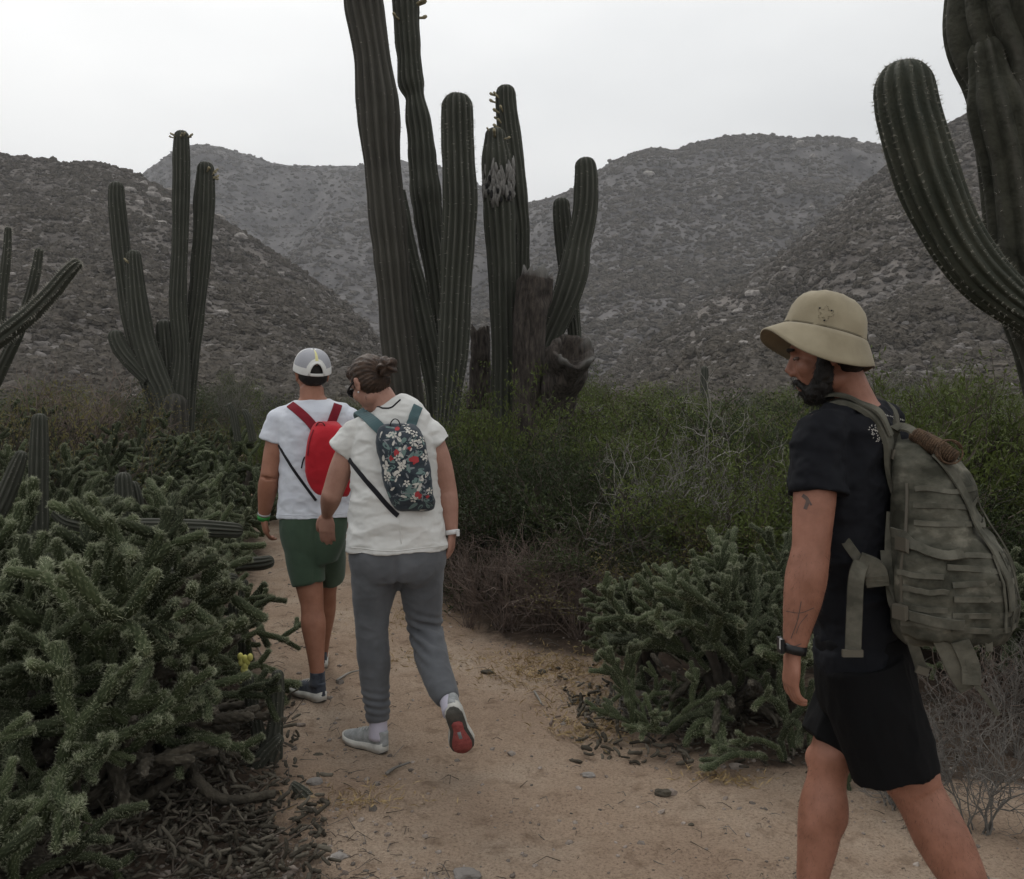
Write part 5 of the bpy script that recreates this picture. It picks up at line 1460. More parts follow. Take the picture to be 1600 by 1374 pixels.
    def rings(zr_, wob):
        V = []
        for i, (z, r, fo) in enumerate(zr_):
            ww = 1 + .02 * nnoise(np.stack([np.cos(th) * 1.6, np.sin(th) * 1.6, np.full(n, z * 16)], -1), 3) * wob
            V.append(np.stack([np.cos(th) * r * ww + fo, np.sin(th) * r * .87 * ww, np.full(n, z) + wob * .004 * np.cos(th * 2) * (1 - z * 9) * 0], 1))
        return V
    def grid(Rr, closed_top=False):
        m = len(Rr); V = np.concatenate(Rr)
        ii, jj = np.meshgrid(np.arange(m - 1), np.arange(n), indexing='ij'); j2 = (jj + 1) % n
        return V, [np.stack([ii * n + jj, ii * n + j2, (ii + 1) * n + j2, (ii + 1) * n + jj], -1).reshape(-1, 4)]
    V, F = grid(rings(zr, 1.4)); V = V @ hA + hcen
    Vn = wrinkle(V, (V - hcen) / np.linalg.norm(V - hcen, axis=1, keepdims=True), .005, 14, 4); Vn = wrinkle(Vn, (V - hcen) / np.linalg.norm(V - hcen, axis=1, keepdims=True), .0018, 40, 6)
    cr_ = put(Vn, F, 'crown', M['khaki'], hat)
    so = cr_.modifiers.new('thick', 'SOLIDIFY'); so.thickness = .0022
    br = []
    for t in np.linspace(0, 1, 9):
        r = .1145 + .042 * t ** .95 + 0 * t
        z = -.002 - .050 * t
        fr = np.cos(th)
        rr = r + .010 * t * np.clip(fr, 0, 1) - .010 * t * np.clip(-fr, 0, 1)
        zz = z + .013 * t * np.clip(fr, 0, 1) - .010 * t * (1 - np.abs(fr)) ** 1 - .024 * t * np.abs(np.sin(th)) ** 1.3 + .006 * t * np.sin(th * 3 + .7) + .003 * t * np.sin(th * 5) - .006 * t * np.clip(-fr, 0, 1)
        br.append(np.stack([np.cos(th) * rr, np.sin(th) * rr * .90, zz], 1))
    br.append(br[-1] * (0.992, 0.992, 1) + np.array((0, 0, -.0025)))
    V, F = grid(br); V = V @ hA + hcen
    b_ = put(V, F, 'brim', M['khaki'], hat); so = b_.modifiers.new('thick', 'SOLIDIFY'); so.thickness = .0025
    for (z, r, k, nm) in ((.0015, .1152, .87, 'seam'), (.0045, .1148, .87, 'stitching')):
        q = np.stack([np.cos(th) * r, np.sin(th) * r * k, np.full(n, z)], 1) @ hA + hcen
        q = np.vstack([q, q[:1]]); V, F = tube(q, .0011 if nm == 'seam' else .0006, 5, False); put(V, F, nm, M['khaki_dark'], hat)
    for t, i in ((.35, 3), (.62, 5), (.86, 7)):
        q = (br[i] + (0, 0, .0016)) @ hA + hcen; q = np.vstack([q, q[:1]]); V, F = tube(q, .00055, 4, False); put(V, F, 'stitching', M['khaki_dark'], hat)
    # faint round print and eyelets on the crown side that faces us
    cs = Surf(Vn, grid(rings(zr, 1.4))[1]); c0 = P(1292, 489, 2.3)
    def crown_pt(px, py): 
        h, nn = cs.ray((0, 0, CAMZ), P(px, py, 2.3) - np.array((0, 0, CAMZ))); return h, nn
    mb = MB()
    for k in range(34):
        t = k / 34 * 6.28; r = 10 + 3 * math.sin(k * 7.3)
        h, nn = crown_pt(1290 + r * math.cos(t), 490 + r * .9 * math.sin(t))
        if h is None: continue
        if nn @ (h - hcen) < 0: nn = -nn
        V, F = ell(h + nn * .0015, (.0012, .0012, .0006) if k % 3 else (.0018, .0007, .0007)); mb.add(V, F)
    mb.obj('print', [M['khaki_dark']], hat)
    for px, py in ((1281, 482), (1299, 486), (1288, 501)):
        h, nn = crown_pt(px, py)
        if h is not None:
            if nn @ (h - hcen) < 0: nn = -nn
            V, F = ell(h + nn * .002, (.0025, .0025, .0025)); put(V, F, 'eyelet', M['black_plastic'], hat)
    # shirt
    slv = P(1279, 772, 2.335); slR = P(1392, 760, 2.72)
    pc = [torso(1.04, 1, 8), limb([P(1345, 1000, 2.5), P(1348, 1030, 2.5)], [[.172, .126], [.176, .130]], 6, 28, ref=l),
          limb([shL + (shL - slv) * .12, shL, shL + (slv - shL) * .5, slv], [.055, .072, .074, .078], 16, 24), limb([shR, shR + (slR - shR) * .5, slR], [.068, .068, .07], 12, 24), ell(shL + (0, 0, -.0), (.070, .070, .062)), ell(shR, (.066, .066, .060)),
          limb([P(1338, 650, 2.5), shL + (0, 0, .012)], [.060, .055], 10, 16), limb([P(1338, 650, 2.5), shR + (0, 0, .012)], [.060, .055], 10, 16)]
    V, F, Nn = remesh(pc, .005, 3)
    V = wrinkle(V, Nn, .012, 7, 3, (1, 1, 1.3)); V = wrinkle(V, Nn, .004, 17, 13, (1, 1, 1.3)); tee = put(V, F, 't_shirt', M['tee_black'], root); ts = Surf(V, F)
    q = [ts.near(p)[0] for p in spline([P(1286, 668, 2.5), P(1300, 640, 2.38), P(1338, 620, 2.38), P(1362, 640, 2.5), P(1340, 655, 2.62), P(1300, 655, 2.6)], 20)]
    # shorts
    hmL, hmR = P(1398, 1206, 2.41), P(1299, 1166, 2.55)
    pc = [limb([P(1345, 985, 2.5), P(1349, 1030, 2.5), P(1356, 1080, 2.5), P(1360, 1110, 2.5)], [[.160, .120], [.166, .128], [.165, .128], [.14, .11]], 14, 28, ref=l),
          limb([hipL + (0, 0, .02), hipL + (hmL - hipL) * .4, hmL], [.112, .118, .116], 18, 26), limb([hipR + (0, 0, .02), hipR + (hmR - hipR) * .5, hmR], [.108, .104, .094], 18, 26)]
    V, F, Nn = remesh(pc, .005, 3); V = wrinkle(V, Nn, .012, 5.5, 9, (1, 1, .45)); V = wrinkle(V, Nn, .004, 16, 19, (1, 1, .5))
    put(V, F, 'shorts', M['short_black'], root)
    # watch, worn tattoos
    wc = wrL + (wrL - elL) * (-.02); d = unit(wrL - elL)
    V, F = tube([wc - d * .011, wc + d * .011], [[.0315, .036], [.0315, .036]], 26, True, (1, 0, 0)); w = put(V, F, 'watch_strap', M['black_plastic'], root)
    V, F = box(wc + np.array((-.034, .0, .008)), (.010, .034, .036)); put(V, F, 'watch_case', M['black_plastic'], root, smooth=False)
    V, F = box(wc + np.array((-.0375, -.012, .014)), (.005, .008, .026)); put(V, F, 'watch_edge', M['metal'], root, smooth=False)
    def ink(px, w=.0022, D=2.0, nm='tattoo'):
        pp, nn_ = [], []
        for x, y in spline(np.array(px, float), 14):
            h, nn = bs.ray((0, 0, CAMZ), P(x, y, D) - np.array((0, 0, CAMZ)))
            if h is not None and h[1] < 2.6: pp.append(h + nn * .0007); nn_.append(nn)
        if len(pp) > 3: V, F = ribbon(pp, nn_, w, .0004); put(V, F, nm, M['ink'], root, smooth=False)
    ink([(1254, 774), (1262, 782), (1258, 796)], .010); ink([(1260, 776), (1268, 790)], .005)
    ink([(1302, 816), (1306, 826), (1300, 836), (1304, 846)], .0015)
    ink([(1228, 955), (1250, 958), (1272, 950)], .0018); ink([(1252, 940), (1246, 970), (1236, 998)], .0022); ink([(1262, 960), (1250, 975), (1244, 990)], .0016); ink([(1230, 1005), (1240, 1010), (1252, 1006)], .0022)
    # shoes
    shoe('shoe', anR + np.array((.045, -.03, -.092)), f, u, .275, root, M['shoe_dark'], M['sole_white'])
    shoe('shoe', anL + np.array((.06, -.04, -.055)), unit(f * .82 + np.array((0, 0, -.35))), unit(u + f * .4), .275, root, M['shoe_dark'], M['sole_white'])
    idx = rng.integers(0, len(V_body), 60000); pb = V_body[idx]; nb_ = N_body[idx]
    fore = (np.abs(pb[:, 0] - elL[0]) < .16) & (pb[:, 2] < elL[2] + .02) & (pb[:, 2] > wrL[2] + .03) & (pb[:, 1] < 2.42) & (pb[:, 0] < .93)
    leg = pb[:, 2] < .50
    m_ = np.where(fore | leg)[0][:5200]
    V, F = cards(pb[m_] - nb_[m_] * .0005, nb_[m_] * .6 + np.array((0, 0, -1.0)) + rng.normal(0, .35, (len(m_), 3)), .012, .00045, .1)
    put(V, F, 'body_hair', M['hair_brown'], body, smooth=False, kind='stuff')
    # white print on the upper back
    mb = MB()
    def mark(cx, cy, pts, w):
        pp, nn_ = [], []
        for x, y in pts:
            h, nn = ts.ray((0, 0, CAMZ), P(cx + x, cy + y, 2.) - np.array((0, 0, CAMZ)))
            if h is None: return
            pp.append(h + nn * .0012); nn_.append(nn)
        V, F = ribbon(pp, nn_, w, .0005); mb.add(V, F)
    for k in range(13):
        x = 1380 + k * 2.6; y = 648 + k * .75
        s = rng.uniform(1.2, 3.2); mark(x, y, [(0, -s * .5), (rng.uniform(.2, 1.6), 0), (rng.uniform(-.5, 1), s * .5)], .0022)
    for k in range(8):
        x = 1402 + k * 2.2; mark(x, 668 + k * .4, [(0, -2), (1, 0), (0, 2)], .002)
    for k in range(70):
        t = rng.uniform(0, 6.28); r = rng.uniform(0, 1) ** .5
        x = 1373 + 17 * r * math.cos(t) * .9; y = 679 + 13 * r * math.sin(t) + (x - 1373) * .55
        b = rng.uniform(0, 6.28); s = rng.uniform(1.2, 2.8); mark(x, y, [(0, 0), (s * .6 * math.cos(b), s * .5 * math.sin(b)), (s * math.cos(b + .8), s * math.sin(b + .8))], .0018)
    if mb.n: mb.obj('shirt_print', [M['p_white']], root)
    return root, ts, f, l, u, D0

near, near_ts, nf, nl, nu, ND = build_near()

def build_rucksack():
    f, l, u = nf, nl, nu; b = -f
    c0 = P(1332, 830, 2.5) * (1, 1, 0) + b * .112
    root = thing('backpack', c0 + b * .1, 'camouflage military rucksack with webbing straps on the back of the near hiker', 'backpack')
    # z, half width, front offset, depth
    zs = [.868, .876, .90, .95, 1.02, 1.10, 1.18, 1.26, 1.32, 1.365, 1.395, 1.405]
    hw = [.06, .115, .138, .148, .150, .148, .143, .135, .122, .100, .070, .03]
    dp = [.10, .165, .215, .240, .240, .228, .208, .180, .150, .115, .075, .03]
    fo = [.05, .02, .004, 0, 0, .0, .0, .0, .0, .004, .01, .025]
    n = 64; th = np.linspace(0, 2 * math.pi, n, endpoint=False)
    rings = []
    for z, w, d, o in zip(*[spline(np.column_stack([zs, hw, dp, fo]), 34)[:, k] for k in range(4)]):
        c = np.sign(np.cos(th)) * np.abs(np.cos(th)) ** .62; s = np.sign(np.sin(th)) * np.abs(np.sin(th)) ** .62
        rings.append(c0 + (o + d / 2 + c * d / 2)[:, None] * b + (s * w)[:, None] * l + np.array((0, 0, 1.0)) * z)
    m = len(rings); V = np.concatenate(rings)
    ii, jj = np.meshgrid(np.arange(m - 1), np.arange(n), indexing='ij'); j2 = (jj + 1) % n
    F = np.stack([ii * n + jj, ii * n + j2, (ii + 1) * n + j2, (ii + 1) * n + jj], -1).reshape(-1, 4)
    V = np.vstack([V, rings[0].mean(0), rings[-1].mean(0)]); j = np.arange(n); j2 = (j + 1) % n
    F = [F, np.vstack([np.stack([np.full(n, m * n), j2, j], 1), np.stack([np.full(n, m * n + 1), (m - 1) * n + j, (m - 1) * n + j2], 1)])]
    def at3(bb, ll, z): return c0 + b * bb + l * ll + u * z
    pieces = [(V, F)]
    # outer pocket, side pocket, lid roll
    pieces.append(limb([at3(.225, 0, .90), at3(.235, 0, .96), at3(.228, 0, 1.05), at3(.205, 0, 1.13), at3(.18, 0, 1.17)], [[.10, .040], [.118, .052], [.118, .05], [.11, .04], [.09, .02]], 16, 24, ref=l))
    pieces.append(limb([at3(.10, .135, .91), at3(.10, .145, 1.0), at3(.095, .142, 1.10), at3(.09, .13, 1.15)], [[.03, .062], [.036, .070], [.034, .064], [.02, .04]], 14, 20, ref=l))
    pieces.append(limb([at3(.13, 0, 1.20), at3(.135, 0, 1.27), at3(.105, 0, 1.33), at3(.08, 0, 1.37)], [[.10, .055], [.105, .06], [.095, .05], [.07, .03]], 12, 20, ref=l))
    V, F, Nn = remesh(pieces, .0055, 4)
    V = wrinkle(V, Nn, .0075, 9, 14, (1, 1, .75)); V = wrinkle(V, Nn, .003, 22, 16)
    put(V, F, 'main_bag', M['camo'], root); s = Surf(V, F)
    def web(pts, w=.024, t=.003, off=.003, nm='webbing', n=18, m=None): return strap_on(s, [at3(*p) for p in pts], w, t, off, n, nm, M[m or 'camo_web'], root)
    # rows of load webbing on pocket and sides
    for z in (.935, .975, 1.015, 1.055, 1.095, 1.135): web([(.18, .17, z), (.29, .09, z), (.31, 0, z), (.29, -.09, z), (.18, -.17, z)], .015, .0025, .0025)
    for z in (.94, .985, 1.03, 1.075): web([(.02, .2, z), (.10, .22, z), (.17, .19, z)], .014, .0025, .0025)
    for z in (1.20, 1.245, 1.29): web([(.07, .18, z), (.17, .14, z), (.24, .05, z), (.24, -.08, z)], .014, .0025, .0025)
    for ll in (.10, .05, 0, -.05): web([(.30, ll, .93), (.30, ll, 1.03), (.28, ll, 1.14)], .008, .0025, .006, 'stitch_column')
    # compression straps with buckles
    for z, z2 in ((1.165, 1.14), (.965, .95)):
        web([(-.01, .16, z), (.05, .20, z), (.13, .21, (z + z2) / 2), (.20, .18, z2)], .026, .004, .008, 'compression_strap')
        c, nn = s.near(at3(.035, .2, z)); A = np.array([unit(np.cross(u, nn)), nn, u]); V2, F2 = box(c + nn * .013, (.042, .012, .034), A.T); put(V2, F2, 'buckle', M['buckle'], root, smooth=False)
    web([(.12, .09, 1.38), (.17, .085, 1.30), (.24, .085, 1.2), (.31, .08, 1.08), (.32, .075, .98)], .026, .004, .008, 'closing_strap', 26)
    web([(.12, -.07, 1.38), (.17, -.07, 1.30), (.24, -.07, 1.2), (.31, -.07, 1.08)], .026, .004, .008, 'closing_strap', 26)
    # zip line
    web([(.05, .16, 1.30), (.05, .17, 1.1), (.05, .17, .95)], .007, .004, .002, 'zip', 20, 'buckle')
    # coiled cord bundle on the lid
    cb = link('cord_bundle', None, root, 'bundle of brown cord tied under the lid handle')
    cb.location = Vector(P(1450, 695, 2.32)) - world_loc(root)
    p0, p1 = P(1428, 678, 2.36), P(1492, 716, 2.28)
    V2, F2 = limb([p0, (p0 + p1) / 2 + (0, 0, .006), p1], [.014, .020, .016], 14, 12); put(V2, F2, 'cord', M['rope'], cb)
    t = np.linspace(0, 1, 170); ax = unit(p1 - p0); e1 = unit(np.cross(ax, u)); e2 = np.cross(ax, e1)
    q = p0 + (p1 - p0) * t[:, None] + (np.cos(t * 6.28 * 19)[:, None] * e1 + np.sin(t * 6.28 * 19)[:, None] * e2) * (.017 + .005 * np.sin(t * 3.14))[:, None]
    V2, F2 = tube(q, .0034, 5); put(V2, F2, 'cord', M['rope'], cb)
    for k in range(5):
        a0 = rng.uniform(0, 3); q = p1 + np.array([(math.cos(a0 + x) * .03 - .015, math.sin(k + x) * .012, math.sin(a0 + x) * .03 + .016) for x in np.linspace(0, 4.2, 14)]); V2, F2 = tube(q, .0022, 5); put(V2, F2, 'loose_cord', M['rope'], cb)
    # lid strap stubs
    q = spline([P(1392, 690, 2.42), P(1402, 668, 2.40), P(1424, 672, 2.37), P(1436, 690, 2.35)], 12); V2, F2 = ribbon(q, np.tile((.2, -1, .6), (12, 1)), .030, .005); put(V2, F2, 'lid_strap', M['camo_web'], root, smooth=False)
    V2, F2 = box(P(1404, 712, 2.36), (.036, .014, .026), np.array(Matrix.Rotation(.2, 3, 'Y'))); put(V2, F2, 'buckle', M['buckle'], root, smooth=False)
    # padded shoulder straps lying on the shirt
    T = near_ts
    def pad(pts, w, th_, nm, off=.007, n=30):
        q = spline(pts, n); P2, N2 = [], []
        for p in q: c, nn = T.near(p); P2.append(c + nn * off); N2.append(nn)
        P2 = np.array(P2); N2 = np.array(N2)
        for _ in range(5): P2[1:-1] = (P2[:-2] + P2[1:-1] * 2 + P2[2:]) / 4; N2[1:-1] = (N2[:-2] + N2[1:-1] * 2 + N2[2:]) / 4
        V2, F2 = ribbon(P2, N2, w, th_); return put(V2, F2, nm, M['camo_web'], root, smooth=False), P2
    def S3(ff, ll, z): return P(1335, 640, 2.5) * (1, 1, 0) + f * ff + l * ll + u * z
    pad([S3(.12, .085, 1.25), S3(.13, .09, 1.36), S3(.09, .10, 1.46), S3(.0, .10, 1.52), S3(-.07, .095, 1.49), S3(-.13, .085, 1.42), S3(-.16, .08, 1.36), S3(-.18, .07, 1.28)], .052, .012, 'shoulder_strap')
    pad([S3(.10, -.10, 1.36), S3(.06, -.11, 1.47), S3(-.01, -.11, 1.52), S3(-.09, -.10, 1.47), S3(-.15, -.085, 1.38)], .052, .012, 'shoulder_strap')
    pad([S3(.05, .104, 1.50), S3(-.01, .104, 1.53), S3(-.08, .10, 1.49), S3(-.14, .09, 1.42)], .024, .006, 'load_strap', .018)
    # lower ends of the shoulder straps and the hip belt hanging loose
    def hang(pts, w, nm, nrm=(-.35, -1, 0), th_=.004, n=20):
        q = spline(pts, n); V2, F2 = ribbon(q, np.tile(np.asarray(nrm, float), (n, 1)) + rng.normal(0, .02, (n, 3)), w, th_); return put(V2, F2, nm, M['camo_web'], root, smooth=False)
    hang([P(1312, 830, 2.36), P(1324, 850, 2.34), P(1340, 872, 2.33), P(1352, 888, 2.33), P(1372, 895, 2.33)], .026, 'adjuster_strap')
    hang([P(1340, 880, 2.32), P(1366, 892, 2.31), P(1372, 915, 2.32)], .060, 'hip_pad', th_=.014)
    hang([P(1346, 878, 2.31), P(1338, 905, 2.30), P(1335, 960, 2.30), P(1333, 1016, 2.30)], .040, 'hip_belt')
    V2, F2 = box(P(1332, 1021, 2.295), (.052, .010, .018)); put(V2, F2, 'buckle', M['buckle'], root, smooth=False)
    hang([P(1384, 860, 2.34), P(1388, 900, 2.33), P(1402, 930, 2.31), P(1420, 985, 2.30), P(1441, 1050, 2.30)], .028, 'hip_belt')
    V2, F2 = box(P(1441, 1048, 2.297), (.032, .008, .020), np.array(Matrix.Rotation(.3, 3, 'Y'))); put(V2, F2, 'buckle', M['buckle'], root, smooth=False)
    hang([P(1392, 800, 2.36), P(1389, 860, 2.34), P(1392, 930, 2.33), P(1402, 960, 2.32)], .022, 'back_panel_edge')
    hang([P(1470, 1000, 2.24), P(1482, 1025, 2.24), P(1496, 1055, 2.24), P(1512, 1078, 2.24)], .040, 'loose_strap')
    hang([P(1508, 1000, 2.22), P(1512, 1030, 2.22), P(1520, 1062, 2.22), P(1540, 1090, 2.22), P(1560, 1118, 2.22)], .012, 'loose_strap')
    hang([P(1500, 1002, 2.22), P(1516, 1040, 2.22), P(1518, 1070, 2.22)], .044, 'loose_strap')
    hang([P(1545, 1002, 2.22), P(1546, 1018, 2.22)], .018, 'loose_strap')
    return root
build_rucksack()

# ------------------------------------------------------------------ woman
def build_woman():
    D0 = 3.88
    root = thing('person', P(620, 0, D0) * (1, 1, 0), 'woman with hair bun, white T-shirt and grey trousers seen from behind mid stride', 'person')
    f = unit((-.12, 1, 0)); u = np.array((0, 0, 1.0)); l = np.cross(u, f)
    sec = [(606, 629, .066, .060), (612, 639, .098, .076), (616, 650, .135, .09), (617, 668, .165, .105), (617, 700, .180, .120), (617, 745, .180, .128), (618, 790, .190, .135), (620, 830, .206, .142), (621, 858, .213, .145), (622, 890, .210, .142)]
    def torso(g, lo=0, hi=99):
        s = sec[lo:hi]; return limb([P(x, y, D0) for x, y, _, _ in s], np.array([(w * g, d * g) for _, _, w, d in s]), 30, 28, ref=l)
    shL, shR = P(556, 678, 3.88), P(673, 676, 3.90)
    elL, wrL = P(519, 772, 3.90), P(511, 803, 4.11)
    elR, wrR = P(698, 768, 3.93), P(706, 832, 3.90)
    hc = P(577, 598, 3.90); A = head_axes((-.68, .73), R(30), R(-6))
    hp, W_ = head_pieces(hc, A, .97, .9)
    hipL, hipR = P(586, 892, 3.88), P(658, 892, 3.90)
    knL, anL = P(582, 992, 3.90), P(591, 1132, 3.90)
    knR, anR = P(663, 985, 3.96), P(702, 1098, 3.63)
    pcs = hp + [torso(.84), limb([P(608, 645, 3.89), P(598, 622, 3.89), P(586, 605, 3.90)], [.060, .054, .052], 12, 18),
                limb([shL, (shL + elL) / 2 + l * .004, elL], [.046, .052, .045], 18, 18), limb([elL, elL + (wrL - elL) * .35, wrL], [.045, .044, .026], 18, 16), ell(shL, (.050, .050, .048)), ell(elL, (.046, .046, .046)),
                limb([shR, (shR + elR) / 2 - l * .004, elR], [.046, .052, .046], 18, 18), limb([elR, elR + (wrR - elR) * .35, wrR], [.046, .044, .026], 18, 16), ell(shR, (.050, .050, .048)),
                limb([hipL, knL, anL, anL - (0, 0, .05)], [.07, .055, .036, .034], 20, 18), limb([hipR, knR, anR], [.07, .055, .036], 20, 18)]
    pcs += hand(wrL, np.array((-.02, .12, -1)), np.array((.2, 1, .1)), np.array((-1, .1, 0)), 1.0, .28, .13)
    pcs += hand(wrR, np.array((-.06, .1, -1)), np.array((-1, .3, 0)), np.array((-.2, 1, 0)), .92, .6)
    V, F, Nn = remesh(pcs, .0050, 2); put(V, F, 'body', M['skin_woman'], root)
    eyes(W_, A, root, .97)
    def E(p, r, m=1): return ell(W_(p), np.asarray(r), A)
    pc = [E((-.018, 0, .032), (.094, .081, .088)), E((-.036, 0, -.012), (.066, .075, .066)), E((.032, 0, .078), (.056, .062, .042))]
    V, F, Nn = remesh(pc, .0045, 3); ang = (V - hc) @ A.T
    V = V + Nn * (0.0016 * np.sin(np.arctan2(ang[:, 1], ang[:, 2] + .02) * 26 + 3 * fbm(V * 12, 2, 3)) + .002 * fbm(V * 70, 2, 4))[:, None]
    h = put(V, F, 'hair', M['hair_brown'], root)
    bc = P(605, 573, 3.80); pc = [ell(bc, (.044, .042, .042)), ell(bc + np.array((-.02, .02, .014)), (.03, .03, .03))]
    V, F, Nn = remesh(pc, .004, 2); rel = V - bc
    V = V + Nn * (.006 * np.sin(np.arctan2(rel[:, 2], rel[:, 0]) * 5 + np.linalg.norm(rel, axis=1) * 90 + 2 * fbm(V * 20, 2, 6)))[:, None]
    put(V, F, 'bun', M['hair_brown'], root)
    # loose strands
    mb = MB()
    for k in range(46):
        s0 = hc + unit(rng.normal(0, 1, 3) + np.array((.2, -.8, .5))) * .098 if k % 2 else bc + unit(rng.normal(0, 1, 3)) * .040
        d = unit(rng.normal(0, .6, 3) + (s0 - hc) * 4); q = spline([s0, s0 + d * .018, s0 + d * .026 + rng.normal(0, .012, 3) - np.array((0, 0, .006))], 7); V, F = tube(q, .0006, 3); mb.add(V, F)
    for k in range(26):
        s0 = W_((-.085 + rng.normal(0, .01), rng.uniform(-.05, .05), -.03)); q = spline([s0, s0 - np.array((0, .01, .02)) + rng.normal(0, .005, 3), s0 - np.array((0, 0, .045)) + rng.normal(0, .008, 3)], 6); V, F = tube(q, .0007, 3); mb.add(V, F)
    mb.obj('loose_hair', [M['hair_brown']], h, kind='stuff')
    # sunglasses
    sg = link('sunglasses', None, root); sg.location = Vector(W_((.09, 0, .0))) - world_loc(root)
    for s in (1, -1):
        V, F = ell(W_((.094, s * .034, .002)), (.007, .029, .022), A); put(V, F, 'lens', M['black_plastic'], sg)
        V, F = limb([W_((.090, s * .062, .008)), W_((.045, s * .077, .008)), W_((-.015, s * .082, .010))], [.006, .0045, .003], 10, 6); put(V, F, 'temple', M['black_plastic'], sg)
    V, F = limb([W_((.100, .012, .006)), W_((.104, 0, .008)), W_((.100, -.012, .006))], [.002, .002, .002], 6, 6); put(V, F, 'bridge', M['black_plastic'], sg)
    V, F = ell(W_((-.006, .084, -.046)), (.0045, .0045, .0045)); put(V, F, 'earring', M['metal'], root)
    # necklace cord
    # shirt
    slL, slR = P(533, 705, 3.885), P(685, 694, 3.905)
    def tt(g, lo, hi): return torso(g, lo, hi)
    pc = [torso(1.04, 0, 9), limb([shL, (shL + slL) / 2, slL], [.060, .064, .066], 12, 22), limb([shR, (shR + slR) / 2, slR], [.060, .063, .065], 12, 22), ell(shL, (.064, .064, .058)), ell(shR, (.064, .064, .058)),
          limb([P(614, 652, 3.88), shL + (0, 0, .012)], [.055, .048], 10, 16), limb([P(614, 652, 3.88), shR + (0, 0, .012)], [.055, .048], 10, 16)]
    V, F, Nn = remesh(pc, .0055, 3)
    V = wrinkle(V, Nn, .011, 5.0, 23, (.8, 1, 1.7)); V = wrinkle(V, Nn, .0045, 13, 25, (.8, 1, 1.6))
    m_ = V[:, 2] < P(0, 852, 3.88)[2]; 
    V[:, 2] -= np.where(V[:, 2] < P(0, 830, 3.88)[2], .010 * nnoise(np.stack([V[:, 0] * 7, V[:, 1] * 7], -1), 4), 0)
    put(V, F, 't_shirt', M['tee_white'], root); ts = Surf(V, F)
    # seams: back seam, hem stitching, cuffs
    q = [ts.ray((0, 0, CAMZ), P(x, y, 3) - np.array((0, 0, CAMZ)))[0] for x, y in spline(np.array([(622, 780), (624, 810), (627, 850)], float), 12)]
    V, F = tube(np.array(q), .0016, 5); put(V, F, 'seam', M['tee_white'], root)
    for y_, D_, nm in ((851, 3.88, 'hem'),):
        q = []
        for a_ in np.linspace(0, 2 * math.pi, 60, endpoint=False):
            d_ = np.array((math.cos(a_), math.sin(a_), 0)); h_, n_ = ts.ray(P(621, y_ + 1.5 * math.sin(3 * a_), D_) + d_ * .5, -d_)
            if h_ is not None: q.append(h_)
        q = np.array(q + q[:1]); V, F = tube(q, .0022, 5, False); put(V, F, nm, M['tee_white'], root)
    q = [ts.near(p)[0] for p in spline([P(588, 633, 3.84), P(598, 637, 3.80), P(612, 636, 3.80), P(624, 630, 3.84)], 14)]
    V, F = tube(np.array(q), .004, 6); put(V, F, 'necklace_cord', M['dark_web'], root)
    # trousers
    def seg(rows): return limb([P(x, y, d) for x, y, r, d in rows], [r / FPX * d for x, y, r, d in rows], 40, 26)
    pc = [limb([P(621, 838, 3.88), P(621, 862, 3.88), P(622, 885, 3.88), P(623, 905, 3.88)], [[.195, .135], [.208, .142], [.205, .14], [.18, .12]], 14, 28, ref=l), ell(P(594, 888, 3.85), (.085, .085, .095)), ell(P(652, 888, 3.85), (.085, .085, .095)),
          seg([(588, 890, 39, 3.88), (586, 912, 37, 3.88), (582, 960, 29, 3.89), (582, 1000, 26.5, 3.90), (584, 1040, 25.5, 3.91), (587, 1078, 22, 3.91), (590, 1105, 19, 3.90), (591, 1126, 17, 3.90)]),
          seg([(656, 890, 37, 3.90), (658, 912, 35, 3.91), (661, 955, 31, 3.94), (664, 985, 28, 3.96), (672, 1010, 27, 3.88), (682, 1045, 26.5, 3.77), (693, 1078, 22, 3.68), (700, 1094, 18, 3.64)])]
    V, F, Nn = remesh(pc, .0055, 14, .6)
    V = wrinkle(V, Nn, .009, 4.0, 33, (1.1, 1.1, .8)); V = wrinkle(V, Nn, .003, 11, 35, (1, 1, 1.6))
    kz = P(0, 984, 3.96)[2]; kx = P(665, 0, 3.96)[0]       # creases at the bent knee
    m_ = np.exp(-((V[:, 0] - kx) / .09) ** 2 - ((V[:, 2] - kz) / .07) ** 2)
    V = V + Nn * (m_ * .010 * np.sin((V[:, 2] + .35 * V[:, 0]) * 150))[:, None]
    az = P(0, 1100, 3.9)[2]; m_ = np.exp(-((V[:, 2] - az - .01) / .06) ** 2) * (V[:, 0] < -.4); V = V + Nn * (m_ * .004 * np.sin(V[:, 2] * 190 + V[:, 0] * 30))[:, None]
    cx_ = P(622, 0, 3.78)[0]; m_ = np.exp(-((V[:, 0] - cx_) / .013) ** 2) * np.clip((V[:, 2] - P(0, 930, 3.8)[2]) / .04, 0, 1) * (Nn[:, 1] < .2) * np.clip((P(0, 862, 3.8)[2] - V[:, 2]) / .05, 0, 1)
    V = V - Nn * (m_ * .011)[:, None]
    put(V, F, 'trousers', M['trousers'], root)
    # watch, socks, shoes
    d = unit(wrR - elR); V, F = tube([wrR - d * .010, wrR + d * .010], .0305, 20); put(V, F, 'watch_strap', M['white_band'], root)
    V, F = box(wrR + np.array((.028, -.012, 0)), (.012, .026, .026)); put(V, F, 'watch_case', M['white_band'], root, smooth=False)
    V, F = limb([anL + (0, 0, .03), anL, anL - (0, 0, .06)], [.041, .039, .042], 10, 18); put(V, F, 'sock', M['sock'], root)
    dd = unit(anR - knR); V, F = limb([anR - dd * .03, anR, anR + dd * .05], [.040, .038, .042], 10, 18); put(V, F, 'sock', M['sock'], root)
    fd = unit((-.80, .60, 0)); hl = np.array((anL[0], anL[1], float(ground_z(anL[0], anL[1])) + .001)) - fd * .05
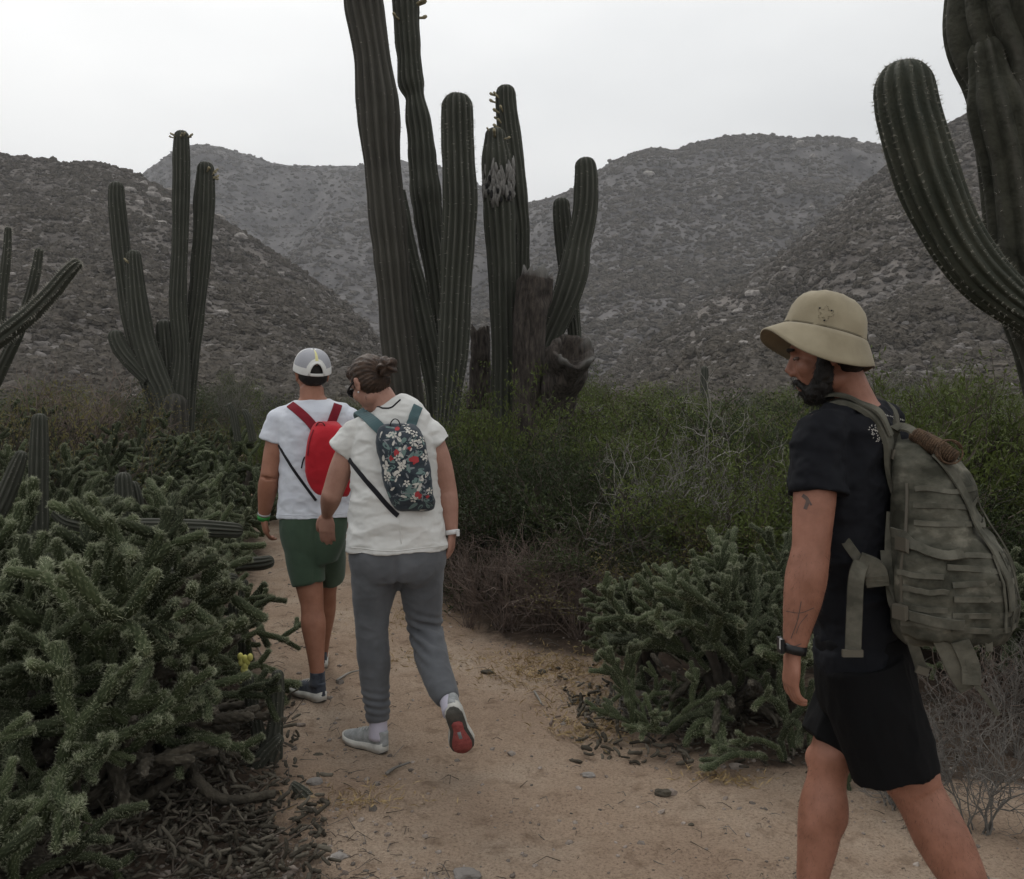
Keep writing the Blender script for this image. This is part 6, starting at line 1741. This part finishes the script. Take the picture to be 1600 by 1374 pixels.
    shoe('shoe', hl, fd, u, .255, root, M['shoe_grey'], M['sole_white'], M['sole_dark'])
    toe = P(731, 1188, 3.67); heel = P(706, 1108, 3.545); fd = unit(toe - heel)
    upv = unit(np.array((-.15, 1.0, .45)))
    g, WF = shoe('shoe', heel, fd, upv, .262, root, M['shoe_grey'], M['sole_white'], M['sole_dark'], 'lifted grey shoe showing its red sole', 1.12)
    x = np.linspace(.26, .965, 16); hf = np.interp(x, [.26, .3, .45, .62, .75, .88, .95, .965], [.010, .020, .019, .031, .037, .033, .018, .008]) * 1.12; of = np.interp(x, [0, .4, .7, 1], [0, -.002, .003, .006]); tz = np.interp(x, [0, .08, .6, 1], [.008, 0, 0, .016])
    LL = np.stack([x * .262, of + hf, tz - .0035], 1); RR = np.stack([x * .262, of - hf, tz - .0035], 1)
    V = WF(np.concatenate([LL, RR])); i = np.arange(15); F = [np.stack([i, i + 1, 16 + i + 1, 16 + i], 1)]
    o = put(V, F, 'red_tread', M['sole_red'], g); so = o.modifiers.new('t', 'SOLIDIFY'); so.thickness = .004; so.offset = 0
    V = WF(np.array([(.262 * .46, -.007, -.0065), (.262 * .60, -.007, -.0065), (.262 * .60, .007, -.0065), (.262 * .46, .007, -.0065)])); o = put(V, [np.array([(0, 1, 2, 3)])], 'sole_plate', M['p_grey'], g); so = o.modifiers.new('t', 'SOLIDIFY'); so.thickness = .002
    return root, ts, f, l, u
woman, w_ts, wf, wl_, wu = build_woman()

def soft_pack(root, outline, D, f, l, depth, ts, m, seed, wr=.004):
    """small day pack: outline of (px,py,half width px) down its middle, lying on the back"""
    rows = []
    for px, py, hw in spline(np.array(outline, float), 26):
        p = P(px, py, D - .1); rows.append((p, hw / FPX * D))
    n = 44; th = np.linspace(0, 2 * math.pi, n, endpoint=False); b = -f
    rings = []; m_ = len(rows)
    for i, (p, w) in enumerate(rows):
        t = i / (m_ - 1); c, nn = ts.ray(p + b * .5, f)
        base = c if c is not None else p
        dd = depth * (.55 + .45 * math.sin(min(1, t * 1.15 + .12) * math.pi) ** .6) * min(1, math.sin(min(.999, max(.02, t)) * math.pi) ** .35 + .12)
        cs = np.sign(np.cos(th)) * np.abs(np.cos(th)) ** .7; sn = np.sign(np.sin(th)) * np.abs(np.sin(th)) ** .7
        rings.append(base + (dd / 2 + cs * dd / 2 - .008)[:, None] * b + (sn * w)[:, None] * l)
    rings = np.array(rings)
    # smooth the resting side
    mid = rings.mean(1); sm = mid.copy()
    for _ in range(6): sm[1:-1] = (sm[:-2] + sm[1:-1] + sm[2:]) / 3
    rings += (sm - mid)[:, None, :]
    V = rings.reshape(-1, 3); ii, jj = np.meshgrid(np.arange(m_ - 1), np.arange(n), indexing='ij'); j2 = (jj + 1) % n
    F = [np.stack([ii * n + jj, ii * n + j2, (ii + 1) * n + j2, (ii + 1) * n + jj], -1).reshape(-1, 4)]
    V = np.vstack([V, rings[0].mean(0), rings[-1].mean(0)]); j = np.arange(n); j2 = (j + 1) % n
    F.append(np.vstack([np.stack([np.full(n, m_ * n), j2, j], 1), np.stack([np.full(n, m_ * n + 1), (m_ - 1) * n + j, (m_ - 1) * n + j2], 1)]))
    V, F, Nn = remesh([(V, F)], .0045, 3); V = wrinkle(V, Nn, wr, 9, seed, (1, 1, 1)); V = wrinkle(V, Nn, wr * .4, 24, seed + 2)
    put(V, F, 'bag', M[m], root)
    return Surf(V, F)

def seen(surf, px, py, off=.001):
    h, nn = surf.ray((0, 0, CAMZ), P(px, py, 2.) - np.array((0, 0, CAMZ)))
    if h is None: return None, None
    return h + nn * off, nn
def strap_px(surf, px, w, th_, off, nm, m, root, n=18):
    """strap through photograph points that rest on a surface"""
    pp, nn_ = [], []
    for x, y in spline(np.array(px, float), n):
        h, nn = seen(surf, x, y, off)
        if h is not None: pp.append(h); nn_.append(nn)
    pp = np.array(pp); nn_ = np.array(nn_)
    for _ in range(3): pp[1:-1] = (pp[:-2] + pp[1:-1] * 2 + pp[2:]) / 4; nn_[1:-1] = (nn_[:-2] + nn_[1:-1] * 2 + nn_[2:]) / 4
    V, F = ribbon(pp, nn_, w, th_); return put(V, F, nm, M[m], root, smooth=False), pp, nn_

def woman_pack():
    root = thing('backpack', P(636, 735, 3.7), 'small dark backpack with floral print and teal straps on the back of the woman', 'backpack')
    s = soft_pack(root, [(622, 664, 22), (622, 668, 31), (625, 690, 38), (632, 725, 39), (638, 760, 38), (646, 790, 35), (648, 802, 31), (648, 806, 22)], 3.72, wf, wl_, .105, w_ts, 'print_base', 51)
    o, pp, nn_ = strap_px(w_ts, [(600, 676), (588, 664), (572, 652), (556, 645)], .050, .005, .011, 'shoulder_strap', 'teal', root)
    q = spline([pp[-1], pp[-1] + np.array((-.02, .03, .012)), pp[-1] + np.array((-.03, .09, -.01)), pp[-1] + np.array((.01, .15, -.06))], 10)
    V, F = ribbon(q, np.tile((-.5, -.1, 1), (10, 1)), .05, .005); put(V, F, 'shoulder_strap', M['teal'], root, smooth=False)
    o, pp, nn_ = strap_px(w_ts, [(641, 668), (645, 655), (649, 644), (652, 637)], .044, .005, .010, 'shoulder_strap', 'teal', root)
    strap_px(w_ts, [(546, 718), (568, 746), (590, 772), (612, 797), (622, 806)], .021, .004, .004, 'lower_strap', 'dark_web', root, 24)
    h, nn = seen(s, 617, 668); t = np.linspace(0, math.pi, 14)
    q = h + np.stack([np.cos(t) * .022, np.zeros(14), np.sin(t) * .038], 1) + np.array((0, .012, -.004)); V, F = ribbon(q, np.stack([np.cos(t), t * 0 + .02, np.sin(t)], 1), .008, .004); put(V, F, 'grab_loop', M['dark_web'], root)
    # printed motifs lie flat on the cloth
    mbs = {k: MB() for k in ('p_white', 'p_red', 'p_green', 'p_grey')}
    def petal(px, py, ang, L, w, key, off=.0008):
        h, nn = seen(s, px, py)
        if h is None: return
        x = unit(np.cross(nn, (0, 0, 1.0)) + 1e-6); y = np.cross(nn, x); d = x * math.cos(ang) + y * math.sin(ang); e = np.cross(nn, d)
        ring = [h + d * (L * .5 * math.cos(t)) + e * (w * .5 * math.sin(t) * (1 - .35 * math.cos(t))) for t in np.linspace(0, 6.28, 9)[:-1]]
        out = []
        for p in ring: c, n2 = s.near(p); out.append(c + n2 * off)
        mbs[key].add(np.array(out), [np.array([(0, 1, 2, 3), (0, 3, 4, 7), (4, 5, 6, 7)])])
    inside = lambda x, y: abs(x - np.interp(y, [664, 735, 806], [623, 635, 647])) < np.interp(y, [664, 690, 790, 806], [24, 36, 34, 22])
    n_ = 0
    while n_ < 190:
        x, y = rng.uniform(588, 684), rng.uniform(666, 804)
        if not inside(x, y): continue
        n_ += 1; k = rng.random()
        if k < .10:
            a0 = rng.uniform(0, 6)
            for j in range(5): a_ = a0 + j * 1.2566; petal(x + 3.4 * math.cos(a_), y - 3.4 * math.sin(a_), a_, .013, .008, 'p_white', .0014)
        elif k < .30: petal(x, y, rng.uniform(0, 6), rng.uniform(.016, .034), rng.uniform(.008, .014), 'p_white', .0011)
        elif k < .62: petal(x, y, rng.uniform(0, 6), rng.uniform(.026, .055), rng.uniform(.011, .020), 'p_green', .0007)
        else: petal(x, y, rng.uniform(0, 6), rng.uniform(.014, .032), rng.uniform(.004, .008), 'p_grey', .0009)
    for cx, cy, r in ((646, 719, 9), (618, 707, 6), (611, 716, 5), (655, 774, 8), (622, 671, 6), (640, 700, 4), (668, 776, 4)):
        for j in range(9): a_ = rng.uniform(0, 6.28); rr = r * rng.uniform(0, .6); petal(cx + rr * math.cos(a_), cy + rr * math.sin(a_), a_, r * .0026, r * .0017, 'p_red', .0017)
    for k, mb in mbs.items():
        if mb.n: mb.obj('print_' + {'p_white': 'flowers', 'p_red': 'red_blooms', 'p_green': 'leaves', 'p_grey': 'sprigs'}[k], [M[k]], root, smooth=False, kind='stuff')
woman_pack()

# ------------------------------------------------------------------ far man
def build_far():
    D0 = 4.59
    root = thing('person', P(491, 0, D0) * (1, 1, 0), 'man in a grey and white cap, white T-shirt and green shorts leading on the path', 'person')
    f = unit((-.18, 1, 0)); u = np.array((0, 0, 1.0)); l = np.cross(u, f)
    sec = [(487, 612, .058, .056), (488, 624, .085, .068), (489, 636, .145, .09), (491, 652, .182, .108), (492, 690, .182, .12), (492, 740, .172, .115), (492, 785, .176, .118), (492, 808, .182, .12), (492, 835, .18, .12)]
    def torso(g, lo=0, hi=99):
        s = sec[lo:hi]; return limb([P(x, y, D0) for x, y, _, _ in s], np.array([(w * g, d * g) for _, _, w, d in s]), 28, 26, ref=l)
    shL, shR = P(438, 656, 4.57), P(545, 656, 4.62)
    elL, wrL = P(421, 745, 4.55), P(412, 808, 4.62)
    elR, wrR = P(556, 745, 4.66), P(540, 800, 4.84)
    hc = P(487, 584, 4.60); A = head_axes((-.42, .9), R(6))
    hp, W_ = head_pieces(hc, A, 1.0)
    hipL, hipR = P(472, 840, 4.59), P(512, 840, 4.63)
    knL, anL = P(487, 938, 4.56), P(496, 1056, 4.50)
    knR, anR = P(508, 925, 4.84), P(503, 1020, 5.06)
    pcs = hp + [torso(.86), limb([P(488, 628, 4.59), P(487, 606, 4.60)], [.064, .060], 8, 18),
                limb([shL, (shL + elL) / 2, elL], [.048, .053, .047], 18, 18), limb([elL, elL + (wrL - elL) * .3, wrL], [.047, .050, .028], 18, 16), ell(shL, (.05, .05, .048)),
                limb([shR, (shR + elR) / 2, elR], [.046, .050, .047], 18, 18), limb([elR, elR + (wrR - elR) * .3, wrR], [.047, .048, .028], 18, 16), ell(shR, (.048, .048, .046)),
                limb([hipL, (hipL + knL) / 2, knL], [.085, .076, .061], 18, 20), limb([knL + (hipL - knL) * .1, knL, knL + (anL - knL) * .15, knL + (anL - knL) * .33, knL + (anL - knL) * .7, anL, anL - (0, 0, .04)], [.064, .060, .057, .062, .044, .035, .035], 30, 20),
                limb([hipR, (hipR + knR) / 2, knR], [.085, .076, .060], 18, 20), limb([knR, knR + (anR - knR) * .33, knR + (anR - knR) * .7, anR, anR - (0, 0, .03)], [.060, .062, .044, .035, .035], 26, 20)]
    pcs += hand(wrL, np.array((.12, .12, -1)), np.array((1, .5, 0)), np.array((-.1, 1, 0)), 1.0, .7)
    pcs += hand(wrR, np.array((0, .3, -1)), np.array((-1, .3, 0)), np.array((0, 1, .2)), 1.0, .6)
    V, F, Nn = remesh(pcs, .006, 3); put(V, F, 'body', M['skin_far'], root)
    eyes(W_, A, root)
    def E(p, r): return ell(W_(p), np.asarray(r), A)
    V, F, Nn = remesh([E((-.028, 0, .010), (.084, .080, .080)), E((-.045, 0, -.03), (.056, .068, .042))], .0055, 2); V = V + Nn * (.002 * fbm(V * 80, 3, 2))[:, None]; put(V, F, 'hair', M['hair_black'], root)
    for s in (1, -1):
        V, F = limb([W_((.088, s * .060, .008)), W_((.04, s * .078, .009)), W_((-.01, s * .083, .010))], [.005, .004, .003], 8, 6); sg = put(V, F, 'sunglasses', M['black_plastic'], root)
        V, F = ell(W_((.094, s * .034, .004)), (.007, .029, .020), A); put(V, F, 'lens', M['black_plastic'], sg)
    # cap
    cA = head_axes((-.42, .9), R(-17)); cc = W_((-.012, 0, .012))
    cap = link('cap', None, root, 'baseball cap with grey panels, white trim and a pale yellow stripe'); cap.location = Vector(cc) - world_loc(root)
    n = 180; th = np.linspace(-math.pi, math.pi, n, endpoint=False); m_ = 56; V = []
    for a_ in np.linspace(0, math.pi / 2 * .99, m_):
        V.append(np.stack([np.cos(th) * .108 * math.cos(a_) ** .72, np.sin(th) * .093 * math.cos(a_) ** .72, np.full(n, .112 * math.sin(a_) ** .95 + 0.0)], 1))
    V = np.concatenate(V); ii, jj = np.meshgrid(np.arange(m_ - 1), np.arange(n), indexing='ij'); j2 = (jj + 1) % n
    Fq = np.stack([ii * n + jj, ii * n + j2, (ii + 1) * n + j2, (ii + 1) * n + jj], -1).reshape(-1, 4)
    tc_ = th[jj.ravel()]; rr = ii.ravel() * 16.0 / m_
    back = np.abs(np.abs(tc_ + math.pi / n) - math.pi); 
    hole = (np.hypot(back / .42, (rr + .5) / 6.0) < 1.0)
    hole = hole & (rr >= 1)
    white = (rr < 3) | (np.hypot(back / .62, rr / 8.2) < 1.0) | (np.abs(tc_) < .9) & (rr < 12) | (rr > 15) | (np.abs(np.abs(tc_) - 1.35) < .10)
    yel = (back < .10) & (rr >= 7)
    keep = ~hole; idx = np.where(yel, 2, np.where(white, 0, 1))
    Wc = lambda q: np.asarray(cc) + np.asarray(q) @ cA
    mb = MB(); mb.V = [Wc(V)]; mb.F = [Fq[keep]]; mb.M = [idx[keep]]; mb.A = [np.zeros(len(V))]; mb.n = len(V)
    o = mb.obj('crown', [M['cap_white'], M['cap_grey'], M['cap_yellow']], cap); so = o.modifiers.new('t', 'SOLIDIFY'); so.thickness = .003; so.offset = 1
    q = [];
    for t in np.linspace(0, math.pi, 15): aa = math.pi - .42 * math.cos(t); q.append((math.cos(aa) * .111 * math.cos(.62 * math.sin(t)) ** .72, math.sin(aa) * .096 * math.cos(.62 * math.sin(t)) ** .72, .112 * math.sin(.62 * math.sin(t)) ** .95 + .001))
    V, F = ribbon(Wc(np.array(q)), np.array([unit(p) for p in q]) @ cA, .012, .003); put(V, F, 'opening_trim', M['cap_white'], cap)
    pk = []
    for t in np.linspace(0, 1, 7):
        a_ = np.linspace(-1.05, 1.05, 15); r = .104 + .068 * t * np.cos(a_ * .9) ** .6
        pk.append(np.stack([np.cos(a_) * r, np.sin(a_) * (.090 - .004 * t), -.012 * t * np.cos(a_) - .014 * np.sin(a_) ** 2 * t + .004], 1))
    V = Wc(np.concatenate(pk)); ii, jj = np.meshgrid(np.arange(6), np.arange(14), indexing='ij'); F = [np.stack([ii * 15 + jj, ii * 15 + jj + 1, (ii + 1) * 15 + jj + 1, (ii + 1) * 15 + jj], -1).reshape(-1, 4)]
    o = put(V, F, 'peak', M['cap_white'], cap); so = o.modifiers.new('t', 'SOLIDIFY'); so.thickness = .004
    V, F = ell(Wc((0, 0, .114)), (.006, .006, .004)); put(V, F, 'button', M['dark_web'], cap)
    # shirt
    slL, slR = P(425, 691, 4.56), P(553, 690, 4.63)
    pc = [torso(1.05, 1, 8), limb([shL, (shL + slL) / 2, slL], [.062, .064, .066], 12, 22), limb([shR, (shR + slR) / 2, slR], [.062, .062, .064], 12, 22), ell(shL, (.066, .066, .060)), ell(shR, (.066, .066, .060)),
          limb([P(488, 640, 4.59), shL + (0, 0, .012)], [.055, .050], 10, 16), limb([P(488, 640, 4.59), shR + (0, 0, .012)], [.055, .050], 10, 16)]
    V, F, Nn = remesh(pc, .006, 3); V = wrinkle(V, Nn, .010, 5.0, 43, (.9, 1, 1.4)); V = wrinkle(V, Nn, .004, 13, 45, (.8, 1, 1.5))
    put(V, F, 't_shirt', M['tee_blue'], root); ts = Surf(V, F)
    q = [];
    for a_ in np.linspace(0, 2 * math.pi, 50, endpoint=False):
        d_ = np.array((math.cos(a_), math.sin(a_), 0)); h_, n_ = ts.ray(P(492, 801, D0) + d_ * .5, -d_)
        if h_ is not None: q.append(h_)
    q = np.array(q + q[:1]); V, F = tube(q, .002, 5, False); put(V, F, 'hem', M['tee_blue'], root)
    # shorts
    hmL, hmR = P(483, 913, 4.565), P(513, 903, 4.78)
    pc = [limb([P(492, 795, D0), P(491, 820, D0), P(491, 850, D0), P(491, 880, D0)], [[.170, .118], [.174, .120], [.160, .110], [.120, .09]], 12, 26, ref=l), ell(P(474, 842, 4.60), (.080, .085, .10)), ell(P(510, 842, 4.60), (.080, .085, .10)),
          limb([hipL + (0, 0, .03), hipL + (hmL - hipL) * .5, hmL], [.098, .096, .086], 18, 24), limb([hipR + (0, 0, .03), hipR + (hmR - hipR) * .5, hmR], [.098, .094, .084], 18, 24)]
    V, F, Nn = remesh(pc, .006, 16, .6); V = wrinkle(V, Nn, .008, 4.2, 53, (1.2, 1.2, .5)); cx_ = P(493, 0, 4.5)[0]; m_ = np.exp(-((V[:, 0] - cx_) / .014) ** 2) * (Nn[:, 1] < .2) * np.clip((P(0, 812, 4.5)[2] - V[:, 2]) / .06, 0, 1); V = V - Nn * (m_ * .010)[:, None]; put(V, F, 'shorts', M['green_short'], root)
    d = unit(wrL - elL); V, F = tube([wrL - d * .010, wrL + d * .012], .0315, 20); put(V, F, 'wristband', M['green_band'], root)
    V, F = tube([wrL - d * .024, wrL - d * .014], .0322, 20); put(V, F, 'bracelet', M['metal'], root)
    V, F = limb([anL + (0, 0, .02), anL, anL - (0, 0, .05)], [.038, .038, .042], 8, 16); put(V, F, 'sock', M['shoe_dark'], root)
    fd = unit((-.72, .7, 0)); hl = np.array((anL[0], anL[1], float(ground_z(anL[0], anL[1])) + .001)) - fd * .055
    shoe('shoe', hl, fd, u, .275, root, M['shoe_dark'], M['sole_white'], M['sole_dark'], 'dark grey shoe with chunky white sole', 1.1, .040)
    fd = unit((-.25, .95, 0)); hl = np.array((anR[0], anR[1], float(ground_z(anR[0], anR[1])) + .001)) - fd * .055
    shoe('shoe', hl, fd, u, .275, root, M['shoe_dark'], M['sole_white'], M['sole_dark'])
    return root, ts, f, l, u
far, f_ts, ff_, fl_, fu_ = build_far()
def red_pack():
    root = thing('backpack', P(511, 725, 4.42), 'bright red drawstring style backpack with dark red straps on the leading man', 'backpack')
    s = soft_pack(root, [(510, 660, 14), (510, 665, 22), (511, 684, 29), (511, 710, 34), (513, 745, 36), (517, 768, 32), (520, 782, 22)], 4.44, ff_, fl_, .10, f_ts, 'red_pack', 61, .003)
    strap_px(f_ts, [(494, 672), (482, 657), (468, 644), (454, 633)], .045, .005, .005, 'shoulder_strap', 'maroon', root)
    strap_px(f_ts, [(515, 668), (520, 655), (525, 642), (528, 633)], .045, .005, .005, 'shoulder_strap', 'maroon', root)
    strap_px(f_ts, [(436, 696), (455, 728), (470, 750), (486, 772), (494, 782)], .014, .004, .004, 'lower_strap', 'dark_web', root, 24)
    h, nn = seen(s, 500, 668)
    if h is not None:
        t = np.linspace(0, math.pi, 12); q = h + np.stack([np.cos(t) * .024, np.zeros(12), np.sin(t) * .030], 1) + np.array((0, .012, -.006)); V, F = ribbon(q, np.stack([np.cos(t), t * 0 + .02, np.sin(t)], 1), .008, .004); put(V, F, 'grab_loop', M['dark_web'], root)
    for px in ([(490, 672), (484, 690), (481, 712)],):
        strap_px(s, px, .006, .004, .002, 'zip', 'maroon', root)
    q = spline([P(476, 714, 4.45), P(473, 722, 4.44), P(471, 732, 4.44)], 6); V, F = tube(q, .004, 5); put(V, F, 'zip_pull', M['dark_web'], root)
red_pack()
